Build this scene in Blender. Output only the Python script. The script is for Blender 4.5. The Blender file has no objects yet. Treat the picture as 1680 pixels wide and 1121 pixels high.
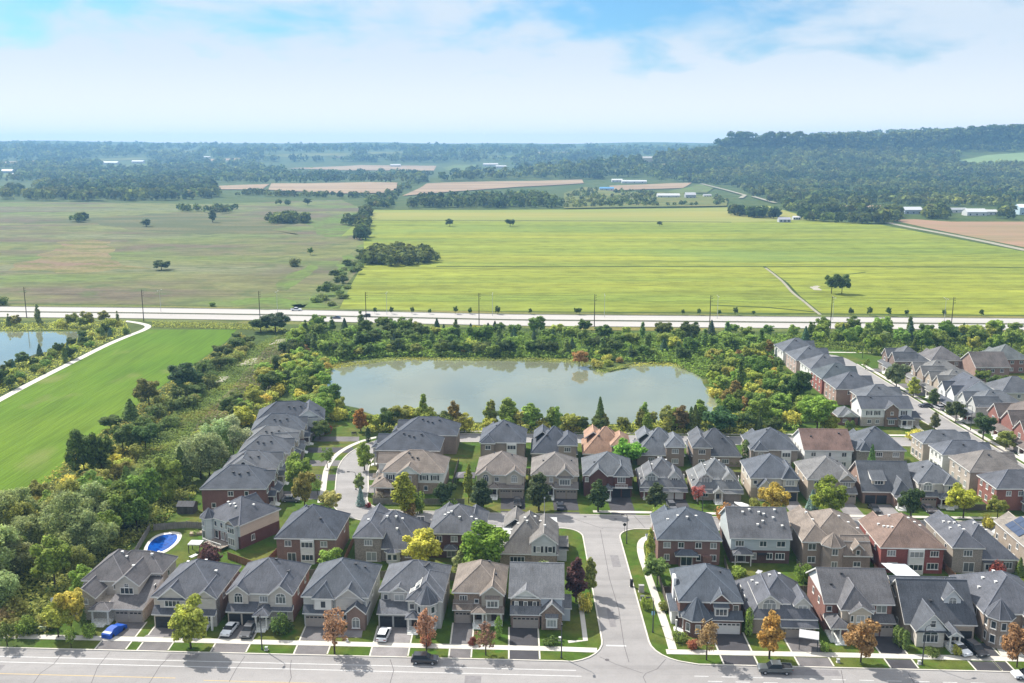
import bpy, bmesh, math, random
import numpy as np
from mathutils import Vector, Matrix
Rd = math.radians
sc = bpy.context.scene
COL = sc.collection

# ------------------------------------------------------------------ camera, sky, sun, exposure
F, HC, YH = 1560.0, 88.0, 243.0                 # focal length (in px of a 1680 wide frame), drone height, horizon row
PITCH = math.atan((560.5 - YH) / F)
cam_d = bpy.data.cameras.new("camera"); cam = bpy.data.objects.new("camera", cam_d); COL.objects.link(cam)
cam_d.sensor_width = 36; cam_d.lens = 36 * F / 1680; cam_d.clip_start = 1; cam_d.clip_end = 60000
cam.location = (0, 0, HC); cam.rotation_euler = (math.pi / 2 - PITCH, 0, 0); sc.camera = cam
sc.render.resolution_x, sc.render.resolution_y = 1024, 683
SKY_TINT = (.25, .47, .62, 1); CLOUD_AT = (10.81, 10.45, 5.01)
SUN_EL, SUN_AZ = Rd(44), math.atan2(-4.7, 4.3)   # azimuth from +Y, towards +X
world = bpy.data.worlds.new("World"); sc.world = world; world.use_nodes = True
nt = world.node_tree; nt.nodes.clear()
wo = nt.nodes.new("ShaderNodeOutputWorld"); bg = nt.nodes.new("ShaderNodeBackground")
sky = nt.nodes.new("ShaderNodeTexSky"); sky.sky_type = 'NISHITA'; sky.sun_disc = False
sky.sun_elevation = SUN_EL; sky.sun_rotation = SUN_AZ; sky.air_density = 1.0; sky.dust_density = 0.6; sky.ozone_density = 1.5
tc = nt.nodes.new("ShaderNodeTexCoord"); sep = nt.nodes.new("ShaderNodeSeparateXYZ")
nt.links.new(tc.outputs["Generated"], sep.inputs[0])
def wmath(op, a, b=None, c=None):
    n = nt.nodes.new("ShaderNodeMath"); n.operation = op
    for k, s in enumerate((a, b, c)):
        if s is None: continue
        if isinstance(s, (int, float)): n.inputs[k].default_value = s
        else: nt.links.new(s, n.inputs[k])
    return n.outputs[0]
cmb = nt.nodes.new("ShaderNodeVectorMath"); cmb.operation = 'MULTIPLY'; cmb.inputs[1].default_value = (1, 1, 2.6)   # clouds over the sky's own directions
nt.links.new(tc.outputs["Generated"], cmb.inputs[0])
def wnoise(scale, loc, detail, dist=0.0, st=(1, 1, 1)):
    mp = nt.nodes.new("ShaderNodeMapping"); mp.inputs["Location"].default_value = loc; mp.inputs["Scale"].default_value = st
    nt.links.new(cmb.outputs[0], mp.inputs[0])
    n = nt.nodes.new("ShaderNodeTexNoise"); n.inputs["Scale"].default_value = scale; n.inputs["Detail"].default_value = detail
    n.inputs["Roughness"].default_value = 0.55; n.inputs["Distortion"].default_value = dist
    nt.links.new(mp.outputs[0], n.inputs["Vector"]); return n.outputs["Fac"]
def wramp(s, a, b):
    n = nt.nodes.new("ShaderNodeMapRange"); n.interpolation_type = 'SMOOTHSTEP'
    n.inputs[1].default_value = a; n.inputs[2].default_value = b; nt.links.new(s, n.inputs[0]); return n.outputs[0]
clo = wramp(wmath('ADD', wmath('ADD', wnoise(4.6, CLOUD_AT, 4, 0.3), wmath('MULTIPLY', wmath('SUBTRACT', 0.10, wmath('MINIMUM', sep.outputs[2], 0.16)), 2.2)), wmath('MULTIPLY', wnoise(11, (8.2, 0.4, 0), 7, 0.4), 0.46)), 0.60, 0.86)
low = wramp(sep.outputs[2], 0.11, 0.0)          # the veil thickens towards the horizon
veil = wmath('MINIMUM', wmath('ADD', wmath('ADD', wmath('MULTIPLY', clo, .88), wmath('ADD', wmath('MULTIPLY', wramp(sep.outputs[2], 0.2, 0.4), 0.45), 0.06)), wmath('MULTIPLY', low, 0.95)), 0.97)
blue = nt.nodes.new("ShaderNodeMix"); blue.data_type = 'RGBA'; blue.blend_type = 'MULTIPLY'; blue.inputs[0].default_value = 1; blue.inputs[7].default_value = SKY_TINT
nt.links.new(sky.outputs[0], blue.inputs[6])
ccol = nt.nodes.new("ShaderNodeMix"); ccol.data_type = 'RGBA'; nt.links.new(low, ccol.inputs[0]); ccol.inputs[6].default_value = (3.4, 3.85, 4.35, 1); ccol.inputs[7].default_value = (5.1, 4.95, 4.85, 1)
high = wramp(sep.outputs[2], 0.18, 0.50)         # unseen clouds above the frame, brightened and whitened to add fill light
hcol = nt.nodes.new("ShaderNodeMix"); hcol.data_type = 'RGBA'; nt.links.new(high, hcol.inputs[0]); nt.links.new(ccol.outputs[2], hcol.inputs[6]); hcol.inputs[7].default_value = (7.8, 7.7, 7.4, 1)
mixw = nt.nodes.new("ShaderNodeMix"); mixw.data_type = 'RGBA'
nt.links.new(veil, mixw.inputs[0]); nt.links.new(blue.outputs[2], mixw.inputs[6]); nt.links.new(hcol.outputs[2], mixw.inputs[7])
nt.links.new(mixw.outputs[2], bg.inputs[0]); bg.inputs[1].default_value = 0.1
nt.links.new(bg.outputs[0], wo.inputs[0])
sun_d = bpy.data.lights.new("sun", 'SUN'); sun_d.energy = 3.8; sun_d.angle = Rd(0.5); sun_d.color = (1.0, 0.95, 0.86)
sun = bpy.data.objects.new("sun", sun_d); COL.objects.link(sun)
sdir = Vector((math.sin(SUN_AZ) * math.cos(SUN_EL), math.cos(SUN_AZ) * math.cos(SUN_EL), math.sin(SUN_EL)))
sun.rotation_euler = sdir.to_track_quat('Z', 'Y').to_euler(); sun.location = sdir * 400
vs = sc.view_settings; vs.view_transform = 'Standard'; vs.look = 'None'; vs.gamma = 1; vs.use_curve_mapping = False; vs.exposure = 1.14
sc.cycles.use_denoising = True
sc.cycles.max_bounces = 5; sc.cycles.diffuse_bounces = 3; sc.cycles.volume_bounces = 0; sc.cycles.transparent_max_bounces = 6

# ------------------------------------------------------------------ helpers: measuring the place
cp, sp = math.cos(PITCH), math.sin(PITCH)
def sstep(t):
    t = np.clip(t, 0, 1); return t * t * (3 - 2 * t)
def terrain(x, y):
    """height of the land: flat near the town, rising to far hills, with the escarpment on the right"""
    x = np.asarray(x, float); y = np.asarray(y, float)
    wob = 8 * np.sin(x * .0011 + 1.3) + 6 * np.sin(x * .0027 + y * .0006) + 4 * np.sin(x * .0061 + 2)
    ridge = 112 + 18 * sstep((-x - 300) / 2600) + wob * .8
    far = ridge * sstep((y - 2700) / 4300) + sstep((y - 2700) / 1500) * 7 * np.sin(y * .0045 + x * .001)
    ye = 3120 - (x - 720) * .12 + 34 * np.sin(x * .006) + 16 * np.sin(x * .017 + 1)
    xl = 705 + (y - 3200) * .22 + 22 * np.sin(y * .012)
    d = np.minimum(y - ye, x - xl)
    top = 122 + 2 * np.sin(x * .004 + .5) + 26 * sstep((x - 1150) / 900) + 9 * sstep((x - 1350) / 120)
    pr = np.where(d > 0, 1.0, np.where(d > -26, 1 + d / 26 * .36, .64 * np.clip(1 + (d + 26) / 1050, 0, 1) ** 1.75))
    return np.maximum(far, top * pr)
def U(px, py, z=0.0):
    """photo position -> point of the place at height z"""
    a = (px - 840) / F; b = (560.5 - py) / F
    dy, dz = cp + b * sp, -sp + b * cp
    t = (z - HC) / dz
    return (a * t, dy * t)
def UT(px, py):
    """photo position -> point on the land"""
    a = (px - 840) / F; b = (560.5 - py) / F
    dy, dz = cp + b * sp, -sp + b * cp
    t = max(200.0, -HC / dz * .999 if dz < 0 and -HC / dz < 2000 else 2000.0)
    while t < 9000:
        if HC + dz * t <= float(terrain(a * t, dy * t)): break
        t *= 1.004
    return (a * t, dy * t, float(terrain(a * t, dy * t)))

# ------------------------------------------------------------------ materials
def lin(r, g, b, k=1.0):
    f = lambda c: (c / 255 / 12.92) if c < 10 else ((c / 255 + .055) / 1.055) ** 2.4
    return (f(r) * k, f(g) * k, f(b) * k, 1)
def mat(name, c1, layers=(), rough=.85, spec=.25, objcol=False, bump=None, trans=0, island=0, metal=0, coat=0, objrand=None):
    """layers: (scale, stretch, colour, lo, hi) mixed in turn by noise over the object's own coordinates"""
    m = bpy.data.materials.new(name); m.use_nodes = True; t = m.node_tree; N = t.nodes; Lk = t.links
    p = N["Principled BSDF"]; out = N["Material Output"]
    p.inputs["Roughness"].default_value = rough; p.inputs["Specular IOR Level"].default_value = spec; p.inputs["Metallic"].default_value = metal
    if coat: p.inputs["Coat Weight"].default_value = coat
    co = N.new("ShaderNodeTexCoord").outputs["Object"]
    cur = N.new("ShaderNodeRGB"); cur.outputs[0].default_value = c1; cur = cur.outputs[0]
    oi = N.new("ShaderNodeObjectInfo")
    def mix(a, b, fac, mode='MIX'):
        n = N.new("ShaderNodeMix"); n.data_type = 'RGBA'; n.blend_type = mode
        for s, i in ((fac, 0), (a, 6), (b, 7)):
            if isinstance(s, (int, float, tuple)): n.inputs[i].default_value = s
            else: Lk.new(s, n.inputs[i])
        return n.outputs[2]
    def noise(scale, st, det=5):
        mp = N.new("ShaderNodeMapping"); mp.inputs["Scale"].default_value = st[:3]
        if len(st) > 3: mp.inputs["Rotation"].default_value = (0, 0, Rd(st[3]))
        Lk.new(co, mp.inputs[0])
        n = N.new("ShaderNodeTexNoise"); n.inputs["Scale"].default_value = scale; n.inputs["Detail"].default_value = det
        Lk.new(mp.outputs[0], n.inputs["Vector"]); return n.outputs["Fac"]
    if objcol: cur = mix(cur, oi.outputs["Color"], 1.0, 'MULTIPLY')
    for (s, st, c, lo, hi) in layers:
        r = N.new("ShaderNodeMapRange"); r.inputs[1].default_value = lo; r.inputs[2].default_value = hi; Lk.new(noise(s, st), r.inputs[0])
        cur = mix(cur, mix(cur, c[1], 1.0, 'MULTIPLY') if c[0] == 'x' else c, r.outputs[0])
    if objrand:
        r = N.new("ShaderNodeMapRange"); r.inputs[1].default_value = objrand[1]; r.inputs[2].default_value = 1; Lk.new(oi.outputs["Random"], r.inputs[0])
        cur = mix(cur, objrand[0], r.outputs[0])
    if island:
        g = N.new("ShaderNodeNewGeometry"); r = N.new("ShaderNodeMapRange"); r.inputs[3].default_value = 1 - island; r.inputs[4].default_value = 1 + island
        Lk.new(g.outputs["Random Per Island"], r.inputs[0])
        hs = N.new("ShaderNodeHueSaturation"); Lk.new(r.outputs[0], hs.inputs["Value"]); Lk.new(cur, hs.inputs["Color"])
        r2 = N.new("ShaderNodeMapRange"); r2.inputs[3].default_value = .487; r2.inputs[4].default_value = .513; Lk.new(oi.outputs["Random"], r2.inputs[0]); Lk.new(r2.outputs[0], hs.inputs["Hue"])
        cur = hs.outputs[0]
    Lk.new(cur, p.inputs["Base Color"])
    if bump:
        b = N.new("ShaderNodeBump"); b.inputs["Strength"].default_value = bump[2]; b.inputs["Distance"].default_value = bump[3] if len(bump) > 3 else .1
        Lk.new(noise(bump[0], bump[1]), b.inputs["Height"]); Lk.new(b.outputs[0], p.inputs["Normal"])
    if trans:
        tr = N.new("ShaderNodeBsdfTranslucent"); Lk.new(cur, tr.inputs[0]); ms = N.new("ShaderNodeMixShader"); ms.inputs[0].default_value = trans
        Lk.new(p.outputs[0], ms.inputs[1]); Lk.new(tr.outputs[0], ms.inputs[2]); Lk.new(ms.outputs[0], out.inputs[0])
    return m
I3 = (1, 1, 1)
def X(k): return ('x', (k, k, k, 1))
M = {}
M['shingle'] = mat('shingle', (1, 1, 1, 1), [(.35, I3, X(.72), .42, .66), (1.6, (3, .35, .35), X(.76), .45, .7), (7, (1, 1, 2.5), X(.62), .42, .62), (5, (.5, .5, 2), X(1.25), .55, .75)], rough=.8, spec=.25, objcol=True)
M['ridge'] = mat('ridge', (1.5, 1.5, 1.5, 1), [(2, I3, X(.8), .4, .65)], rough=.85, spec=.2, objcol=True)  # cap colour raised above the shingles to imitate lit hip edges
M['brick'] = mat('brick', (1, 1, 1, 1), [(.5, I3, X(.85), .4, .65), (6, (1, 1, 3), X(.72), .45, .6), (9, (1, 1, 2), X(1.25), .55, .72)], rough=.9, objcol=True)
M['siding'] = mat('siding', (1, 1, 1, 1), [(.4, I3, X(.93), .4, .65), (5, (.1, .1, 3), X(.86), .45, .6)], rough=.7, objcol=True)
M['stone'] = mat('stone', (1, 1, 1, 1), [(3, (1, 1, 1.6), X(.7), .42, .6), (5, (1, 1, 2), X(1.2), .55, .7)], rough=.9, objcol=True)
M['trim'] = mat('trim', lin(238, 236, 232, .78), [(2, I3, X(.9), .4, .7)], rough=.6)
M['paint'] = mat('paint', (1, 1, 1, 1), [(1.5, I3, X(.92), .4, .7)], rough=.55, objcol=True)
M['glass'] = mat('glass', (.035, .045, .055, 1), [], rough=.08, spec=.6, objrand=((.34, .35, .35, 1), .45))
M['dark'] = mat('dark', (.02, .02, .022, 1), rough=.6)
M['metal'] = mat('metal', lin(70, 72, 76), rough=.5, metal=.3)
M['pale_metal'] = mat('pale_metal', lin(190, 192, 195, .8), rough=.5, metal=.2)
M['wood'] = mat('wood', (1, 1, 1, 1), [(2.5, (3, 3, .3), X(.65), .4, .65), (.6, I3, X(.8), .4, .6)], rough=.85, objcol=True)
M['asphalt'] = mat('asphalt', lin(202, 198, 197, .47), [(.09, (.25, 1.5, 1), X(.86), .4, .65), (.5, I3, X(.93), .4, .65), (4, I3, X(.84), .5, .75), (.25, (.06, 2.2, 1), X(.88), .5, .66)], rough=.9)
M['asphalt_drive'] = mat('asphalt_drive', (1, 1, 1, 1), [(.35, I3, X(.75), .4, .65), (5, I3, X(.8), .45, .7)], rough=.9, objcol=True)
M['concrete'] = mat('concrete', lin(232, 226, 216, .64), [(.4, I3, X(.88), .4, .65), (4, I3, X(.9), .5, .7)], rough=.85)
M['white_line'] = mat('white_line', lin(244, 244, 244, .56), [(3, I3, X(.75), .5, .75)], rough=.7)
M['yellow_line'] = mat('yellow_line', lin(232, 204, 150, .52), [(3, I3, X(.8), .5, .75)], rough=.7)
M['crack'] = mat('crack', lin(120, 115, 118, .5), rough=.8)
M['lawn'] = mat('lawn', lin(102, 132, 48, .46), [(.07, I3, lin(142, 142, 72, .48), .45, .68), (.5, I3, X(.72), .4, .65), (3, I3, X(.75), .45, .7), (.3, I3, lin(86, 128, 40, .5), .55, .7)], rough=.95, spec=.1)
M['land'] = mat('land', lin(116, 132, 66, .45), [(.02, I3, lin(98, 122, 56, .45), .4, .6), (.15, I3, X(.7), .4, .65), (1.5, I3, X(.75), .45, .7)], rough=.95, spec=.1)
M['park'] = mat('park', lin(118, 160, 34, .47), [(.012, (1, 1, 1), lin(134, 168, 44, .47), .42, .62), (.55, (2.6, .07, 1, 44), X(.76), .42, .62), (.09, (2, .25, 1, 44), X(.84), .45, .65), (.05, (1, .6, 1, 40), lin(156, 164, 90, .46), .60, .78), (2.2, I3, X(.8), .45, .7)], rough=.95, spec=.1, bump=(.8, (2.2, .15, 1, 44), .6, .3))
M['soy'] = mat('soy', lin(176, 190, 78, .56), [(.005, (.16, 1.0, 1), lin(196, 198, 76, .6), .42, .66), (.014, (.12, 1.2, 1), lin(150, 174, 76, .53), .46, .72), (.035, (.1, 1, 1), X(.86), .45, .62), (.09, (.05, 1, 1), X(.80), .42, .6), (.06, (.5, 1, 1), X(.86), .46, .6), (.16, (.5, 1, 1), X(.78), .46, .62), (.5, (.03, 1, 1), X(.8), .45, .62), (.004, (.4, .9, 1), lin(136, 166, 88, .5), .54, .68), (.7, I3, X(.84), .45, .7)], rough=.95, spec=.08)
M['meadow'] = mat('meadow', lin(152, 157, 96, .52), [(.006, (.8, 1.6, 1), lin(150, 138, 112, .44), .44, .58), (.009, (.5, 1.4, 1), lin(146, 166, 92, .46), .5, .66), (.004, (.4, 2.4, 1), lin(160, 164, 122, .46), .55, .68), (.03, (.5, 1.2, 1), X(.84), .45, .62), (.15, (.35, 1, 1), X(.74), .42, .62), (.05, (.8, 1, 1), lin(120, 132, 84, .44), .54, .66), (.6, (.5, 1, 1), X(.78), .45, .68)], rough=.95, spec=.08)
M['ochre'] = mat('ochre', lin(172, 160, 110, .46), [(.02, (.6, 1.2, 1), lin(170, 144, 118, .46), .45, .6), (.05, (.6, 1, 1), lin(140, 142, 84, .46), .46, .6), (.3, I3, X(.75), .42, .65)], rough=.95, spec=.08)
M['verge'] = mat('verge', lin(140, 152, 84, .46), [(.03, (.3, 1, 1), lin(172, 162, 92, .46), .45, .65), (.1, (.3, 1, 1), lin(100, 120, 60, .46), .5, .65), (.6, I3, X(.72), .42, .65)], rough=.95, spec=.08)
M['green_strip'] = mat('green_strip', lin(138, 164, 82, .46), [(.03, I3, lin(138, 144, 92, .46), .42, .6), (.1, (.6, 1, 1), X(.8), .45, .6), (.2, I3, X(.78), .42, .62)], rough=.95, spec=.08)
M['tan_field'] = mat('tan_field', lin(205, 178, 145, .5), [(.01, (.3, 1.5, 1), lin(186, 160, 132, .5), .42, .6), (.08, (.1, 1, 1), X(.88), .42, .62)], rough=.95, spec=.08)
M['olive_marsh'] = mat('olive_marsh', lin(104, 124, 58, .46), [(.05, I3, lin(146, 142, 62, .46), .5, .64), (.04, (1.3, .8, 1), lin(118, 112, 92, .46), .56, .68), (.6, I3, X(.65), .4, .65), (.09, I3, lin(92, 116, 58, .42), .52, .66)], rough=.95, spec=.1)
M['silt'] = mat('silt', lin(216, 206, 186, .52), [(.3, I3, X(.82), .4, .65)], rough=.6)
M['gravel'] = mat('gravel', lin(200, 194, 170, .46), [(.4, I3, X(.85), .4, .65)], rough=.9)
def water(name, c, bs):
    m = mat(name, c, [(.02, I3, X(.8), .4, .65)], rough=.03, spec=.5, bump=(bs, (.5, 1.6, 1), .09, .05))
    m.node_tree.nodes["Principled BSDF"].inputs["IOR"].default_value = 1.75; return m
M['pond_water'] = water('pond_water', lin(166, 172, 142, .47), .9)
M['pool_water'] = mat('pool_water', lin(20, 92, 190, .6), [(1.2, I3, lin(30, 70, 160, .5), .45, .65)], rough=.05, spec=.5)
M['foliage'] = mat('foliage', (1, 1, 1, 1), [(.45, I3, X(.72), .4, .62), (.8, I3, ('x', (1.25, 1.12, .8, 1)), .52, .7)], rough=.75, spec=.2, objcol=True, trans=.5, island=.55)
M['foliage_mass'] = mat('foliage_mass', (1, 1, 1, 1), [(.45, I3, X(.72), .4, .62)], rough=.75, spec=.2, trans=.5, island=.5)
M['reed'] = mat('reed', (1, 1, 1, 1), [(.08, I3, X(.7), .4, .6), (.05, I3, ('x', (1.3, 1.1, .9, 1)), .5, .65)], rough=.8, spec=.15, objcol=True, trans=.3, island=.25)
M['needles'] = mat('needles', (1, 1, 1, 1), [(.8, I3, X(.75), .4, .62)], rough=.8, spec=.15, objcol=True, trans=.12, island=.35)
M['bark'] = mat('bark', lin(96, 84, 72, .5), [(4, (1, 1, .3), X(.6), .4, .65)], rough=.95)
M['far_wood'] = mat('far_wood', lin(92, 116, 60, .7), [(.005, I3, lin(134, 146, 76, .75), .42, .62), (.03, I3, X(.55), .42, .6), (.05, I3, lin(140, 134, 78, .52), .58, .72)], rough=.85, spec=.1, trans=.35, island=.45)

for _n in ('far_wood', 'foliage_mass'):
    _t = M[_n].node_tree; _a = _t.nodes.new("ShaderNodeAttribute"); _a.attribute_name = 'tone'
    _p = _t.nodes["Principled BSDF"]; _src = _p.inputs["Base Color"].links[0].from_socket
    _m = _t.nodes.new("ShaderNodeMix"); _m.data_type = 'RGBA'; _m.blend_type = 'MULTIPLY'; _m.inputs[0].default_value = 1; _t.links.new(_src, _m.inputs[6]); _t.links.new(_a.outputs["Color"], _m.inputs[7])
    for _l in list(_t.links):
        if _l.from_socket == _src and _l.to_node != _m: _s = _l.to_socket; _t.links.remove(_l); _t.links.new(_m.outputs[2], _s)
# ------------------------------------------------------------------ mesh helpers
class MB:
    def __init__(s): s.v = []; s.f = []; s.m = []
    def face(s, pts, m=0):
        i = len(s.v); s.v += [tuple(p) for p in pts]; s.f.append(tuple(range(i, i + len(pts)))); s.m.append(m); return s
    def prism(s, xy, z0, z1, m=0, mt=None, bottom=True):
        n = len(xy); a = sum(xy[k][0] * xy[(k + 1) % n][1] - xy[(k + 1) % n][0] * xy[k][1] for k in range(n))
        if a < 0: xy = xy[::-1]
        s.face([(x, y, z1) for x, y in xy], m if mt is None else mt)
        if bottom: s.face([(x, y, z0) for x, y in xy[::-1]], m)
        for k in range(n):
            (x0, y0), (x1, y1) = xy[k], xy[(k + 1) % n]
            s.face([(x0, y0, z0), (x1, y1, z0), (x1, y1, z1), (x0, y0, z1)], m)
        return s
    def box(s, x0, x1, y0, y1, z0, z1, m=0, mt=None): return s.prism([(x0, y0), (x1, y0), (x1, y1), (x0, y1)], z0, z1, m, mt)
    def tube(s, p0, p1, r0, r1, n=8, m=0, cap=True):
        p0, p1 = Vector(p0), Vector(p1); d = (p1 - p0).normalized()
        u = d.orthogonal().normalized(); w = d.cross(u)
        a = [p0 + (u * math.cos(6.2832 * k / n) + w * math.sin(6.2832 * k / n)) * r0 for k in range(n)]
        b = [p1 + (u * math.cos(6.2832 * k / n) + w * math.sin(6.2832 * k / n)) * r1 for k in range(n)]
        for k in range(n): s.face([a[k], a[(k + 1) % n], b[(k + 1) % n], b[k]], m)
        if cap: s.face(b, m); s.face(a[::-1], m)
        return s
    def mesh(s, name, mats):
        me = bpy.data.meshes.new(name); me.from_pydata(s.v, [], s.f)
        for q in mats: me.materials.append(q)
        me.polygons.foreach_set('material_index', s.m); me.update(); return me
    def build(s, name, mats, parent=None, color=None):
        return link(name, s.mesh(name, mats if isinstance(mats, (list, tuple)) else [mats]), parent, color)
def link(name, data, parent=None, color=None):
    o = bpy.data.objects.new(name, data); COL.objects.link(o)
    if parent is not None: o.parent = parent
    if color is not None: o.color = (color[0], color[1], color[2], 1)
    return o
def tag(o, label=None, cat=None, group=None, kind=None):
    for k, q in (('label', label), ('category', cat), ('group', group), ('kind', kind)):
        if q: o[k] = q
    return o
def empty(name, loc, rz=0.0):
    o = bpy.data.objects.new(name, None); COL.objects.link(o); o.location = loc; o.rotation_euler = (0, 0, rz); o.empty_display_size = .5; return o
def children(o): return [c for c in COL.objects if c.parent == o]
def np_mesh(name, V_, F_, mats):
    me = bpy.data.meshes.new(name); n = len(F_); k = F_.shape[1]
    me.vertices.add(len(V_)); me.vertices.foreach_set('co', V_.astype(np.float32).ravel())
    me.loops.add(n * k); me.loops.foreach_set('vertex_index', F_.astype(np.int32).ravel())
    me.polygons.add(n); me.polygons.foreach_set('loop_start', np.arange(0, n * k, k, dtype=np.int32))
    for q in mats: me.materials.append(q)
    me.update(calc_edges=True); return me
def sheet(name, pts, z, m, drape=False, label=None, color=None):
    """a flat area of the setting, from a ring of ground points"""
    bm = bmesh.new(); f = bm.faces.new([bm.verts.new((p[0], p[1], 0)) for p in pts])
    bmesh.ops.triangulate(bm, faces=[f])
    if drape:
        for _ in range(4): bmesh.ops.subdivide_edges(bm, edges=[e for e in bm.edges if e.calc_length() > 90], cuts=1, use_grid_fill=True); bmesh.ops.triangulate(bm, faces=bm.faces[:])
    for v in bm.verts: v.co.z = z + (float(terrain(v.co.x, v.co.y)) if drape else 0)
    bmesh.ops.recalc_face_normals(bm, faces=bm.faces[:])
    if bm.faces and sum(f.normal.z for f in bm.faces) < 0: bmesh.ops.reverse_faces(bm, faces=bm.faces[:])
    me = bpy.data.meshes.new(name); bm.to_mesh(me); bm.free(); me.materials.append(m)
    return tag(link(name, me, None, color), label, None, None, 'structure')
def rough(ring, amp, seed=1, n=3):
    r = random.Random(seed)
    for k in range(n):
        q = []
        for a, b in zip(ring, ring[1:] + ring[:1]): q += [a, ((a[0] + b[0]) / 2 + r.uniform(-1, 1) * amp, (a[1] + b[1]) / 2 + r.uniform(-1, 1) * amp)]
        ring = q; amp *= .55
    return ring
def offs(pts, d):
    out = []
    for k, p in enumerate(pts):
        a = Vector(pts[max(k - 1, 0)][:2]); b = Vector(pts[min(k + 1, len(pts) - 1)][:2]); t = (b - a).normalized()
        out.append((p[0] - t.y * d, p[1] + t.x * d))
    return out
def smooth(pts, n=2):
    for _ in range(n):
        q = [pts[0]]
        for a, b in zip(pts[:-1], pts[1:]): q += [(a[0] * .75 + b[0] * .25, a[1] * .75 + b[1] * .25), (a[0] * .25 + b[0] * .75, a[1] * .25 + b[1] * .75)]
        pts = q + [pts[-1]]
    return pts
def ribbon(name, pts, w0, w1, z, m, h=0, drape=False, obj=None):
    """a strip along a line, from offset w0 to w1, as a sheet or (h > 0) a low solid"""
    A, B = offs(pts, w0), offs(pts, w1); mb = obj or MB()
    zz_ = lambda p: z + (float(terrain(p[0], p[1])) if drape else 0)
    for k in range(len(pts) - 1):
        q = [A[k], A[k + 1], B[k + 1], B[k]]
        if h: mb.prism(q, zz_(q[0]), z + h)
        else:
            if w0 > w1: q = q[::-1]
            mb.face([(p[0], p[1], zz_(p)) for p in q][::1])
    if obj: return mb
    return tag(mb.build(name, m), None, None, None, 'structure')

# ------------------------------------------------------------------ the land
def axis(a): return np.array(sorted(set(a)), float)
gx = axis([-300, -150, 0, 150, 300, 450, 600] + [round(v) for v in np.linspace(-5200, 5200, 150)] + list(range(600, 2240, 28))); gy = axis([-400, -200, 0, 200, 400, 900, 1500, 1900] + [round(v) for v in np.linspace(2000, 8600, 150)] + list(range(2940, 3320, 13)))
GX, GY = np.meshgrid(gx, gy); GZ = terrain(GX, GY); nx, ny = len(gx), len(gy)
ii = (np.arange(ny - 1)[:, None] * nx + np.arange(nx - 1)[None, :]).ravel()
# the land has two holes where the ponds lie lower: they are cut as sunken sheets instead, so the land is one sheet
tag(link('ground', np_mesh('ground', np.stack([GX.ravel(), GY.ravel(), GZ.ravel()], 1), np.stack([ii, ii + 1, ii + nx + 1, ii + nx], 1), [M['land']])), None, None, None, 'structure')
P = lambda *q: [U(a, b) for a, b in q]
YAW = math.atan2(-7.7, 168.3)                     # the town's street grid is turned a little
def W(x, y): return (x, y + (x - 0) * math.tan(YAW))   # along-street coordinates: y is the distance at x = 0
# lawns under the town
sheet('lawn_ground', [W(-86, 151.5), W(215, 151.5), (215, 420), (100, 420), (104, 300), (60, 290), (-12, 290), (-50, 292), (-56, 305), (-84, 304), (-82, 240), (-90, 210)], .012, M['lawn'])
# fields
sheet('park_field', P((245, 541), (388, 541), (372, 560), (330, 590), (288, 618), (240, 652), (190, 697), (120, 742), (98, 782), (30, 818)) + [(-135, 217), (-150, 217), (-330, 290)] + P((-150, 712), (0, 655), (50, 628), (112, 597), (175, 565), (215, 550)), .02, M['park'])
sheet('meadow', P((-500, 495), (-500, 333), (0, 332), (60, 331), (180, 333), (330, 335), (560, 328), (602, 346), (598, 385), (590, 440), (566, 470), (552, 503), (420, 504), (240, 500), (0, 498)), .03, M['meadow'])
sheet('ochre_patch', rough(P((12, 444), (70, 422), (92, 398), (150, 392), (190, 408), (245, 440), (180, 442), (90, 447)), 14), .06, M['ochre'])
for q in (P((500, 505), (548, 455), (560, 420), (596, 400), (588, 440), (562, 470), (552, 505)), P((455, 472), (505, 432), (520, 436), (470, 478)), P((490, 365), (560, 352), (600, 348), (598, 384), (565, 392), (520, 385)), P((375, 505), (400, 488), (470, 490), (500, 500), (495, 507))):
    sheet('green_strip', rough(q, 9, 3), .07, M['green_strip'])
sheet('dark_meadow', rough(P((40, 368), (130, 358), (300, 348), (470, 372), (490, 386), (380, 384), (270, 383), (160, 366)), 20, 5), .065, mat('reed_field', lin(116, 124, 84, .46), [(.02, (.4, 1.3, 1), lin(142, 138, 96, .46), .45, .62), (.3, I3, X(.8), .42, .65)], rough=.95, spec=.08))
sheet('soy_field', P((556, 509), (575, 470), (592, 440), (598, 418), (596, 395), (588, 385), (560, 388), (600, 352), (612, 345), (800, 345), (1030, 343), (1180, 341), (1262, 338), (1300, 349), (1345, 362), (1440, 368), (1520, 383), (1680, 413), (1800, 436), (1800, 519), (1680, 517), (1300, 514), (840, 511)), .09, M['soy'])
sheet('far_soy_strip', P((612, 346), (1030, 344), (1262, 339), (1300, 350), (1345, 361), (1180, 366), (600, 362)), .13, mat('pale_soy', lin(168, 178, 96, .5), [(.006, (.12, 1, 1), lin(186, 182, 100, .5), .42, .6), (.1, (.05, 1, 1), X(.85), .42, .62)], rough=.95, spec=.08))
dk = mat('ditch_grass', lin(92, 112, 52, .42), [(.1, (.3, 1, 1), X(.7), .4, .62)], rough=.95, spec=.08)
for pts, w in ((P((716, 437.5), (900, 438), (1250, 437.5), (1680, 439), (1800, 439)), 4.2), (P((600, 361.5), (800, 362), (1000, 363), (1200, 365)), 8), (P((1165, 501), (1260, 505), (1335, 512)), 2.5), (P((1380, 452), (1420, 447)), 2), (P((1254, 438), (1290, 465), (1310, 487), (1345, 516)), 2.6)):
    ribbon('ditch', pts, -w / 2, w / 2, .16, dk)
ribbon('farm_track', smooth(P((1256, 440), (1276, 455), (1288, 466), (1300, 481), (1318, 494), (1334, 508), (1346, 517))), -1.0, .8, .2, M['gravel'])
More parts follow.
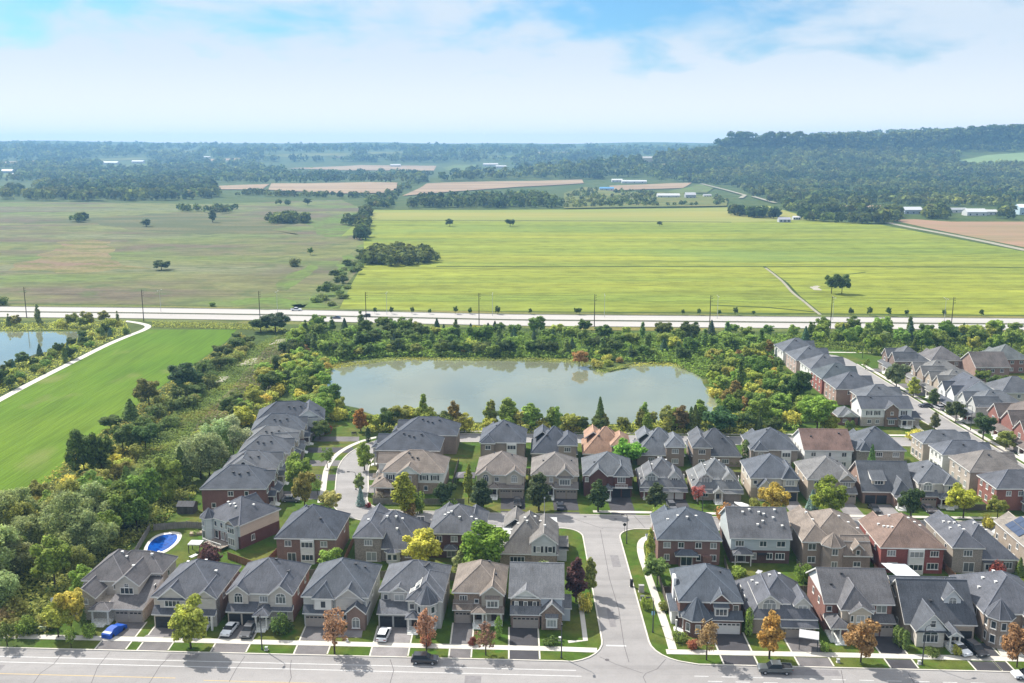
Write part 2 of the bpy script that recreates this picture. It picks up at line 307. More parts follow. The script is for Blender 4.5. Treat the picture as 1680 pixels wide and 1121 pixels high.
sheet('bare_patch', rough(P((1330, 472), (1338, 469), (1350, 470), (1348, 475), (1334, 476)), 3, 9), .17, M['silt'])
def fieldT(name, px, m): sheet(name, [UT(*q)[:2] for q in px], 1.6, m, True)
fieldT('tan_field', [(445, 302), (560, 301), (652, 301), (648, 318), (560, 319), (440, 313)], M['tan_field'])
fieldT('tan_field', [(360, 306), (442, 303), (430, 312), (358, 312)], M['tan_field'])
fieldT('tan_field', [(700, 302), (820, 299), (955, 296), (958, 302), (850, 308), (740, 316), (660, 323)], M['tan_field'])
fieldT('tan_field', [(470, 277), (590, 272), (716, 273), (712, 281), (560, 280)], M['tan_field'])
fieldT('tan_field', [(1000, 306), (1100, 302), (1135, 301), (1120, 310), (1000, 314)], M['tan_field'])
fieldT('tan_field', [(1356, 339), (1446, 339), (1450, 346), (1364, 346)], M['tan_field'])
sheet('brown_field', P((1462, 361), (1500, 360), (1560, 364), (1800, 364), (1800, 425), (1690, 408), (1600, 390), (1520, 374)), .1, mat('brown_field', lin(196, 160, 130, .5), [(.01, (.3, 1.2, 1), lin(178, 158, 120, .5), .42, .6), (.1, (.1, 1, 1), X(.88), .42, .6)], rough=.95, spec=.08))
fieldT('green_field', [(725, 276), (745, 271), (782, 271), (776, 279), (740, 285)], M['green_strip'])
fieldT('green_field', [(1110, 312), (1150, 303), (1172, 309), (1160, 318), (1090, 318)], M['green_strip'])
fieldT('green_field', [(1275, 311), (1325, 309), (1326, 315), (1285, 319)], M['green_strip'])
fieldT('green_field', [(1570, 265), (1620, 256), (1700, 250), (1800, 248), (1800, 272), (1690, 272), (1620, 271)], mat('hill_meadow', lin(150, 176, 112, .5), [(.02, I3, X(.88), .4, .6)], rough=.95))
fieldT('green_field', [(-60, 288), (20, 285), (18, 292), (-60, 296)], M['green_strip'])
fieldT('tan_field', [(20, 282), (55, 283), (50, 286), (20, 287)], M['silt'])
fieldT('pale_field', [(430, 256), (520, 252), (580, 252), (560, 256), (470, 259)], M['verge'])
fieldT('pale_field', [(600, 250), (665, 249), (660, 253), (610, 254)], M['verge'])
fieldT('pale_field', [(560, 254), (640, 256), (630, 259), (540, 260)], M['meadow'])
fieldT('pale_field', [(60, 246), (110, 247), (100, 250), (40, 250)], M['meadow'])
CLEAR = [[(x0, y0), (x1, y0), (x1, y1), (x0, y1)] for x0, y0, x1, y1 in ((466, 272, 716, 282), (432, 252, 580, 258), (600, 249, 664, 254), (1476, 338, 1516, 359), (1552, 340, 1640, 362), (1658, 334, 1700, 360), (1076, 316, 1170, 331), (1000, 293, 1076, 305), (980, 306, 1010, 318), (1276, 354, 1316, 368), (786, 266, 842, 280), (165, 264, 245, 274), (636, 270, 660, 278), (1052, 258, 1072, 269), (0, 278, 26, 292), (332, 256, 350, 264))]
FARF = ([(120, 262), (230, 259), (250, 262), (140, 266)], [(180, 272), (245, 270), (250, 273), (190, 275)], [(330, 262), (400, 260), (410, 263), (340, 265)], [(240, 250), (330, 248), (320, 251), (230, 252)], [(760, 258), (850, 256), (860, 259), (770, 261)], [(880, 250), (960, 249), (950, 251), (880, 252)], [(980, 262), (1050, 258), (1050, 261), (990, 265)], [(940, 284), (1010, 280), (1020, 284), (950, 287)], [(1060, 272), (1120, 268), (1120, 272), (1070, 275)], [(1400, 250), (1440, 247), (1440, 250), (1410, 252)], [(1100, 292), (1150, 286), (1160, 290), (1110, 296)], [(0, 266), (70, 264), (60, 268), (0, 270)])
for k, q in enumerate(FARF): fieldT('pale_field', q, M[('verge', 'green_strip', 'tan_field')[k % 3]])
fieldT('orchard_ground', [(925, 318), (960, 308), (1010, 316), (1120, 318), (1195, 328), (1192, 340), (1030, 342), (925, 344)], M['verge'])
# far roads
for pts, w in ((((1456, 366), (1500, 375), (1560, 386), (1620, 398), (1690, 413), (1760, 428)), 9), (((1272, 335), (1255, 330), (1235, 324)), 8), (((1215, 327), (1222, 322), (1208, 318), (1190, 313), (1150, 303)), 8)):
    ribbon('far_road', [UT(*q)[:2] for q in pts], -w / 2, w / 2, 1.9 if pts[0][1] < 340 else .22, M['gravel'], drape=True)
# ------------------------------------------------------------------ ponds: water in the land's hollows
def pond(name, ring):
    sheet(name, ring, .10, M['pond_water'])
    mb = MB(); k = len(ring)                     # the muddy bank round it
    c = (sum(p[0] for p in ring) / k, sum(p[1] for p in ring) / k)
    for i in range(k):
        a, b = ring[i], ring[(i + 1) % k]
        o = lambda p, d, z: (p[0] + (p[0] - c[0]) / math.hypot(p[0] - c[0], p[1] - c[1]) * d, p[1] + (p[1] - c[1]) / math.hypot(p[0] - c[0], p[1] - c[1]) * d, z)
        mb.face([o(a, -.4, .06), o(b, -.4, .06), o(b, 1.2, .5), o(a, 1.2, .5)]); mb.face([o(a, 1.2, .5), o(b, 1.2, .5), o(b, 3.5, .05), o(a, 3.5, .05)])
    tag(mb.build('bank', M['olive_marsh']), None, None, None, 'structure')
big_ring = P((536, 634), (540, 616), (548, 602), (577, 593.5), (646, 589), (740, 589), (840, 590), (948, 591), (962, 597), (974, 604), (986, 610), (998, 611), (1012, 607), (1024, 601.5), (1048, 597), (1106, 598), (1132, 603), (1148, 612), (1157, 634), (1166, 648), (1174, 660), (1178, 676), (1150, 690), (1050, 695), (900, 696), (720, 694), (630, 686), (590, 674), (560, 662), (546, 652))
big_ring = rough(big_ring, 1.6, 4, 2)
pond('pond', big_ring)
pond('pond', rough(P((-160, 543), (0, 543.5), (80, 544), (138, 545), (142, 551), (120, 558), (98, 570), (64, 581), (30, 591), (14, 600), (-40, 612), (-160, 625)), 1.5, 6, 2))
# marsh and silt strips by the field
sheet('marsh', P((470, 547), (520, 552), (500, 575), (470, 600), (430, 640), (380, 690), (330, 730), (270, 765), (215, 790), (190, 770), (225, 720), (262, 680), (310, 635), (360, 600), (400, 570)), .03, M['olive_marsh'])
for q in (P((386, 602), (402, 593), (430, 587), (428, 594), (410, 601)), P((346, 626), (358, 620), (375, 619), (370, 627), (356, 630)), P((438, 568), (452, 560), (474, 556), (470, 561), (455, 566))):
    sheet('silt_flat', rough(q, 1.6, 2), .55, M['silt'])
# footpaths
def path(px, w=2.6, m='gravel', name='footpath'): ribbon(name, smooth([U(*q) for q in px]), -w / 2, w / 2, .06, M[m])
path(((205, 527), (228, 530), (246, 535), (236, 542), (214, 550), (175, 566), (112, 598), (50, 629), (0, 656), (-80, 700)), 3.0, 'concrete')
path(((490, 590), (462, 618), (440, 640), (418, 668), (400, 690), (380, 700)), 2.6)
path(((1258, 645), (1270, 655), (1290, 672), (1300, 690)), 2.4); path(((1200, 690), (1230, 640), (1236, 615)), 2.2)
# ------------------------------------------------------------------ highway
HWN = [(-560, 552), (-291, 532.5), (-206, 528), (-130, 522), (0, 506.5), (150, 499), (272, 494), (420, 488)]
HWM = [(p[0], p[1] - 18) for p in HWN]
HWA = mat('highway_surface', lin(222, 216, 210, .52), [(.05, (.15, 1.5, 1), X(.9), .4, .65), (.6, I3, X(.93), .45, .7)], rough=.9)
ribbon('highway', HWM, 2.2, 16.5, .06, HWA); ribbon('highway', HWM, -16.5, -1.6, .06, HWA)
ribbon('median', HWM, -1.6, 2.2, .10, mat('median_grass', lin(120, 122, 88, .4), [(.3, I3, X(.75), .4, .6)], rough=.95))
for o in (16.0, 2.8, -2.2, -16.0): ribbon('edge_line', HWM, o - .12, o + .12, .08, M['white_line'])
ribbon('highway_verge', HWM, 16.5, 24, .11, M['verge']); ribbon('highway_verge', HWM, -26, -16.5, .05, M['verge'])
kb = mat('far_kerb', lin(150, 148, 142, .5))
ribbon('kerb', HWM, 16.5, 17.2, .06, kb, .18); ribbon('kerb', HWM, -17.2, -16.5, .06, kb, .18)
# ------------------------------------------------------------------ the town's streets (along-street coordinates)
ASP, CON = M['asphalt'], M['concrete']
ROAD_Y = 152.2
def strip(name, x0, x1, ya, yb, z, m): sheet(name, [W(x0, ya), W(x1, ya), W(x1, yb), W(x0, yb)], z, m)
strip('road', -170, 240, 128, ROAD_Y, .02, ASP)
# side street with flared corners
def arc(cx, cy, r, a0, a1, n=7): return [(cx + r * math.cos(Rd(a0 + (a1 - a0) * k / n)), cy + r * math.sin(Rd(a0 + (a1 - a0) * k / n))) for k in range(n + 1)]
sl = lambda y: 16.4; sr = lambda y: 24.9
R_ = 7.5
yl, yr = W(16.4, ROAD_Y)[1], W(24.9, ROAD_Y)[1]
CR0 = 211.9                                        # cross street: lower kerb line at x = 0, upper kerb line at 220.3
CR1 = 220.4
cl, cr = W(16.4, CR0)[1], W(24.9, CR0)[1]
LK = arc(16.4 - R_, yl + R_, R_, -90, 0) + [(16.4, 185)] + arc(16.4 - 5, cl - 5, 5, 0, 90)
RK = arc(24.9 + R_, yr + R_, R_, 270, 180) + [(24.9, 185)] + arc(24.9 + 5, cr - 5, 5, 180, 90)
LK[0] = (LK[0][0], W(LK[0][0], ROAD_Y)[1]); RK[0] = (RK[0][0], W(RK[0][0], ROAD_Y)[1])
sheet('side_street', [(LK[0][0], LK[0][1] - .5)] + LK + [(LK[-1][0], LK[-1][1] + .5), (RK[-1][0], RK[-1][1] + .5)] + RK[::-1] + [(RK[0][0], RK[0][1] - .5)], .016, ASP)
# cross street, curved street, north street, right street
cs = [W(x, (CR0 + CR1) / 2) for x in (-32, -20, 0, 20, 60, 100, 140)]
curve = [(-17, 217.3), (-27, 217.9), (-33.5, 219), (-38.6, 222.6), (-41.3, 228), (-41.9, 236), (-43.5, 246), (-44.8, 256), (-44.2, 266), (-40.5, 275), (-34, 280.6), (-25, 282.8), (0, 282.6), (40, 280.5), (90, 279.2), (141, 278)]
curve = smooth(curve, 2)
ribbon('cross_street', cs, -4.25, 4.25, .024, ASP); ribbon('crescent_street', curve, -4.2, 4.2, .028, ASP)
rst = [(141.5, 205), (140.5, 260), (139.5, 300), (139, 350), (139, 388)]; rst = rst + [(138, 398), (132, 404), (120, 406)]
ribbon('right_street', smooth(rst, 1), -4.4, 4.4, .032, ASP)
def kerb(pts): ribbon('kerb', pts, -.14, .14, .0, CON, .14)
kerb([W(-170, ROAD_Y)] + LK[:-1] + [LK[-1], W(-16, CR0)]); kerb([W(240, ROAD_Y)] + RK + [W(135, CR0)])
kerb([W(-17, CR1), W(60, CR1), W(135, CR1)])
ck = [i for i, p in enumerate(curve) if p[0] < -20]
kerb(offs(curve[2:], -4.3)); kerb(offs(curve[8:], 4.3)); kerb([(144.9, 205), (144.9, 260), (143.9, 300), (143.4, 385)]); kerb([(136, 285), (135, 300), (134.6, 350), (134.6, 385)])
# sidewalks
def walk(pts, w=1.6): ribbon('sidewalk', pts, -w / 2, w / 2, .0, CON, .055)
walk([W(-170, 156.4), W(-60, 156.3), W(8, 156.4), W(15.2, 156.2)]); walk([W(27.5, 156.3), W(60, 156.6), W(240, 156.6)])
walk(smooth([W(28.8, 157.0), (28.9, 162), (28.6, 185), (28.4, 200), (30.5, 206.2), (36, 207)]), 1.5)
walk([p for p in offs(curve, 7.4) if p[0] < -38 and p[1] > 226], 1.5); walk(offs([p for p in curve if p[1] > 278], 6.8), 1.5)
walk([W(20, 222.7), W(135, 222.7)], 1.4); walk([(147.2, 215), (147, 260), (146, 300), (145.6, 385)], 1.5); walk([(130, 290), (131.5, 300), (131.5, 380)], 1.4)
walk([(126, 409.5), (165, 407), (200, 404)], 1.6)
walk([(10.2, 158.5), (13.4, 159), (13.6, 178)], .9)
# markings and repaired cracks on the front road
for y0, x0, x1 in ((149.35, -170, 11), (147.55, -170, 11.8)): strip('lane_line', x0, x1, y0 - .09, y0 + .09, .026, M['white_line'])
for k in range(18):
    strip('lane_dash', 31 + k * 4.6, 33.4 + k * 4.6, 148.4, 148.56, .026, M['white_line']); strip('lane_dash', 33 + k * 4.6, 35.4 + k * 4.6, 146.9, 147.06, .026, M['white_line'])
strip('lane_line', 115, 240, 148.4, 148.55, .026, M['white_line'])
strip('centre_line', -170, -57, 143.75, 143.95, .026, M['yellow_line']); strip('centre_line', -52, 0, 143.25, 143.45, .026, M['yellow_line'])
strip('stop_line', 17.0, 20.6, 157.8, 158.2, .026, M['white_line'])
def crack(px, w=.10): ribbon('road_crack', [U(*q) for q in px], -w / 2, w / 2, .030, M['crack'])
for q in (((100, 1075), (88, 1090), (66, 1105), (55, 1121)), ((281, 1074), (262, 1094), (252, 1110), (245, 1121)), ((402, 1077), (388, 1097), (376, 1119)), ((478, 1083), (476, 1098), (478, 1112), (474, 1121)), ((1092, 1082), (1078, 1098), (1060, 1105), (1055, 1111), (1060, 1121)), ((1055, 1105), (1010, 1090), (984, 1078)), ((985, 870), (1000, 950), (1015, 1000), (1024, 1060), (1032, 1087)), ((640, 1121), (646, 1100), (640, 1082)), ((1490, 1105), (1500, 1121)), ((1380, 1100), (1384, 1121)), ((180, 1070), (160, 1095), (150, 1121))): crack(q)
for q in (((987, 866), (1060, 868)), ((925, 846), (990, 868)), ((1040, 846), (1058, 866))): crack(q, .14)
PATCH = mat('road_patch', lin(176, 172, 174, .46), [(1.2, I3, X(.85), .4, .65)], rough=.9)
for xa, xb, ya, yb in ((-61, -55.4, 149.9, 151.7), (-8, -5.2, 144.4, 146.9), (47, 56, 149.6, 151.5), (-92, -88, 144.6, 146.6), (29, 31.6, 141, 145)): strip('road_patch', xa, xb, ya, yb, .0245, PATCH)
for x0, y0, x1, y1 in ((18.4, 164, 19.6, 171), (21.6, 190, 23.4, 196), (-8, 213.6, -3.4, 215), (58, 210.9, 63, 212.4)): sheet('road_patch', [(x0, y0), (x1, y0 - .02), (x1, y1), (x0, y1 + .02)], .0285, PATCH)
for q in ((996, 1083), (1128, 849), (960, 848), (1010, 852)):
    c = U(*q); sheet('manhole_cover', arc(c[0], c[1], .4, 0, 345, 12), .034, M['crack'])

# ------------------------------------------------------------------ houses
WIN = {}
def win_mesh(w, h, n, arch, cross):
    k = (round(w, 2), round(h, 2), n, arch, cross)
    if k in WIN: return WIN[k]
    f, g = MB(), MB(); b = .11; y0, y1 = -.07, .03
    f.box(-w / 2, w / 2, y0, y1, 0, b); f.box(-w / 2, -w / 2 + b, y0, y1, b, h - (0 if arch else b)); f.box(w / 2 - b, w / 2, y0, y1, b, h - (0 if arch else b))
    if not arch: f.box(-w / 2, w / 2, y0, y1, h - b, h)
    for q in range(1, n):
        x = -w / 2 + w * q / n; f.box(x - .045, x + .045, y0 + .005, y1, b, h - (0 if arch else b))
    if cross: f.box(-w / 2 + b, w / 2 - b, y0 + .012, y1, h * .6, h * .6 + .07)
    f.box(-w / 2 - .08, w / 2 + .08, y0 - .05, y0 - .002, -.08, .04)
    pts = [(-w / 2 + .05, 0, .05), (w / 2 - .05, 0, .05)]
    if arch:
        r = w / 2; A = [(math.cos(t) * r, h + math.sin(t) * r * .75) for t in np.linspace(0, math.pi, 9)]
        for (xa, za), (xb, zb) in zip(A[:-1], A[1:]):
            k2 = .86
            f.face([(xa, y0, za), (xb, y0, zb), (xb * k2, y0, h + (zb - h) * k2), (xa * k2, y0, h + (za - h) * k2)][::-1])
            f.face([(xa, y0, za), (xb, y0, zb), (xb, y1, zb), (xa, y1, za)])
        f.box(-w / 2 + b, w / 2 - b, y0 + .014, y1, h - .04, h + .05); f.box(-.04, .04, y0 + .008, y1, h, h + r * .7)
        pts += [(x * .96, 0, z) for x, z in A]
    else: pts += [(w / 2 - .05, 0, h - .05), (-w / 2 + .05, 0, h - .05)]
    g.face([(x, y - .02, z) for x, y, z in pts])
    WIN[k] = (f.mesh('window', [M['trim']]), g.mesh('pane', [M['glass']])); return WIN[k]
GAR = {}
def garage_mesh(w, h, glazed):
    k = (round(w, 2), glazed)
    if k in GAR: return GAR[k]
    f, g = MB(), MB()
    for i in range(4): f.box(-w / 2, w / 2, -.05 + (.012 if i % 2 else 0), .05, i * h / 4 + .015, (i + 1) * h / 4 - .015)
    f.box(-w / 2, w / 2, -.02, .05, 0, h)
    n = max(3, round(w / .75))
    for i in range(n):
        for z in (.28, 1.3): 
            x = -w / 2 + w * (i + .5) / n; f.box(x - w / n * .38, x + w / n * .38, -.065, -.04, z * h / 2.2 - .1, z * h / 2.2 + .3)
        if glazed: g.face([(x - w / n * .36, -.07, h * .80), (x + w / n * .36, -.07, h * .80), (x + w / n * .36, -.07, h * .93), (x - w / n * .36, -.07, h * .93)])
    GAR[k] = (f.mesh('garage_door', [M['paint']]), g.mesh('door_glazing', [M['dark']]) if glazed else None); return GAR[k]
VENT = MB().box(-.2, .2, -.2, .2, -.3, .22).box(-.26, .26, -.26, .26, .22, .28).mesh('roof_vent', [M['paint']])
PIPE = MB().tube((0, 0, -.3), (0, 0, .45), .09, .09, 8).tube((0, 0, .45), (0, 0, .52), .13, .13, 8).mesh('vent_pipe', [M['paint']])
DOOR = MB().box(-.5, .5, -.05, .04, 0, 2.15).box(-.35, .35, -.08, -.05, .2, .9).box(-.35, .35, -.08, -.05, 1.05, 1.95).mesh('front_door', [M['paint']])
KNOB = MB().tube((.38, -.05, 1.0), (.38, -.14, 1.0), .04, .05, 8).mesh('handle', [M['metal']])
HOUSES = []
class House:
    def __init__(s, label, x, y, rot, W_, D_, roof, wall, upper=None, trim=True, flip=False, group='houses of the subdivision', name='house', cat='house'):
        s.root = tag(empty(name, (x, y, 0), rot), label, cat, group)
        s.W, s.D, s.roofc, s.flip = W_, D_, roof, flip
        s.lo, s.up = wall, upper or wall
        s.parts = {}; s.masses = []; s.k = 0; s.vents = []; HOUSES.append(s)
    def mb(s, name, m, c=None):
        if isinstance(m, tuple): m, c = m
        if '#' in name: s.k2 = getattr(s, 'k2', 0) + 1; name += str(s.k2)
        key = (name, m, c)
        if key not in s.parts: s.parts[key] = MB()
        return s.parts[key]
    def fx(s, a, b): return (-b, -a) if s.flip else (a, b)
    def wallbox(s, x0, x1, y0, y1, z0, z1, w): s.mb(w[0] + '_wall', w).box(*s.fx(x0, x1), y0, y1, z0, z1)
    def box(s, name, m, c, x0, x1, y0, y1, z0, z1): s.mb(name + ('' if name in ('balcony_rail', 'deck_rail') else '#'), m, c).box(*s.fx(x0, x1), y0, y1, z0, z1)
    def roof(s, x0, x1, y0, y1, h, kind, p, rname='roof', oh=.4, wall=None, ends=(1, 1)):
        """roof over the plan x0..x1, y0..y1 whose walls are h high; kind hip, gx (ridge along x) or gy"""
        x0, x1 = s.fx(x0, x1)
        s.k += 1; e = .006 * s.k
        R = s.mb(rname if rname == 'roof' else rname + '#', 'shingle', s.roofc); t = .27; wc = wall or s.up
        X0, X1, Y0, Y1 = x0 - oh, x1 + oh, y0 - oh, y1 + oh
        z = h + t - .15 + e
        s.masses.append((X0, X1, Y0, Y1, z, p, kind))
        if kind == 'hip':
            w2 = min(X1 - X0, Y1 - Y0) / 2; zr = z + w2 * p
            if X1 - X0 >= Y1 - Y0: a, b = (X0 + w2, (Y0 + Y1) / 2, zr), (X1 - w2, (Y0 + Y1) / 2, zr)
            else: a, b = ((X0 + X1) / 2, Y0 + w2, zr), ((X0 + X1) / 2, Y1 - w2, zr)
            c = [(X0, Y0), (X1, Y0), (X1, Y1), (X0, Y1)]; C = [(q[0], q[1], z) for q in c]
            if X1 - X0 >= Y1 - Y0: fs = [[C[0], C[1], b, a], [C[1], C[2], b], [C[2], C[3], a, b], [C[3], C[0], a]]
            else: fs = [[C[0], C[1], a], [C[1], C[2], b, a], [C[2], C[3], b], [C[3], C[0], a, b]]
            for q in fs: R.face(q, 0)
            for k in range(4):
                q0, q1 = c[k], c[(k + 1) % 4]; R.face([(*q0, z - t), (*q1, z - t), (*q1, z), (*q0, z)], 1)
            R.face([(*q, z - t) for q in c[::-1]], 1)
            rl = .09                                         # ridge and hip caps
            for q in (a, b): pass
            caps = [(a, b)] + [(C[0], a), (C[3], a if X1 - X0 >= Y1 - Y0 else b), (C[1], b if X1 - X0 >= Y1 - Y0 else a), (C[2], b)]
            for q0, q1 in caps:
                if (Vector(q1) - Vector(q0)).length > .5: R.tube(q0, q1, rl, rl, 5, 2)
        else:
            g = kind == 'gx'
            u0, u1, v0, v1 = (Y0, Y1, X0, X1) if g else (X0, X1, Y0, Y1)   # u across the ridge, v along it
            if not ends[0]: v0 += oh
            if not ends[1]: v1 -= oh
            um = (u0 + u1) / 2; zr = z + (u1 - u0) / 2 * p
            sec = [(u0, z - t), (um, zr - t), (u1, z - t), (u1, z), (um, zr), (u0, z)]
            q3 = (lambda u, v, zz: (v, u, zz)) if g else (lambda u, v, zz: (u, v, zz))
            for k in range(6):
                a, b = sec[k], sec[(k + 1) % 6]
                R.face([q3(a[0], v0, a[1]), q3(b[0], v0, b[1]), q3(b[0], v1, b[1]), q3(a[0], v1, a[1])], 0 if k in (3, 4) else 1)
            for v in (v0, v1):
                R.face([q3(u, v, zz) for u, zz in (sec[0], sec[1], sec[4], sec[5])], 1); R.face([q3(u, v, zz) for u, zz in (sec[1], sec[2], sec[3], sec[4])], 1)
            R.tube(q3(um, v0, zr), q3(um, v1, zr), .09, .09, 5, 2)
            w0, w1 = u0 + oh, u1 - oh; zt = zr - t - .03 - 0; zb = h
            for v, en in ((v0 + (oh if ends[0] else 0), ends[0]), (v1 - (oh if ends[1] else 0), ends[1])):
                if en: s.mb('gable#', wc).face([q3(w0, v, zb), q3(w1, v, zb), q3(w1, v, zb + .02), q3(um, v, zt), q3(w0, v, zb + .02)])
        return z
    def skirt(s, x0, x1, y0, y1, zl, zh, rname='garage_roof', t=.18):
        """lean-to roof rising from y0 to the wall at y1"""
        x0, x1 = s.fx(x0, x1); R = s.mb(rname + '#', 'shingle', s.roofc); s.k += 1; e = .004 * s.k
        zl += e; zh += e
        R.face([(x0, y0, zl), (x1, y0, zl), (x1, y1, zh), (x0, y1, zh)], 0)
        R.face([(x0, y0, zl - t), (x1, y0, zl - t), (x1, y0, zl), (x0, y0, zl)], 1)
        R.face([(x0, y0, zl - t), (x0, y0, zl), (x0, y1, zh), (x0, y1, zl - t)], 1); R.face([(x1, y0, zl - t), (x1, y1, zl - t), (x1, y1, zh), (x1, y0, zl)], 1)
        R.face([(x0, y0, zl - t), (x0, y1, zl - t), (x1, y1, zl - t), (x1, y0, zl - t)], 1)
    def cone(s, cx, cy, r, z, p, n=8, rname='turret_roof'):
        if s.flip: cx = -cx
        R = s.mb(rname + '#', 'shingle', s.roofc); c = [(cx + r * math.cos(Rd(360 * (k + .5) / n)), cy + r * math.sin(Rd(360 * (k + .5) / n))) for k in range(n)]
        top = (cx, cy, z + r * p)
        for k in range(n):
            a, b = c[k], c[(k + 1) % n]; R.face([(*a, z), (*b, z), top], 0); R.face([(*a, z - .2), (*b, z - .2), (*b, z), (*a, z)], 1); R.tube((*a, z), top, .07, .05, 4, 2, False)
        R.face([(*q, z - .2) for q in c[::-1]], 1)
    def turret(s, cx, cy, r, z0, z1, w, p=1.1, wins=((.9, 1.4),), up=True):
        fx = -cx if s.flip else cx; n = 8
        c = [(fx + r * math.cos(Rd(360 * (k + .5) / n)), cy + r * math.sin(Rd(360 * (k + .5) / n))) for k in range(n)]
        s.mb(w[0] + '_wall', w).prism(c, z0, z1)
        s.cone(cx, cy, r + .45, z1 + .1, p)
        for z, hh in wins:
            for k in (4, 5, 6, 3, 7):
                a = Rd(360 * (k + 1) / n); ra = r * math.cos(math.pi / n)
                s.put_window(fx + ra * math.cos(a), cy + ra * math.sin(a), z, min(1.0, r * .6), hh, 1, False, False, a + math.pi / 2)
    def put_window(s, x, y, z, w, h, n, arch, cross, ang, label=None):
        f, g = win_mesh(w, h, n, arch, cross)
        o = link('window', f, s.root); o.location = (x, y, z); o.rotation_euler = (0, 0, ang); link('pane', g, o)
    def win(s, face, u, z, w=1.5, h=1.4, n=2, arch=False, cross=False, at=None):
        sx = -1 if s.flip else 1
        if face in 'FB':
            y = at if at is not None else (0 if face == 'F' else s.D)
            s.put_window(sx * u, y, z, w, h, n, arch, cross, 0 if face == 'F' else math.pi)
        else:
            x = at if at is not None else (-s.W / 2 if face == 'L' else s.W / 2)
            left = (face == 'L') != s.flip
            s.put_window(sx * x, u, z, w, h, n, arch, cross, -math.pi / 2 if left else math.pi / 2)
    def shutters(s, u, z, w, h, at, c=(.03, .03, .035)):
        for d in (-1, 1): s.box('shutter', 'paint', c, u + d * (w / 2 + .22) - .2, u + d * (w / 2 + .22) + .2, at - .06, at, z, z + h)
    def garage(s, u, at, w, c, glazed=True, h=2.2):
        f, g = garage_mesh(w, h, glazed); o = link('garage_door', f, s.root, c); o.location = ((-u if s.flip else u), at - .02, .03)
        if g: link('door_glazing', g, o)
    def door(s, u, at, c=(.05, .04, .04), face='F'):
        o = link('front_door', DOOR, s.root, c); o.location = ((-u if s.flip else u), at, .45)
        link('handle', KNOB, o)
    def porch(s, x0, x1, y0, y1, kind='hip', z=2.75, posts=2, zs=.42, p=.55, steps=True, wide=.26):
        xa, xb = s.fx(x0, x1)
        B = s.mb('porch', 'stone', (.55, .53, .5)); B.box(xa, xb, y0, y1, 0, zs)
        if steps:
            xm = (xa + xb) / 2; k = min(1.0, (xb - xa) / 2 - .1)
            for i in range(3): B.box(xm - k, xm + k, y0 - .32 * (i + 1), y0 - .32 * i - .002, 0, zs - .12 * (i + 1) + .02)
        for i in range(posts):
            x = xa + wide + (xb - xa - 2 * wide) * (i / max(posts - 1, 1)); q = MB()
            q.box(x - wide / 2, x + wide / 2, y0 + .08, y0 + .08 + wide, zs, z - .14); q.box(x - wide * .75, x + wide * .75, y0 + .02, y0 + .14 + wide, zs, zs + .5); q.box(x - wide * .7, x + wide * .7, y0 + .04, y0 + .12 + wide, z - .35, z - .15)
            q.build('porch_post', [M['trim']], s.root)
        if kind == 'shed': s.skirt(x0 - .3, x1 + .3, y0 - .3, y1, z, z + (y1 - y0 + .3) * .45, 'porch_roof')
        elif kind: s.roof(x0, x1, y0, y1 + .6, z - .1, 'gy' if kind == 'gable' else 'hip', p, 'porch_roof', .3, s.up, (1, 0))
        s.door((x0 + x1) / 2, y1)
    def zroof(s, x, y):
        best = 0
        for X0, X1, Y0, Y1, z, p, kind in s.masses:
            if not (X0 < x < X1 and Y0 < y < Y1): continue
            dx, dy = min(x - X0, X1 - x), min(y - Y0, Y1 - y)
            best = max(best, z + p * (min(dx, dy) if kind == 'hip' else dy if kind == 'gx' else dx))
        return best
    def vent(s, x, y, c=(.05, .05, .055), pipe=False):
        x = -x if s.flip else x; z = s.zroof(x, y)
        if z < 2: return
        o = link('vent_pipe' if pipe else 'roof_vent', PIPE if pipe else VENT, s.root, c); o.location = (x, y, z)
    def finish(s):
        lift = lambda c, k: tuple(min(.8, v * k) for v in c)
        for (name, m, c), mb in s.parts.items():
            ms = [M[m]] + ([M['trim'], M['ridge']] if m == 'shingle' else [])
            if m == 'brick': g_ = sum(c) / 3; c = tuple(v * .68 + g_ * .32 for v in c)
            if c is not None: c = lift(c, 1.62 if m == 'brick' else 1.32 if m == 'shingle' else 1.52 if m in ('brick', 'siding', 'stone') else 1)
            mb.build(name.split('#')[0], ms, s.root, c)
# colours
GREY, DGREY, LGREY, BLUEG = (.088, .092, .108), (.058, .061, .075), (.135, .138, .148), (.075, .086, .105)
BROWN, TAN, RUST, RUSTY = (.18, .150, .128), (.21, .186, .162), (.29, .18, .125), (.155, .10, .084)
def br(r, g, b, k=.5): return ('brick', lin(r, g, b, k)[:3])
def si(r, g, b, k=.52): return ('siding', lin(r, g, b, k)[:3])
def st(r, g, b, k=.5): return ('stone', lin(r, g, b, k)[:3])
REDB, BRNB, PINKB, DRKB, TANB, GRYB = br(158, 92, 74), br(158, 124, 108), br(178, 138, 120), br(112, 84, 78), br(184, 164, 142), br(150, 140, 132)
BEIGE, WHITE, GRYS, TAUPE, BLUES = si(214, 202, 186), si(238, 238, 234), si(198, 198, 194), si(190, 176, 160), si(186, 196, 200)
WD, TD, DD = (.62, .61, .59), (.32, .28, .25), (.035, .037, .042)    # white, taupe, dark doors

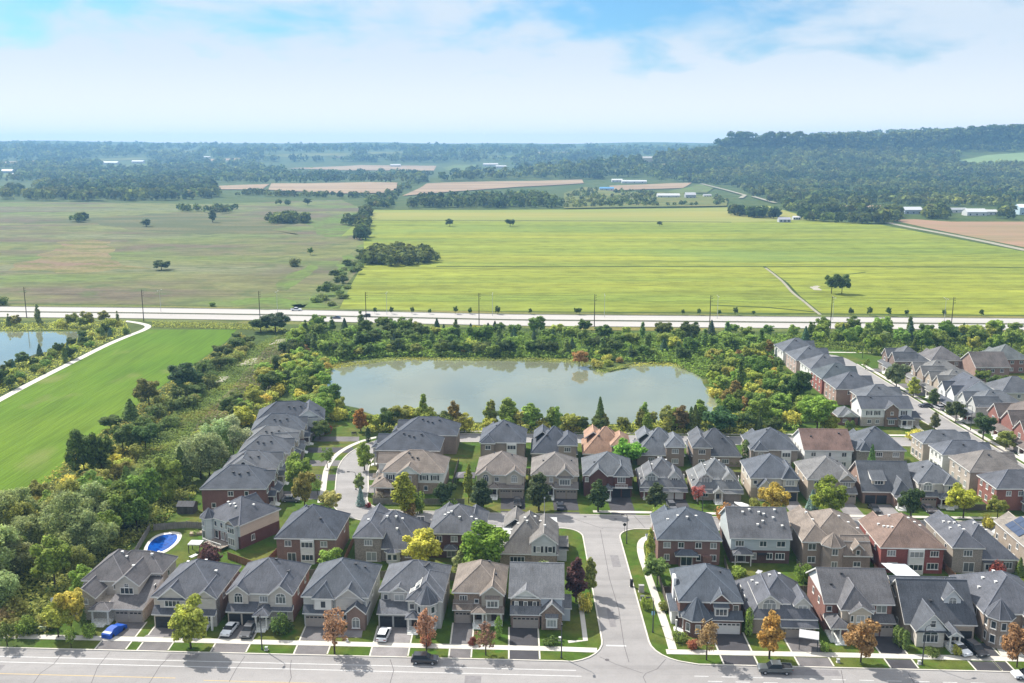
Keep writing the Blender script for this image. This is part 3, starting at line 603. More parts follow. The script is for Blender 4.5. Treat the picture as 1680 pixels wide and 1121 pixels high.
def body(h, y0=0, eave=5.7, kind='hip', p=.62, z1=2.95, lo=None, up=None):
    w = h.W / 2
    h.wallbox(-w, w, y0, h.D, 0, z1, lo or h.lo); h.wallbox(-w + .002, w - .002, y0 + .002, h.D - .002, z1, eave, up or h.up)
    h.roof(-w, w, y0, h.D, eave, kind, p)
def sides(h, n=2):
    for f in 'LR':
        for k in range(n):
            y = h.D * (.35 + .4 * k)
            h.win(f, y, 3.7, 1.0, 1.3, 1)
            if k: h.win(f, y - 1, 1.0, 1.0, 1.1, 1)
def upbay(h, x0, x1, y0, roof='gy', p=.8, wn=(2.2, 1.4, 3, True), z0=2.9, eave=5.65, y1=None, w=None, pent=False):
    """a projecting upper storey with its own gable or hip"""
    w = w or h.up; b = y1 if y1 is not None else 2.0
    h.wallbox(x0, x1, y0, b, z0, eave, w)
    L = b + (x1 - x0 + .8) / 2 * p / .62 + 1.2 if roof != 'flat' else b
    if roof == 'gy': h.roof(x0, x1, y0, L, eave, 'gy', p, 'gable_roof', .35, w, (1, 0))
    elif roof == 'hip': h.roof(x0, x1, y0, L + 1.5, eave, 'hip', p, 'bay_roof', .35)
    if wn:
        ww, hh, n, ar = wn; h.win('F', (x0 + x1) / 2, z0 + 1.0, ww, hh, n, ar, False, y0)
    if pent: h.skirt(x0 - .3, x1 + .3, y0 - .5, y0, eave - .2, eave + .1, 'pent_roof', .1)
def garblock(h, x0, x1, y0, y1, c, nd=2, glazed=True, zl=2.85, zh=4.0, w=None, over=.45):
    w = w or h.lo
    h.wallbox(x0, x1, y0, y1 + .1, 0, 2.75, w)
    h.skirt(x0 - .3, x1 + .3, y0 - over, y1, zl, zh)
    n = nd; ww = (x1 - x0 - .5 - .35 * (n - 1)) / n
    for i in range(n): h.garage(x0 + .25 + ww / 2 + i * (ww + .35), y0, ww, c, glazed)
def dormer(h, x0, x1, y0, zb, p=.9, roof='gy', wn=(1.5, 1.2, 2, False), dep=4.0, ht=1.7, w=None):
    w = w or h.up
    h.wallbox(x0, x1, y0, y0 + dep * .8, zb, zb + ht, w)
    h.roof(x0, x1, y0, y0 + dep, zb + ht, roof, p, 'dormer_roof', .3, w, (1, 0))
    h.win('F', (x0 + x1) / 2, zb + .35, wn[0], wn[1], wn[2], wn[3], False, y0)
def boxbay(h, face, u, z0, z1, w, at, dep=.7, n=3, wins=((3.9, 1.3),), c=None, cap=True):
    """white framed bay of windows standing out from a wall (front or back)"""
    s_ = -1 if face == 'F' else 1
    y0, y1 = (at - dep, at) if face == 'F' else (at, at + dep)
    h.box('bay', 'siding', (c or WHITE)[1], u - w / 2, u + w / 2, y0, y1, z0, z1)
    for z, hh in wins: h.win(face, u, z, w - .3, hh, n, False, False, y0 if face == 'F' else y1)
    if cap:
        if face == 'F': h.skirt(u - w / 2 - .2, u + w / 2 + .2, y0 - .25, y1, z1 + .1, z1 + .55, 'bay_roof', .1)
        else: h.box('bay_roof', 'shingle', h.roofc, u - w / 2 - .2, u + w / 2 + .2, y0, y1 + .2, z1, z1 + .14)
def backs(h, ups, downs, doors=(), bays=(), eave=5.7):
    for u, w, n in ups: h.win('B', u, 3.8, w, 1.35, n)
    for u, w, n in downs: h.win('B', u, .95, w, 1.45, n)
    for u in doors: h.win('B', u, .25, 1.9, 2.1, 2)
    for u, w, z0, z1 in bays:
        boxbay(h, 'B', u, z0, z1, w, h.D, .65, 3, tuple(q for q in ((.9, 1.4), (3.8, 1.35)) if q[0] > z0), None, z1 < 5)
def plainfront(h, c=TD):
    x = h.W / 2
    garblock(h, -x + .3, -x + 5.8, -1.0, 0, c); h.porch(-x + 6.3, -x + 8.6, -1.4, 0, 'gable'); upbay(h, -x + .6, -x + 5.2, -.6, 'gy', .75)
    for u in (x - 2, ): h.win('F', u, 3.8, 1.8, 1.35, 2, at=0); h.win('F', u, .95, 1.8, 1.45, 2, at=0)
def drive(x, y, rot, u0, u1, y0, y1, c, curb=True, h=None):
    m = Matrix.Rotation(rot, 4, 'Z'); f = lambda a, b: tuple((m @ Vector((a, b, 0)) + Vector((x, y, 0)))[:2])
    if h is not None and h.flip: u0, u1 = -u1, -u0
    sheet('driveway', [f(u0, y0), f(u1, y0), f(u1, y1), f(u0, y1)], .018, M['asphalt_drive'], color=c)
    sheet('driveway', [f(u0 - .1, y0 - 4.4), f(u1 + .1, y0 - 4.4), f(u1, y0 - 1.8), f(u0, y0 - 1.8)], .0185, M['asphalt_drive'], color=c) if curb else None
    if curb: 
        for u in (u0 - .35, u1 + .02):
            sheet('drive_edge', [f(u, y0 - 4.3), f(u + .33, y0 - 4.3), f(u + .33, y1 - .3), f(u, y1 - .3)], .0225, M['concrete'])
PALE, MIDA, DARKA = lin(190, 184, 184, .46)[:3], lin(150, 145, 146, .5)[:3], lin(92, 90, 95, .55)[:3]

# ---- front row along the main road (fronts face the camera)
def front(label, xl, xr, y, D_, roof, lo, up=None, flip=False): return House(label, (xl + xr) / 2, y, YAW, xr - xl - .8, D_, roof, lo, up, flip=flip)
GREYUP = (.105, .102, .108)
h = front('large beige house with a blue-covered car on its driveway, leftmost in front', -84.0, -69.2, 166.2, 16.3, (.115, .108, .112), st(196, 186, 174), si(206, 198, 188)); W0 = h.W
h.wallbox(-6.9, 6.9, 9.2, 16.3, 0, 5.7, h.lo); h.wallbox(-6.9, 1.3, 5.4, 9.3, 2.6, 5.7, h.up); h.wallbox(-6.88, 6.9, .3, 9.3, 0, 2.75, h.lo)
h.roof(-6.9, 1.3, 5.4, 16.3, 5.7, 'hip', .75); h.roof(-4, 6.9, 9.2, 16.25, 5.68, 'hip', .75); h.wallbox(.1, 4.6, 3.6, 9.4, 2.9, 5.65, h.up)
h.roof(.1, 4.6, 3.6, 12, 5.66, 'gy', .8, 'gable_roof', .4, h.up, (1, 0)); h.win('F', 2.35, 3.85, 2.6, 1.35, 3, False, False, 3.6); h.win('F', 2.35, 5.25, 1.0, .4, 1, True, False, 3.6)
h.win('F', 5.8, 3.9, 1.9, 1.35, 2, False, False, 9.2); h.win('F', -5.8, 3.9, .9, 1.2, 1, False, False, 5.4); h.win('F', -.7, 3.9, .8, 1.0, 1, False, False, 5.4)
h.skirt(.0, 7.2, -.7, 9.2, 2.9, 5.0); h.wallbox(1.6, 6.88, -.2, 1, 0, 2.75, h.lo)
h.garage(2.9, -.2, 2.35, TD); h.garage(5.55, -.2, 2.35, TD)
h.wallbox(-6.7, -2.6, .6, 6, 0, 4.4, h.lo); h.roof(-6.7, -2.6, .6, 6.4, 4.4, 'gy', .8, 'gable_roof', .4, h.lo, (1, 0)); h.win('F', -4.3, .9, .95, 1.7, 1, False, False, .6); h.win('F', -5.6, .9, .95, 1.7, 1, False, False, .6); h.win('F', -4.3, 3.1, .95, .9, 1, True, False, .6)
h.porch(-2.6, .9, -1.4, .6, 'hip', 3.0); sides(h)
for x, y in ((-2, 12), (4.5, 14), (-1, 11.5), (2.2, 7.5), (4, 12)): h.vent(x, y, WD)
h = front('beige house with two front gables behind the yellow-green street tree', -67.6, -54.9, 164.8, 13.2, GREY, BEIGE, si(210, 204, 196))
h.wallbox(-5.9, 5.9, 0, 13.2, 0, 5.7, br(176, 144, 128)); h.roof(-5.9, 5.9, 0, 13.2, 5.7, 'hip', .66); h.wallbox(-5.93, 5.88, -.03, .5, 0, 5.66, BEIGE)
upbay(h, -4.6, .2, -.5, 'gy', .8, (3.0, 1.4, 4, False), 2.9, 5.6, None, None, True); upbay(h, 2.2, 5.9, -.4, 'gy', .75, (2.2, 1.4, 3, True), 0, 5.62)
garblock(h, -5.6, -.3, 1.0 - 2.2, .0, DD, 1, False); h.skirt(1.6, 6.1, -1.6, -.4, 2.8, 3.5, 'porch_roof')
h.porch(1.9, 4.6, -2.4, -.4, None, 2.9); h.box('porch_post', 'paint', WD, 5.4, 5.75, -2.0, -1.65, 0, 2.7)
for x, y in ((1, 9), (-3, 10), (3.6, 7)): h.vent(x, y, WD)
h.win('R', 4, 3.7, 1, 1.3, 1); h.win('R', 9, 3.7, 1, 1.3, 1)
h = front('beige house with a white and a dark car before two black garage openings', -54, -41, 166.3, 12.4, GREY, BEIGE, si(208, 200, 190))
h.wallbox(-6.1, 6.1, 0, 12.4, 0, 5.7, br(166, 108, 88)); h.roof(-6.1, 6.1, 0, 12.4, 5.7, 'hip', .66); h.wallbox(-6.13, 6.08, -.03, .5, 0, 5.66, h.up)
upbay(h, -5.9, -2.2, -.5, 'gy', .8, (1.7, 1.4, 3, True)); upbay(h, 2.0, 6.0, -.5, 'gy', .8, (2.0, 1.4, 3, True), 2.9)
h.win('F', .6, 3.9, 1.6, 1.3, 3, at=-.03); garblock(h, -5.9, -.6, -1.6, 0, DD, 2, False); h.porch(-.3, 2.2, -3.4, 0, 'hip', 2.9); h.skirt(2.2, 6.3, -1.3, 0, 2.8, 3.5, 'porch_roof'); h.win('F', 4, .8, 2.2, 1.6, 3, at=-.03)
for x, y in ((1.2, 7), (4, 5.2), (.4, 9.5)): h.vent(x, y)
h.win('R', 4, 3.7, 1, 1.3, 1); h.win('R', 9, 3.7, 1, 1.3, 1)
h = front('grey house with an arched brick entry gable behind the copper-orange street tree', -39.6, -26.7, 164.9, 13.4, (.08, .088, .104), GRYS, si(206, 200, 194))
h.wallbox(-6, 6, 0, 13.4, 0, 5.7, h.lo); h.roof(-6, 6, 0, 13.4, 5.7, 'hip', .68)
upbay(h, -3.9, -.4, -.7, 'hip', .95, None, 2.9); h.box('panel', 'paint', WD, -3.7, -.6, -.76, -.7, 3.0, 5.5); h.win('F', -2.1, 3.7, 1.1, 1.5, 1, at=-.76)
upbay(h, .2, 5.2, -.4, 'gy', .78, (2.4, 1.5, 4, False), 0, 5.3); garblock(h, -5.7, -.6, -.9, .0, TD, 1)
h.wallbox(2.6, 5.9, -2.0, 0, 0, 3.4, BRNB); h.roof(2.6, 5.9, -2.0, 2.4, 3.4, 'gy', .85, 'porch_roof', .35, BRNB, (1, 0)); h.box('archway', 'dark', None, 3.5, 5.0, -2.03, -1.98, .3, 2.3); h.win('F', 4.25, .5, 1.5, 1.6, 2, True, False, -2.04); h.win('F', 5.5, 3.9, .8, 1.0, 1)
h.skirt(-.2, 2.6, -1.2, 0, 2.8, 3.4, 'porch_roof')
for x, y in ((2.4, 8), (-1, 9.5), (4, 9)): h.vent(x, y)
h.win('R', 5, 3.7, 1, 1.3, 1); h.win('R', 9.5, 3.7, 1, 1.3, 1)
h = front('grey house with an octagonal turret bay and the white car parked at its left', -25.3, -12.6, 167.0, 11, (.10, .105, .12), GRYS, si(204, 200, 196))
h.wallbox(-5.95, 5.95, 0, 11, 0, 5.7, h.lo); h.roof(-5.95, 5.95, 0, 11, 5.7, 'hip', .64); h.wallbox(-.3, 5.9, -3.4, .1, 0, 5.66, h.lo); h.roof(-.3, 5.9, -3.4, 7.5, 5.66, 'hip', .66, 'wing_roof')
h.turret(3.3, -3.4, 1.9, 0, 5.66, h.lo, 1.25, ((.8, 1.6), (3.7, 1.4))); h.win('F', .5, 3.8, 1, 1.2, 1, at=-3.4)
upbay(h, -4.0, -.8, -.3, 'gy', .6, (1.9, 1.3, 2, False)); h.win('F', -5.0, 3.9, .9, 1.2, 1); garblock(h, -5.9, -.4, -3.2, 0, DD, 2, True, 2.85, 4.0); h.porch(-.3, 2.0, -5.0, -3.4, 'hip', 2.9)
for k in range(4): h.vent(1.9 + k * .15, 4.4 + k * .7)
h.win('R', 4, 3.7, 1, 1.3, 1); h.win('R', 8, 3.7, 1, 1.3, 1)
for i in range(3):
    for j in range(2):
        f_ = lambda x, d: (x, 5.82 + (x + .7) * .66 + d); x0 = -.25 + j * 1.05; y0 = -1.9 + i * 1.7; q = MB(); z0, z1 = f_(x0, .1)[1], f_(x0 + 1.0, .1)[1]
        q.face([(x0, y0, z0), (x0 + 1, y0, z1), (x0 + 1, y0 + 1.62, z1), (x0, y0 + 1.62, z0)], 0); q.face([(x0 + .1, y0 + .1, z0 + .1 * .66 + .02), (x0 + .9, y0 + .1, z1 - .1 * .66 + .02), (x0 + .9, y0 + 1.52, z1 - .1 * .66 + .02), (x0 + .1, y0 + 1.52, z0 + .1 * .66 + .02)], 1); q.build('solar_panel', [M['trim'], M['glass']], h.root)
h = front('narrow brown-roofed house with a white bay window and red potted flowers on its porch', -11.4, -1.2, 166.6, 11.4, BROWN, st(158, 146, 132), si(186, 178, 166))
h.wallbox(-4.7, 4.7, 0, 11.4, 0, 5.7, st(160, 140, 124)); h.roof(-4.7, 4.7, 0, 11.4, 5.7, 'hip', .68); upbay(h, .6, 4.6, -.9, 'gy', .8, None, 0, 5.62); boxbay(h, 'F', 2.7, 3.3, 5.0, 2.4, -.9, .6, 3, ((3.5, 1.3),), WHITE)
h.win('F', -2.9, 3.9, 1.5, 1.2, 3); h.win('F', -.4, 3.5, .9, .9, 1); garblock(h, -4.6, -1.3, -1.2, 0, TD, 1, True, 2.85, 3.6); h.skirt(-4.9, -1.0, -.3, 0, 3.5, 4.2, 'pent_roof'); h.porch(-1.0, 1.2, -2.6, -.5, 'hip', 2.9); h.skirt(1.2, 4.9, -2.4, -.9, 2.7, 3.4, 'porch_roof')
h.porch(1.3, 4.6, -2.2, -.9, None, 2.8, 2, .4, .5, False)
for x, y in ((3, 4.4), (1.5, 8)): h.vent(x, y)
sides(h, 1)
h = front('narrow light grey house with black shutters, on the left corner of the side street', -.7, 9.8, 164.6, 11.6, LGREY, BRNB, si(206, 208, 210))
h.wallbox(-4.85, 4.85, 0, 11.6, 0, 2.9, st(164, 148, 134)); h.wallbox(-4.84, 4.84, .01, 11.6, 2.9, 5.7, si(200, 206, 214)); h.roof(-4.85, 4.85, 0, 11.6, 5.7, 'gx', .68)
h.wallbox(-4.83, .8, -.25, 1, 2.9, 5.6, st(164, 148, 134)); h.roof(-4.3, .4, -.25, 5.6, 5.64, 'gy', .62, 'gable_roof', .5, WHITE, (1, 0))
for u in (-3.7, -2.0, -.3): h.win('F', u, 3.7, .8, 1.3, 1, at=-.25); h.shutters(u, 3.75, .8, 1.25, -.25)
h.wallbox(1.0, 4.85, -1.6, .2, 0, 3.2, st(160, 140, 126)); h.roof(1.0, 4.85, -1.6, 5.0, 3.25, 'gy', .95, 'gable_roof', .4, st(160, 140, 126), (1, 0)); boxbay(h, 'F', 2.9, .7, 2.7, 2.1, -1.6, .6, 3, ((.9, 1.5),))
garblock(h, -4.6, .7, -1.1, 0, TD, 1, True, 2.9, 4.4, BRNB)
h.wallbox(4.86, 6.4, 2, 7, 0, 2.6, si(200, 206, 214)); h.skirt(4.8, 6.7, 1.7, 7, 2.7, 3.0, 'porch_roof')
for x, y in ((-3.5, 8), (-2.2, 8.8), (2, 7)): h.vent(x, y, WD)
h.win('R', 4, 3.7, 1, 1.3, 1); h.win('R', 8, 3.7, 1, 1.3, 1)
h = front('dark brick house with a pointed octagonal turret, on the right corner of the side street', 30.6, 42.9, 162.9, 13, BLUEG, br(132, 92, 78), br(132, 92, 78))
h.wallbox(-5.6, 5.6, 0, 13, 0, 5.7, h.lo); h.roof(-5.6, 5.6, 0, 13, 5.7, 'hip', .68); h.turret(-2.6, -.6, 2.6, 0, 3.3, h.lo, 1.15, ((.9, 1.7),))
upbay(h, .2, 3.6, -.3, 'gy', .9, None, 3, 5.6, None, h.lo, False); boxbay(h, 'F', 1.9, 3.2, 5.0, 2.5, -.3, .7, 3, ((3.4, 1.4),)); h.win('F', 4.7, 3.7, 1.1, 1.4, 1)
garblock(h, .3, 5.6, -1.4, 0, WD, 1, True, 2.95, 4.0); h.skirt(-5.9, .3, -.8, 0, 2.9, 3.7, 'porch_roof'); h.wallbox(-6.8, -5.62, 2, 8, 0, 2.7, WHITE); h.skirt(-7.2, -5.5, 1.6, 8.2, 2.8, 3.2, 'porch_roof')
for z in (3.4,): h.box('chimney', 'siding', (.7, .7, .68), -6.1, -5.6, 6, 8, 0, 7.4)
h.porch(-6.6, -4.9, -1.6, .2, None, 2.8, 1)
for x, y in ((1, 9), (3, 8)): h.vent(x, y)
sides(h, 1)
h = front('grey house with two front dormers behind the parked pickup truck', 43.6, 56.2, 161.4, 14.5, GREY, TANB, si(216, 212, 204))
h.wallbox(-5.9, 5.9, 0, 14.5, 0, 3.1, h.lo); h.roof(-5.9, 5.9, 0, 14.5, 3.1, 'hip', .86)
upbay(h, -4.3, -.4, 1.0, 'gy', .75, (2.5, 1.5, 3, True), 3.0, 5.5, 6); h.wallbox(-.5, 1.4, 1.9, 5, 3.0, 5.2, h.up); h.win('F', .5, 3.9, 1.0, 1.0, 1, at=1.9); h.roof(-1.2, 1.4, 1.9, 6, 5.15, 'hip', .5, 'bay_roof', .3)
dormer(h, 2.4, 5.2, 1.2, 3.6, 1.0, 'gy', (1.7, 1.2, 2, False), 5, 1.5); h.skirt(-.6, 6.2, -1.7, .2, 2.2, 3.2, 'garage_roof'); h.wallbox(.2, 5.6, -1.3, .2, 0, 2.4, h.lo); h.garage(1.6, -1.3, 2.3, TD, True, 2.1); h.garage(4.2, -1.3, 2.3, TD, True, 2.1)
h.win('F', -2.5, .9, 2.2, 1.5, 3)
for x, y in ((-3.5, 7), (-1, 8), (1, 8.6), (-4, 9)): h.vent(x, y, WD)
h.win('L', 6, 3.4, 1, 1.2, 1); h.win('L', 10, 3.4, 1, 1.2, 1)
h = front('brick house with a steep front gable behind the bright orange street tree', 57.5, 70.4, 162.2, 12.2, (.10, .098, .105), br(158, 104, 88), BEIGE)
h.wallbox(-6.05, 6.05, 0, 12.2, 0, 5.7, h.lo); h.roof(-6.05, 6.05, 0, 12.2, 5.7, 'gx', .62, 'roof', .45, WHITE)
h.wallbox(-3.6, 1.7, -2.2, .2, 2.9, 5.6, BEIGE); h.roof(-3.6, 1.7, -2.2, 6.6, 5.6, 'hip', 1.02, 'gable_roof', .5, BEIGE); h.wallbox(-2.3, 1.3, -3.0, -2, 2.9, 5.3, BEIGE); h.roof(-2.3, 1.3, -3.0, 1.4, 5.3, 'gy', .62, 'gable_roof', .4, BEIGE, (1, 0))
for u, w, a in ((-.5, 1.5, True), (-2.0, .6, False), (1.0, .6, False)): h.win('F', u, 3.5, w, 1.35, 2 if a else 1, False, False, -3.0)
h.win('F', -5.3, 4.0, 1.0, 1.1, 1); h.win('F', 4.2, 3.9, 1.9, 1.5, 2); h.win('F', 2.5, 3.9, .9, 1.3, 1); h.wallbox(1.4, 6.0, -1.5, 0, 0, 2.75, h.lo); h.skirt(.9, 6.4, -2.0, 0, 2.85, 3.7); h.garage(4.9, -1.5, 2.2, TD); h.garage(2.4, -1.5, 2.2, TD)
h.wallbox(-3.4, 1.2, -2.2, .1, 0, 2.9, h.lo); h.porch(-5.9, -2.6, -4.2, -.2, 'hip', 2.9, 3, .42, .6); h.skirt(-6.3, -3.4, -.6, 0, 2.9, 3.6, 'porch_roof')
for x, y in ((-4.4, 3), (-2, 5)): h.vent(x, y)
for q in (4, 8): h.win('L', q, 3.7, 1, 1.3, 1)
h = front('low-fronted house with a steep dark roof, one dormer and a white pedimented porch', 71.3, 84.4, 159.2, 13.6, (.074, .08, .094), TANB, si(222, 224, 226))
h.wallbox(-6.1, 6.1, 0, 13.6, 0, 3.2, h.lo); h.roof(-6.1, 6.1, 0, 11.2, 3.2, 'gx', .98, 'roof', .45, TANB); h.wallbox(-6.0, 6.0, 9, 13.6, 3.1, 5.6, h.lo); h.roof(-6.0, 6.0, 6.0, 13.6, 5.6, 'gx', .5, 'rear_roof', .4, TANB)
h.wallbox(-5.0, -.2, -2.6, .2, 0, 3.1, si(222, 214, 204)); h.roof(-5.0, .2, -2.6, 7.0, 3.15, 'gy', 1.08, 'gable_roof', .5, h.up, (1, 0)); h.win('F', -2.3, 3.8, 1.0, 1.4, 1, False, True, -2.6); h.win('F', -2.6, .9, 2.8, 1.5, 4, True, False, -2.6); h.box('pent_roof', 'shingle', h.roofc, -5.2, .4, -3.0, -2.6, 3.0, 3.16)
dormer(h, 1.4, 4.4, 2.4, 5.0, 1.1, 'gy', (1.5, 1.4, 2, True), 4.5, 1.8, si(222, 224, 226)); h.porch(.2, 2.3, -3.9, -1.0, 'gable', 2.9, 2, .5, .7); h.wallbox(2.4, 5.9, -.6, .2, 0, 3.0, h.lo); h.garage(4.2, -.6, 2.7, DD, False)
for x, y in ((-1, 2.6), (3, 7)): h.vent(x, y)
for q in (4, 9): h.win('L', q, .9, 1, 1.3, 1)
h = front('beige brick house with a round corner turret, rightmost in the front row', 85.0, 98.4, 158.3, 14.6, GREY, br(178, 152, 130), TAUPE)
h.wallbox(-6.3, 6.3, 0, 14.6, 0, 5.7, h.lo); h.roof(-6.3, 6.3, 0, 14.6, 5.7, 'hip', .64); h.turret(-3.9, -.4, 2.3, 0, 5.66, st(172, 158, 146), 1.05, ((.9, 1.6), (3.6, 1.5))); upbay(h, .5, 5.4, -.8, 'gy', .75, (2.2, 1.4, 3, True), 0)
garblock(h, .5, 6.0, -2.4, -.8, TD)
for x, y in ((-4.5, 7), (-3, 9), (-1, 9.4), (-2, 6)): h.vent(x, y, WD)
for q in (3.5, 6, 10): h.win('L', q, 3.6, .9, 1.5, 1)
h.win('L', 8, .8, 1, 1.5, 1)
# driveways of the front row: x from, x to (photo), shade
for xa, xb, ya, c in ((-74.6, -69.4, 166, MIDA), (-66.9, -61.7, 165, MIDA), (-53.6, -47.6, 165.5, MIDA), (-38.6, -33, 165, MIDA), (-25, -18.6, 164.5, PALE), (-11.0, -7.4, 165.6, MIDA), (-.4, 4.7, 164, DARKA), (37, 42.6, 162, DARKA), (50, 55.6, 160.6, MIDA), (65.6, 70, 160.6, DARKA), (80, 84, 158.6, DARKA), (84.4, 86.2, 158, DARKA)):
    yb = W((xa + xb) / 2, 157.25)[1]
    for z0, z1 in ((yb, ya), (W(xa, 152.4)[1], yb - 1.7)):
        sheet('driveway', [(xa, z0 + .02 * (xb - xa)), (xb, z0 - .02 * (xb - xa)), (xb, z1 - .02 * (xb - xa)), (xa, z1 + .02 * (xb - xa))], .018, M['asphalt_drive'], color=c)
    for u in (xa - .3, xb + .05): sheet('drive_edge', [(u, yb - 4.6), (u + .28, yb - 4.6), (u + .28, ya), (u, ya)], .023, CON)
sheet('front_walk', [(-34, 160.3), (-27.6, 160), (-27.8, 163), (-33.8, 163.2)], .03, M['asphalt_drive'], color=PALE); sheet('front_walk', [(35.5, 158), (36.6, 157.8), (36.4, 162), (32.5, 164), (31.6, 163), (35.2, 161.5)], .031, CON)
sheet('front_walk', [(86.5, 153.6), (98, 153), (98, 156), (87, 156.5)], .03, CON); sheet('front_walk', [(-68, 158.4), (-64, 158.3), (-64, 160.6), (-67.4, 161)], .031, M['asphalt_drive'], color=PALE)

# ---- second row (rear walls face the camera)
def back(label, xl, xr, yb, D_, roof, lo, up=None, group='houses of the subdivision'):
    c = (xl + xr) / 2; return House(label, c + D_ * math.sin(YAW) * -1, yb + D_, YAW + math.pi, xr - xl - .8, D_, roof, lo, up, flip=True)
CW = .16   # pale vents
def rvents(h, pts):
    for x, y in pts: h.vent(x, y, WD)
h = House('angled brick and siding house with white rear bays and a raised deck', -59.0, 212.0, Rd(146.6), 11.4, 11.6, GREY, br(128, 72, 66), si(226, 206, 190), flip=True); body(h); W_ = h.W
h.wallbox(-5.75, 5.75, 11.55, 11.75, 2.95, 5.68, si(210, 216, 218))
h.turret(-4.6, 11.6, 1.7, 0, 5.66, si(210, 216, 218), .9, ()); boxbay(h, 'B', 3.9, 0, 5.6, 2.5, 11.7, .9, 3, ((.9, 1.7), (3.7, 1.4)), si(210, 216, 218), True); h.roof(2.4, 5.2, 8, 12.7, 5.7, 'gy', .7, 'gable_roof', .3, h.up, (0, 1))
for u in (-4.6, -2.2, -.2, 1.4): h.win('B', u, 3.8, .9, 1.3, 1, at=13.25 if u < -3 else 11.76); h.win('B', u, .9, 1.2, 1.9, 1, at=13.25 if u < -3 else 11.62)
h.win('R', 8, 1.0, 1.1, 1.4, 2); h.box('deck', 'wood', (.32, .27, .23), -3, 3, 11.8, 15, .6, .75); plainfront(h)
for i in range(5): h.box('deck_rail', 'paint', WD, -3 + i * 1.5, -2.9 + i * 1.5, 14.9, 15, .75, 1.7)
h.box('deck_rail', 'paint', WD, -3, 3.1, 14.88, 15.02, 1.7, 1.8)
rvents(h, [(-2, 8), (-1, 8.4), (0, 8), (1, 8.5), (3, 5), (-3, 5)])
h = back('square brown-brick house with a hipped charcoal roof beside the orange-brown fence', -51.2, -37.6, 192.0, 13.6, (.066, .073, .09), br(160, 118, 98)); body(h, 0, 5.7, 'hip', .72)
backs(h, [(-3.9, 1.5, 2), (3.9, 1.5, 2)], [], (-3.2,), [(.4, 2.9, 0, 5.5)]); plainfront(h); sides(h, 1); h.vent(2.5, 10); h.vent(-1, 6.4)
h = back('grey house whose rear roof sweeps low over a curved white bow window', -34.5, -19.2, 192.4, 13.8, (.098, .102, .118), st(160, 150, 140)); 
h.wallbox(-7.2, -1.5, 0, 13.8, 0, 5.7, h.lo); h.wallbox(-1.6, 7.2, 0, 13.3, 0, 2.95, h.lo); h.roof(-7.2, -1.2, 2, 13.8, 5.7, 'hip', .7); h.roof(-6.5, 7.2, 0, 13.35, 3.0, 'hip', .86, 'main_roof')
h.wallbox(-1.65, -1.45, 9, 13.3, 3, 5.6, h.lo); h.win('B', -4.2, 3.8, 1.8, 1.35, 3); h.win('B', -3.6, .25, 2.3, 2.1, 2); h.turret(1.1, 13.3, 1.6, 0, 2.6, WHITE, .3, ((.8, 1.4),)); h.win('B', .5, .9, 1.0, 1.4, 1, at=14.8); h.win('B', 1.7, .9, 1.0, 1.4, 1, at=14.8); h.win('B', 4.6, .95, 2, 1.4, 3, at=13.3)
plainfront(h); rvents(h, [(-5, 9), (-1, 8), (1, 8), (2.4, 8), (1.5, 10.2)])
h = back('dark red-brick house half hidden by the big round green tree', -18.4, -5.8, 194.6, 12.6, (.095, .098, .11), br(120, 78, 70)); body(h, 0, 5.7, 'hip', .66)
backs(h, [(-3.8, 1.3, 2), (-.5, 1.5, 2), (3.5, 1.5, 2)], [(1.4, 1.3, 2)], (-1.2,)); h.roof(-2.3, -.1, 12.4, 14.2, 2.6, 'hip', .5, 'porch_roof'); plainfront(h); upbay(h, -5, -1.4, -.8, 'hip', 1); upbay(h, 1.5, 5.2, -.8, 'hip', 1)
rvents(h, [(-3, 8), (-2.2, 8.2), (-1.5, 8.3), (.4, 9.5), (3, 9), (4, 8.6)])
h = back('taupe-roofed house with a pale siding rear gable and black shutters', -3.0, 10.0, 189.4, 15, (.15, .14, .132), st(168, 152, 136), si(212, 214, 212))
h.wallbox(-6.1, 6.1, 0, 14.4, 0, 3.0, h.lo); h.wallbox(-5.9, 6.05, 0, 10, 3, 5.6, h.up); h.roof(-6.1, 6.1, 0, 14.4, 3.05, 'hip', .98)
h.wallbox(.6, 5.9, 9, 15, 2.9, 5.7, h.up); h.wallbox(.6, 5.9, 14, 14.96, 0, 2.9, h.lo); h.roof(.6, 5.9, 4, 15, 5.7, 'gy', .75, 'gable_roof', .45, h.up, (0, 1))
for u in (2.1, 4.6):
    h.win('B', u, 3.7, 1.0, 1.35, 1, at=15)
    for d in (-.8, .8): h.box('shutter', 'paint', (.03, .03, .035), u + d - .22, u + d + .22, 15, 15.06, 3.7, 5.05)
h.win('B', -2.4, .9, 3.2, 1.5, 4, at=14.4); plainfront(h); h.wallbox(6.12, 8.2, 4, 11, 0, 2.6, h.up); h.skirt(6.1, 8.6, 3.6, 11.2, 2.7, 3.4, 'porch_roof')
rvents(h, [(-4, 8), (-2.5, 8), (-1, 8.2), (1.2, 7), (2.4, 7.4), (-.5, 9.5), (3.4, 11)])
h = back('brown-brick corner house with four upper rear windows and a dark patio awning', 31.0, 45.0, 191.2, 14, BLUEG, br(152, 108, 94)); body(h, 0, 5.7, 'hip', .64)
backs(h, [(-4.7, 1.6, 2), (-1.7, 1.3, 2), (2.0, 1.4, 2), (5.2, 1.4, 2)], [(-4.7, 1.2, 2), (2.1, 1.0, 1), (5.2, 1.4, 2)], ()); h.win('B', -.6, .2, 2.5, 2.3, 2, at=15); h.wallbox(-2.2, 1.0, 13.8, 15, 0, 2.7, h.lo); h.roof(-2.8, 1.6, 13.2, 15.6, 2.7, 'hip', .5, 'porch_roof', .3); plainfront(h); upbay(h, -5.6, -1.6, -.8, 'hip', .9); h.wallbox(2.9, 4.8, 14, 14.9, 0, 2.2, h.lo)
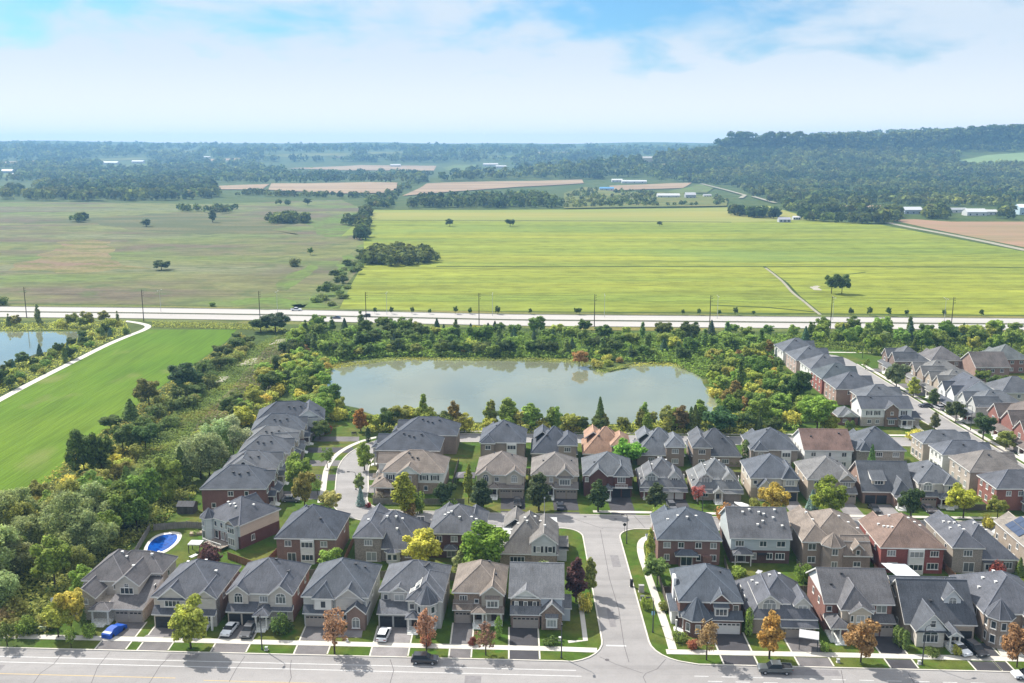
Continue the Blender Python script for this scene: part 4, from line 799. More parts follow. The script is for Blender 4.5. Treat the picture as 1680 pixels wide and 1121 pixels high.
rvents(h, [(-2, 9), (0, 9.5), (2, 9), (-4, 8)]); h.skirt(-8.4, -6.6, 4, 8, 2.7, 3.2, 'side_roof'); h.wallbox(-8, -6.58, 4.2, 8, 0, 2.6, si(228, 216, 204)); sides(h, 1)
h = back('house with blue-grey siding above dark brick and a small rear porch', 46.8, 60.2, 192.0, 13.4, (.10, .102, .112), br(118, 86, 78), si(196, 204, 206)); body(h, 0, 5.7, 'gx', .62)
backs(h, [(-4.4, 1.9, 3), (.6, 1.6, 2), (4.4, 1.9, 2)], [(-1.2, 1.0, 1), (2.1, 1.3, 2), (4.3, 2.0, 3)], (-3.9,)); h.porch(-5.9, -2.2, 13.4, 13.5, None, 2.8, 0, .2, .5, False); h.roof(-5.8, -2.0, 12.4, 15.2, 2.7, 'hip', .5, 'porch_roof', .3)
for u in (-5.6, -2.3): h.box('porch_post', 'paint', WD, u, u + .2, 14.9, 15.1, 0, 2.7)
h.box('awning', 'dark', None, -.6, 1.5, 13.45, 14.4, 2.3, 2.4); plainfront(h); upbay(h, -5.5, -2, -.9, 'hip', 1.0)
rvents(h, [(-3, 8), (-1.5, 7.4), (.5, 8), (1.5, 8.4), (4, 7.4), (1, 10), (-.2, 10.8), (3.4, 9.2), (5, 11)])
h = back('brown-roofed tan brick house with a faceted bay on its rear corner', 61.8, 76.4, 190.0, 15, BROWN, br(170, 146, 126), None)
h.wallbox(-6.9, -2.8, 0, 15, 0, 5.7, h.lo); h.wallbox(-2.9, 6.9, 0, 16.4, 0, 3.3, h.lo); h.wallbox(-2.9, 6.9, 0, 14, 3.3, 5.68, h.lo); h.roof(-6.9, -.8, -.5, 15, 5.7, 'hip', .74); h.roof(-5, 6.9, 0, 14, 5.66, 'hip', .62, 'wing_roof')
h.turret(-.9, 15.4, 2.3, 0, 5.6, br(188, 164, 146), .85, ()); h.roof(1.5, 6.9, 10, 16.4, 3.3, 'gx', .9, 'lower_roof', .4, h.lo)
for z in (.9, 3.8):
    h.win('B', -5.0, z, 1.7, 1.5, 2); h.win('B', -.9, z, 1.3, 1.5, 2, at=17.55)
h.roof(3.2, 5.2, 12.5, 16.6, 4.7, 'gy', 1.0, 'dormer_roof', .3, h.lo, (0, 1)); h.wallbox(3.2, 5.2, 13, 16.55, 3.2, 4.7, h.lo); h.win('B', 4.2, 3.5, .9, 1.2, 1, at=16.6); h.win('B', 4.2, .8, 1.6, 1.2, 2, at=16.4); plainfront(h); sides(h, 1)
h.box('balcony', 'trim', None, -3.4, -.4, 16.9, 18.2, .5, .62)
rvents(h, [(-4, 5), (-3.6, 9), (2, 9), (4, 9.4), (6, 9.6)])
h = back('bright red-brick house with a rust-brown hipped roof and white shade sail', 77.3, 91.0, 187.0, 14.4, (.165, .115, .094), br(168, 78, 66)); body(h, 0, 5.7, 'hip', .66)
backs(h, [(-4.3, 1.8, 3), (4.6, 1.8, 3)], [(4.4, 2.4, 3), (-4.0, 2.2, 2)], (), [(.7, 3.2, 0, 5.6)]); plainfront(h); sides(h)
rvents(h, [(-4.5, 6), (-4, 8), (-3.5, 9), (-3, 10), (1, 8), (2.4, 8), (3.6, 8), (-2, 5)])
h = back('grey house with a low sweeping rear roof, right of the bright red-brick house', 92.4, 106.6, 186.9, 15, GREY, st(172, 162, 150)); 
h.wallbox(-6.7, -.6, 0, 15, 0, 5.7, h.lo); h.wallbox(-.7, 6.7, 0, 14.5, 0, 3.0, h.lo); h.roof(-6.7, -.6, 0, 15, 5.7, 'hip', .72); h.roof(-5, 6.7, 0, 14.5, 3.05, 'hip', .84, 'main_roof'); h.win('B', -3.6, 3.8, 1.9, 1.4, 3); h.win('B', -3.2, .25, 2.3, 2.2, 2); boxbay(h, 'B', .9, 0, 2.5, 1.8, 14.5, .6, 2, ((.8, 1.4),)); h.win('B', 5, .95, 2, 1.5, 3, at=14.5); plainfront(h); sides(h)
rvents(h, [(-5, 5), (-4.4, 6.4), (-3.8, 7.6), (-5, 8.6), (-3.6, 9.6), (-3, 10.6), (.5, 7.4), (2, 7.4), (2.4, 9)])
h = back("tan house with blue solar panels on its roof at the photo's right edge", 107.8, 121.5, 187.2, 14, TAN, TANB); body(h); backs(h, [(-4, 1.6, 2), (0, 1.6, 2), (4, 1.6, 2)], [(4, 2, 2)], (-3,)); plainfront(h); sides(h)
sp_ = MB()
for i in range(3):
    for j in range(2): 
        x0 = -6.25 + j * 1.75; y0 = 3.6 + i * 2.2; z0 = 5.78 + (x0 + 7.05) * .62 + .12; z1 = z0 + 1.65 * .62
        sp_.face([(x0, y0, z0), (x0 + 1.65, y0, z1), (x0 + 1.65, y0 + 2.1, z1), (x0, y0 + 2.1, z0)], 0)
q = sp_.build('solar_panel', M['glass'], h.root); 
for v in q.data.vertices: v.co.x *= -1
q.data.materials[0] = mat('solar_glass', (.03, .05, .10, 1), rough=.15, spec=.6)

# ---- third row (fronts face the camera across the cross street)
def lot(xa, xb, ya, yb, c): sheet('driveway', [(xa, yb + .05), (xb, yb - .15), (xb, ya - .15), (xa, ya)], .0205, M['asphalt_drive'], color=c)
h = House('brown-roofed corner house with white upper siding and dark shutters on the crescent', -35.0, 240.9, Rd(-90 - 3), 12.2, 18, BROWN, st(168, 150, 134), si(236, 236, 234))
w = h.W / 2; h.wallbox(-w, w, 0, 17.6, 0, 2.95, h.lo); h.wallbox(-w, w, 2, 17.6, 2.95, 5.7, h.up); h.roof(-w, w, 2, 17.6, 5.7, 'hip', .62); h.skirt(-w - .3, w + .3, -.8, 2, 2.8, 4.2)
h.wallbox(w - .1, w + 1.0, 6.5, 11, 0, 5.6, h.lo); h.roof(4, w + 1.0, 6, 11.5, 5.62, 'gx', .7, 'gable_roof', .4, WHITE, (0, 1))
for u in (3.8, 12.6, 15.4):
    h.win('R', u, 3.7, 1.1, 1.35, 2)
    for d in (-.85, .85): h.box('shutter', 'paint', (.03, .03, .035), w, w + .06, u + d - .2, u + d + .2, 3.7, 5.05)
h.win('R', 8.7, 3.7, 1.5, 1.4, 2, at=w + 1.0); h.win('R', 13, .9, 1.1, 1.3, 1); h.wallbox(w - .1, w + 3.4, -.2, 4.6, 0, .5, h.lo); h.roof(2, w + 3.2, -.4, 5, 2.7, 'hip', .5, 'porch_roof')
for y in (0, 4.2): h.box('porch_post', 'paint', WD, w + 2.8, w + 3.1, y, y + .3, .5, 2.6)
plainfront(h, WD)
for x, y in ((1, 8), (2.2, 9), (2.4, 10.4), (-1, 7.6)): h.vent(x, y)
for k, (yc, lab) in enumerate(((258.8, 'charcoal-roofed house directly behind the brown-roofed corner house on the crescent'), (273.2, "charcoal-roofed house on the crescent's inner bend nearest the pond"))):
    h = House(lab, -37.5 if k == 0 else -33.5, yc, Rd(-92), 11.6, 18, (.066, .073, .09), br(160, 138, 122), si(200, 194, 186)); w = h.W / 2
    h.wallbox(-w, w, 0, 17.4, 0, 5.7, h.lo); h.roof(-w, w, 0, 17.4, 5.7, 'hip', .62); h.roof(-w, 0, -2, 8, 4.6, 'hip', .66, 'wing_roof'); h.wallbox(-w + .1, -.1, -2, 0, 0, 4.6, h.up); h.win('R', 4, 3.7, 1.4, 1.3, 2); h.win('R', 13, 3.7, 1.4, 1.3, 2); plainfront(h)
    for x, y in ((1, 7), (1.6, 8.6), (2, 10), (1.2, 12)): h.vent(x, y)
R3 = []
def third(label, xl, xr, y, roof, lo, up, drv, dc):
    h = front(label, xl, xr, y, 13, roof, lo, up); R3.append(h)
    sheet('driveway', [(drv[0], 223.2 - .046 * 0 + (-.046 * drv[0])), (drv[1], 223.2 - .046 * drv[1]), (drv[1], y - .5), (drv[0], y - .5)], .0205, M['asphalt_drive'], color=dc)
    sheet('driveway', [(drv[0], 220.5 - .046 * drv[0]), (drv[1], 220.5 - .046 * drv[1]), (drv[1], 222 - .046 * drv[1]), (drv[0], 222 - .046 * drv[0])], .0205, M['asphalt_drive'], color=dc)
    return h
h = third('brown-roofed beige house with two arched gable windows above a double garage', -9.5, 3.5, 232.6, (.165, .142, .128), si(196, 182, 166), si(206, 196, 182), (-2.8, 3.3), DARKA); body(h)
upbay(h, -5.4, -2.1, -.5, 'gy', .7, (1.7, 1.4, 3, True)); upbay(h, 1.6, 5.6, -.5, 'gy', .7, (1.7, 1.4, 3, True)); h.win('F', -.9, 3.9, 1.1, 1.2, 2); garblock(h, -.2, 5.9, -1.6, 0, TD, 2, True, 2.8, 3.4); h.porch(-2.6, -.5, -2.2, 0, 'hip', 2.9); h.win('F', -4.2, .8, 1.8, 1.6, 2); sides(h)
h.vent(-2, 9); h.vent(2.6, 8.4)
h = third('taupe-roofed house with a white bow window over its double garage', 4.7, 17.2, 232.2, (.16, .145, .135), st(178, 164, 148), TAUPE, (10.4, 16.6), DARKA); body(h)
upbay(h, .6, 4.6, -.6, 'gy', .9, None, 2.9, 5.6, None, None, True); boxbay(h, 'F', 2.6, 3.4, 5.2, 3.0, -.6, .5, 4, ((3.5, 1.5),)); h.win('F', -.9, 3.9, 1, 1.2, 1); garblock(h, .2, 5.8, -1.6, 0, TD, 2); h.porch(-1.8, 0, -2, 0, 'gable', 2.9); h.win('F', -4, 3.9, 1.6, 1.4, 2); h.win('F', -4, .9, 1.6, 1.4, 2); sides(h); h.vent(-3, 5); h.vent(4.4, 8)
h = third('dark red-brick house with a white balcony over black garage doors', 18.1, 31.2, 232.2, (.10, .108, .12), br(126, 78, 70), br(126, 78, 70), (24.4, 30.4), DARKA); body(h)
upbay(h, -4.6, -.4, -.7, 'gy', .9, (1.8, 1.4, 2, False), 0); upbay(h, 1.6, 5.2, -.5, 'hip', 1.0, (2.0, 1.9, 3, False)); h.box('balcony', 'trim', None, 1.8, 5.0, -1.5, -.5, 2.7, 2.85); h.box('balcony_rail', 'trim', None, 1.8, 5.0, -1.5, -1.42, 3.7, 3.8)
for i in range(9): h.box('balcony_rail', 'trim', None, 1.85 + i * .38, 1.92 + i * .38, -1.5, -1.44, 2.85, 3.7)
garblock(h, .9, 6, -.4, 0, DD, 2, False, 2.7, 2.9); h.porch(-.8, .8, -2.6, 0, 'hip', 2.8); h.win('F', -5.4, 3.9, 1, 1.2, 1); h.win('F', 3.4, .9, 2, 1.2, 2, at=-.2); sides(h); h.vent(-3.4, 4)
def loft(h, flip=False):
    h.flip = flip; w = h.W / 2
    h.wallbox(-w, w, 0, 13, 0, 3.1, h.lo); h.roof(-w, w, 0, 13, 3.1, 'hip', .92)
    upbay(h, -4.6, -1.4, 1.0, 'gy', .75, (2.2, 1.5, 3, True), 3.1, 5.4, 6); h.wallbox(-1.5, .4, 1.8, 5, 3.1, 5.0, h.up); h.win('F', -.5, 3.8, 1.1, 1.0, 2, at=1.8); h.roof(-2, .4, 1.8, 6, 5.0, 'hip', .5, 'bay_roof', .3)
    dormer(h, 1.6, 4.2, 1.2, 3.7, 1.1, 'gy', (1.7, 1.2, 3, False), 5, 1.5); h.skirt(-w - .4, w + .4, -1.4, .1, 2.4, 3.2, 'porch_roof'); sides(h, 1)
    for x, y in ((-2.4, 7), (-.6, 8), (1.4, 8.2)): h.vent(x, y, WD)
h = third('grey two-dormer house with two white garage doors and a black driveway', 32.6, 44.8, 230.6, (.115, .118, .128), REDB, si(214, 214, 212), (39, 44.4), DARKA); loft(h)
h.garage(1.6, -.3, 2.1, WD); h.garage(4.0, -.3, 2.1, WD); h.porch(-5.2, -.2, -1.2, 0, None, 2.6, 3, .4, .5, False); h.win('F', -3, .9, 1.8, 1.4, 2)
h = third('pale-roofed two-dormer house with a gabled porch, beside the pink-leaved tree', 46.0, 58.7, 229.4, (.14, .145, .152), TAUPE, si(216, 212, 206), (53.4, 58), PALE); loft(h)
h.porch(-1.2, 1.0, -2.2, 0, 'gable', 2.9, 2, .42, .8); h.garage(3.6, -.3, 3.6, TD); h.win('F', -3.4, .9, 2, 1.4, 3); h.box('porch_post', 'paint', WD, -5.4, -5.1, -1.2, -.9, 0, 2.4)
h = third('slate-roofed house with a steep hipped peak, behind the orange-topped round tree', 60.6, 73.2, 230.4, (.085, .094, .112), TAUPE, si(214, 206, 192), (68.6, 72.6), PALE); body(h, 0, 5.6, 'hip', .66)
upbay(h, 2.0, 5.6, -.7, 'hip', 1.15, (2.2, 1.4, 3, False)); upbay(h, -4.2, -.6, -1.6, 'gy', 1.0, None, 0, 3.4); garblock(h, 2.2, 5.7, -1.4, 0, DD, 1, False); h.porch(-.4, 1.6, -2, 0, 'hip', 2.8); h.win('F', -4.8, 3.9, 1.0, 1.1, 1); h.win('F', -2.4, .8, 2, 1.5, 3, at=-1.6); sides(h); h.vent(0, 9)
h = third('light grey-roofed house behind the blue spruce in the third row', 74.7, 87.2, 229.0, (.145, .142, .142), st(192, 180, 164), TAUPE, (81.6, 86.2), PALE); body(h)
upbay(h, 2.0, 5.4, -.5, 'gy', .85, (2.0, 1.4, 3, False), 2.9, 5.6, None, None, True); garblock(h, 1.4, 5.8, -1.8, 0, TD, 1); h.porch(-1, 1.2, -2, 0, 'hip', 2.8); h.win('F', -3.4, 3.9, 2, 1.4, 3); h.win('F', -3.4, .9, 2, 1.4, 3); sides(h); h.vent(1, 9); h.vent(4, 10)
h = third('brick house with a flat shed dormer above two dark garage doors', 88.1, 101, 227.0, (.088, .094, .106), br(176, 138, 118), BEIGE, (89.6, 95.2), PALE); w = h.W / 2
h.wallbox(-w, w, 0, 13, 0, 3.2, h.lo); h.roof(-w, w, 0, 13, 3.2, 'gx', .84, 'roof', .45, h.lo); h.wallbox(-3.6, -.4, 1.2, 5, 4.2, 5.9, BEIGE); h.skirt(-3.9, -.1, .8, 5.6, 5.95, 7.9, 'dormer_roof'); h.win('F', -1.9, 4.6, 2.2, 1.1, 3, at=1.2)
h.wallbox(1.0, 5.2, -2.4, .2, 0, 3.1, h.lo); h.roof(1.0, 5.2, -2.4, 6, 3.15, 'hip', 1.25, 'gable_roof'); h.garage(-4.2, -.1, 2.5, DD, False); h.garage(-1.4, -.1, 2.5, DD, False); h.porch(1.2, 3.4, -4, -2.4, 'hip', 2.8); h.win('L', 6, 3.9, 1, 1.3, 1)
h = third('grey house with a broad rounded porch roof, right of the shed-dormer house', 101.6, 112.2, 226.2, (.10, .106, .12), REDB, si(214, 208, 200), (102.2, 106), PALE); body(h)
upbay(h, -4.6, -1.2, -.6, 'flat', .7, (2.2, 1.5, 3, True)); upbay(h, 1.2, 4.6, -.8, 'hip', .8, (1.8, 1.4, 3, True)); garblock(h, -4.7, -.6, -1.4, 0, TD, 1); h.porch(-.2, 4.2, -2.6, -.6, 'hip', 2.7, 3); sides(h); h.vent(-2, 6); h.vent(2, 8)
h = House('red-brick corner house with a side porch, rightmost on the cross street', 133.6, 227.2, Rd(90), 9.4, 14, GREY, br(168, 98, 80), br(168, 98, 80)); body(h)
for u in (3, 8, 11): h.win('L', u, 3.8, 1.3, 1.3, 2)
h.wallbox(-6.4, -4.6, 2, 7.4, 0, 5.5, si(186, 190, 194)); h.roof(-6.4, -3, 2, 7.4, 5.5, 'gx', .8, 'gable_roof', .35, si(186, 190, 194), (1, 0)); h.win('L', 4.7, 3.6, 2, 1.3, 3, at=-6.4); h.roof(-9.4, -6.0, 1.4, 8, 2.7, 'hip', .45, 'porch_roof')
for u in (1.8, 4.6, 7.4): h.box('porch_post', 'paint', WD, -9.0, -8.7, u, u + .3, 0, 2.6)
for u in (-3, 0, 3): h.win('B', u, 3.8, 1.1, 1.3, 2); h.win('B', u, .9, 1.2, 1.4, 2)
plainfront(h); h.vent(-2, 4); h.vent(1, 6, WD)

# ---- fourth row (rear walls face the camera, fronts on the north street)
def fourth(label, xl, xr, yb, roof, lo, up=None, D_=13): return back(label, xl, xr, yb, D_, roof, lo, up)
h = fourth('slate-roofed house with a white double-height rear bay, beside the gazebo', -9.4, 4.0, 260, (.074, .082, .1), br(168, 146, 128)); body(h, 0, 5.7, 'hip', .7); backs(h, [(-3.8, 1.8, 3)], [(-3.8, 1.8, 3)], (), [(2.6, 2.8, 0, 5.5)]); h.roof(-5.8, -2.4, 8, 13.9, 5.66, 'hip', .8, 'bay_roof'); h.wallbox(-5.8, -2.4, 12, 13.9, 0, 5.6, h.lo); h.win('B', -4.1, 3.8, 1.6, 1.3, 2, at=13.9); plainfront(h)
h.vent(1, 8); h.vent(-2, 8)
def sweep(h, left=True):
    """rear roof that sweeps low on one side, with a hipped two-storey wing on the other"""
    w = h.W / 2; s_ = 1 if left else -1
    h.wallbox(-w, w, 0, h.D - .6, 0, 3, h.lo); h.roof(-w, w, 0, h.D - .6, 3.05, 'hip', .94)
    xa, xb = (w - 5.0, w) if left else (-w, -w + 5.0)
    h.wallbox(xa, xb - .01, 3, h.D, 0, 5.7, h.lo); h.roof(xa, xb, 3.5, h.D, 5.7, 'hip', .78, 'wing_roof'); h.win('B', (xa + xb) / 2, 3.8, 1.9, 1.35, 3); h.win('B', (xa + xb) / 2, .9, 1.9, 1.4, 3); h.win('B', -2.5 * s_, .9, 2, 1.4, 3, at=h.D - .6); plainfront(h)
    for x, y in ((-1.4, 5.6), (0, 5.6), (1.2, 5.8), (-2, 8.6)): h.vent(x * s_, y)
h = fourth('slate-roofed house left of the house with the orange-brown roof', 5.2, 18.6, 257.4, (.074, .082, .1), br(170, 150, 132)); sweep(h)
h = fourth('house with an orange-brown shingle roof', 19.9, 33.5, 257, RUST, br(178, 150, 128)); sweep(h)
h = fourth('pale blue-grey roofed house right of the one with the orange-brown roof', 35, 48.8, 255.9, (.125, .134, .15), br(162, 138, 118)); sweep(h)
h = fourth('slate-roofed house behind the three dark cedars', 50.4, 64.6, 255, (.085, .09, .102), br(172, 148, 128)); sweep(h, False)
h = fourth('slate-roofed house with a white double-height rear bay behind two tall cedars', 66.2, 79.8, 253.2, (.08, .088, .104), br(176, 158, 142)); body(h, 0, 5.7, 'hip', .66); backs(h, [(-3.6, 1.8, 3)], [(-3.6, 2, 3)], (), [(3.2, 2.6, 0, 5.5)]); h.roof(-5.4, -2.2, 8, 13.8, 5.66, 'hip', .9, 'bay_roof'); h.wallbox(-5.4, -2.2, 12, 13.8, 0, 5.6, h.lo); h.win('B', -3.8, 3.8, 1.7, 1.3, 2, at=13.8); plainfront(h); sides(h); h.vent(-1, 7); h.vent(2, 8)
h = fourth('white-sided house with a straight rust-brown roof', 81, 94.8, 252.8, RUSTY, si(236, 234, 230), si(238, 238, 236)); w = h.W / 2; body(h, 0, 5.7, 'gx', .6); backs(h, [(-4, 1.4, 2), (.5, .8, 1), (4.4, 1.4, 2)], [(4.4, 1.4, 2)]); h.roof(-2.4, 2, 12.6, 16, 2.7, 'hip', .4, 'porch_roof'); plainfront(h); upbay(h, -5.4, -2, -.8, 'hip', 1.0); upbay(h, 1, 4.4, -.8, 'hip', 1.0)
for x, y in ((-2, 6), (0, 6.2), (4, 8), (-4, 9)): h.vent(x, y)
for q in (3, 6, 9): h.win('L', q, 3.6, .9, 1.3, 1)
h = fourth('slate-roofed stone house with a slatted white pergola at its back', 95.6, 109.4, 252.8, (.082, .09, .106), st(176, 166, 154)); body(h, 0, 5.7, 'hip', .72); backs(h, [(-.4, 1.8, 3), (4.2, 1.8, 3)], [(-3.4, 1.8, 3), (.4, 1.6, 2)]); h.roof(-5.6, -3, 8, 13.6, 5.66, 'hip', 1.2, 'bay_roof'); plainfront(h); sides(h); h.vent(0, 7); h.vent(-1.4, 7.6)

# ---- crescent, left side (fronts face right)
def cres(label, y, x0, D_, W_, roof, lo, up, tilt=4):
    h = House(label, x0 + D_, y, Rd(90 + tilt), W_, D_, roof, lo, up); return h
def crfront(h, s_=1):
    w = h.W / 2; garblock(h, min(s_ * .2, s_ * (w - .2)), max(s_ * .2, s_ * (w - .2)), -1.8, 0, TD, 2); h.porch(*sorted((-s_ * .4, -s_ * 3)), -1.6, 0, 'gable', 2.8); upbay(h, *sorted((s_ * .8, s_ * 4.6)), -.6, 'gy', .8); h.win('F', -s_ * 3.4, 3.8, 1.8, 1.35, 3)
    for x, y in ((-2, 5), (-2.4, 7), (-2, 8.6), (1.4, 6)): h.vent(x, y)
h = cres('red-brick house with a plain brick side wall, just behind the angled house', 228.2, -76.6, 15.6, 11.4, (.08, .088, .105), br(148, 98, 84), None, 1); body(h, 0, 5.7, 'hip', .68); h.win('L', 8.5, 3.8, 1.4, 1.3, 2); h.win('L', 4.6, 3.8, 1.0, 1.3, 1); h.win('L', 12.8, .8, 1.1, 1.3, 1); crfront(h)
h = cres('crescent house with a white side gable and a round black vent', 243.2, -76, 13.6, 10.6, (.10, .105, .118), TAUPE, WHITE, 4); body(h, 0, 5.5, 'hip', .6); h.roof(-h.W / 2 - .1, 1, 4, 12.6, 5.5, 'gx', .66, 'gable_roof', .4, WHITE, (1, 0)); crfront(h)
q = MB().tube((0, 0, 0), (-.08, 0, 0), .5, .5, 16).build('round_vent', M['dark'], h.root); q.location = (-h.W / 2 - .1, 8.3, 7.0)
h = cres('grey-roofed crescent house just behind the one with the white side gable', 255.4, -75.5, 13.4, 10.6, (.092, .098, .112), TAUPE, BEIGE, 5); body(h, 0, 5.7, 'hip', .64); crfront(h)
h = cres("palest grey roof among the houses on the crescent's left side", 266.4, -76.6, 14, 10.4, (.13, .134, .142), st(170, 158, 146), BEIGE, 6); body(h, 0, 5.6, 'hip', .6); crfront(h, -1)
h = cres('slate-roofed crescent house second nearest the pond on the left side', 277.8, -78, 15, 10.6, (.08, .088, .104), br(150, 120, 104), BEIGE, 8); body(h, 0, 5.7, 'hip', .66); crfront(h)
h = cres('charcoal-roofed crescent house nearest the pond, beside the crimson shrub', 290.4, -79.6, 18, 11.4, (.066, .073, .09), st(176, 168, 158), WHITE, 10); body(h, 0, 5.9, 'hip', .68); h.roof(-h.W / 2, h.W / 2, -2, 7, 5.2, 'gx', .7, 'wing_roof', .4, WHITE); h.wallbox(-h.W / 2 + .1, h.W / 2 - .1, -2, 0, 0, 5.2, h.lo); h.win('L', -.2, 3.4, 1.2, 1.5, 2); crfront(h, -1)

# ---- right street, left side (rear walls are sunlit, fronts face right)
def rleft(label, y0, y1, xb, D_, roof, lo, up=None):
    h = House(label, xb + D_, (y0 + y1) / 2, Rd(90), y1 - y0 - 1.0, D_, roof, lo, up, group='houses along the right-hand street'); return h
def rback(h, s_=1):
    w = h.W / 2
    for u in (-w * .6, 0, w * .6): h.win('B', u, 3.8, 1.1, 1.3, 2); h.win('B', u, .7, 1.4, 1.7, 2)
    garblock(h, *sorted((s_ * .1, s_ * (w - .2))), -1.6, 0, TD, 1); h.porch(*sorted((-s_ * .5, -s_ * 2.8)), -1.6, 0, 'gable', 2.8); upbay(h, *sorted((s_ * .4, s_ * (w - .5))), -.6, 'gy', .8)
    for x, y in ((-1.5, 8), (1, 6), (2, 8.4)): h.vent(x, y)
for y0, y1, xb, rf, lo, up, hp, lab in (
    (383.2, 397.4, 112, (.092, .1, .116), WHITE, WHITE, .62, 'white-walled house at the far end of the long row by the wood'),
    (366.6, 381.6, 112.6, (.092, .1, .116), br(206, 176, 160), br(206, 176, 160), .6, 'pinkish-brick house second from the far end of the long row by the wood'),
    (350.8, 365.2, 113.4, (.10, .106, .12), WHITE, WHITE, .62, 'white-walled house between two brick ones in the long row by the wood'),
    (335.6, 349.4, 112.8, (.075, .088, .098), br(180, 96, 80), br(180, 96, 80), .64, 'red-brick house with a teal-grey roof in the long row by the wood'),
    (320.6, 334.4, 113, (.088, .094, .11), br(190, 150, 132), br(190, 150, 132), .68, 'pinkish-brick house at the near end of the long row by the wood'),
    (305.8, 318.6, 117, (.105, .112, .126), br(168, 128, 112), br(168, 128, 112), .62, 'brick house directly behind the white house with brown stone gable'),
    (258.6, 267.6, 117, (.115, .122, .138), br(206, 186, 166), br(206, 186, 166), .62, 'beige-walled house at the corner of the north street and the right-hand street'),
    (248.4, 257.6, 118, (.10, .108, .128), WHITE, WHITE, .62, 'white-walled house with a blue-grey roof, left of the right-hand street'),
    (234.6, 247.2, 119, (.16, .145, .135), br(200, 182, 164), br(200, 182, 164), .62, 'beige house with a brown roof, left of the right-hand street')):
    h = rleft(lab, y0, y1, xb, 14.5, rf, lo, up); body(h, 0, 5.7, 'hip', hp); rback(h); h.win('L', 5, 3.8, 1.2, 1.3, 2); h.win('L', 10, 3.8, 1.2, 1.3, 2)
h = House('white house with dark shutters, a brown stone gable and a corner porch', 120.6, 295.4, Rd(0), 16.2, 9.2, (.082, .088, .104), st(196, 186, 174), si(240, 240, 238), group='houses along the right-hand street'); body(h, 0, 5.7, 'gx', .6)
h.wallbox(-.6, 3.6, -.7, .2, 0, 5.6, st(150, 126, 108)); h.roof(-.6, 3.6, -.7, 5.4, 5.62, 'gy', .8, 'gable_roof', .4, st(150, 126, 108), (1, 0)); h.win('F', 1.5, 3.9, 1.0, 1.1, 2, at=-.7); h.win('F', 1.5, .8, 2, 1.5, 3, at=-.7); h.skirt(-.1, 3.1, -1.5, -.7, 2.6, 3.1, 'pent_roof', .1)
for u in (-5.6, -3, 5.6):
    h.win('F', u, 3.7, 1.1, 1.4, 2); h.shutters(u, 3.7, 1.1, 1.4, 0)
for u in (-5.4, -2.8): h.win('F', u, .9, 1.3, 1.3, 2)
h.porch(4, 8, -2.2, 0, 'hip', 2.8, 3); h.wallbox(8.1, 11, .5, 8, 0, 2.8, h.lo); h.skirt(3.7, 11.2, -.3, 4, 2.8, 4.0, 'porch_roof'); h.vent(-4, 4); h.vent(-3, 5)
h.win('L', 3, 3.6, 1, 1.4, 1); h.win('L', 6, .9, 1.2, 1.4, 2)
h = House('low brick garden house left of the white house with dark shutters', 108.8, 296.6, 0, 6.4, 7.5, (.12, .126, .134), br(150, 100, 84), None, group='houses along the right-hand street'); body(h, 0, 2.9, 'hip', .6, 1.5); h.win('F', -1, .9, 1.4, 1.2, 2); h.door(1.6, 0); h.roof(-1.6, 2.6, -.4, 4, 2.9, 'gy', .6, 'gable_roof', .3, WHITE, (1, 0))

# ---- right street, right side (fronts face left)
def rright(label, y0, y1, xf, D_, roof, lo, up=None):
    return House(label, xf, (y0 + y1) / 2, Rd(-90), y1 - y0 - 1.0, D_, roof, lo, up, group='houses along the right-hand street')
def rfront(h, s_=1, c=TD, gb=2):
    w = h.W / 2
    garblock(h, *sorted((-s_ * .4, -s_ * (w - .2))), -1.8, 0, c, 1 if w < 5.5 else 2); upbay(h, *sorted((-s_ * .6, -s_ * (w - .4))), -.7, 'gy', .95, (1.5, 1.4, 2, False))
    upbay(h, *sorted((s_ * .8, s_ * (w - .2))), -.6, 'gy', .95, (1.5, 1.4, 2, False), 0); h.porch(*sorted((s_ * .2, s_ * (w - .4))), -3.0, -.6, 'shed', 2.6, 3)
    for x, y in ((1, 7), (-1, 9)): h.vent(x, y)
    h.win('R', 4, 3.8, 1.2, 1.3, 2); h.win('R', 9, 3.8, 1.2, 1.3, 2); h.win('R', 6.4, .9, 1.4, 1.3, 2)
for y0, y1, xf, D_, rf, lo, up, kd, hp, lab in (
    (364.6, 379.4, 151.5, 12.5, (.10, .104, .112), br(150, 122, 108), br(150, 122, 108), 'hip', .7, 'dark grey house with two pointed gables at the far bend of the right-hand street'),
    (341, 355, 152.6, 16, (.155, .152, .148), br(176, 146, 130), st(172, 156, 142), 'hip', .62, 'long pale grey-roofed brick house behind the yellow-green tree on the right-hand street'),
    (326.6, 340, 152.4, 16, (.150, .147, .142), br(180, 150, 134), TAUPE, 'hip', .62, 'beige gabled house with a brown gable peak on the right of the right-hand street'),
    (311.6, 325, 150.6, 15, (.074, .08, .098), BRNB, si(240, 240, 240), 'gx', .66, 'dark-roofed house with two white front gables on the right-hand street'),
    (297.2, 310.6, 151, 16, (.115, .122, .134), BLUES, si(206, 206, 202), 'hip', .62, 'grey-roofed house with pale siding beside the crimson shrub on the right-hand street'),
    (277, 293.6, 152.6, 16, (.125, .104, .095), br(172, 104, 88), br(172, 104, 88), 'hip', .7, 'red-brick house with three steep gables and a rust roof on the right-hand street'),
    (258.6, 274.6, 151, 16, (.125, .104, .095), br(176, 108, 92), br(176, 108, 92), 'hip', .7, "red-brick house with a wide front porch at the photo's right edge")):
    h = rright(lab, y0, y1, xf, D_, rf, lo, up); body(h, 0, 5.7, kd, hp); rfront(h)
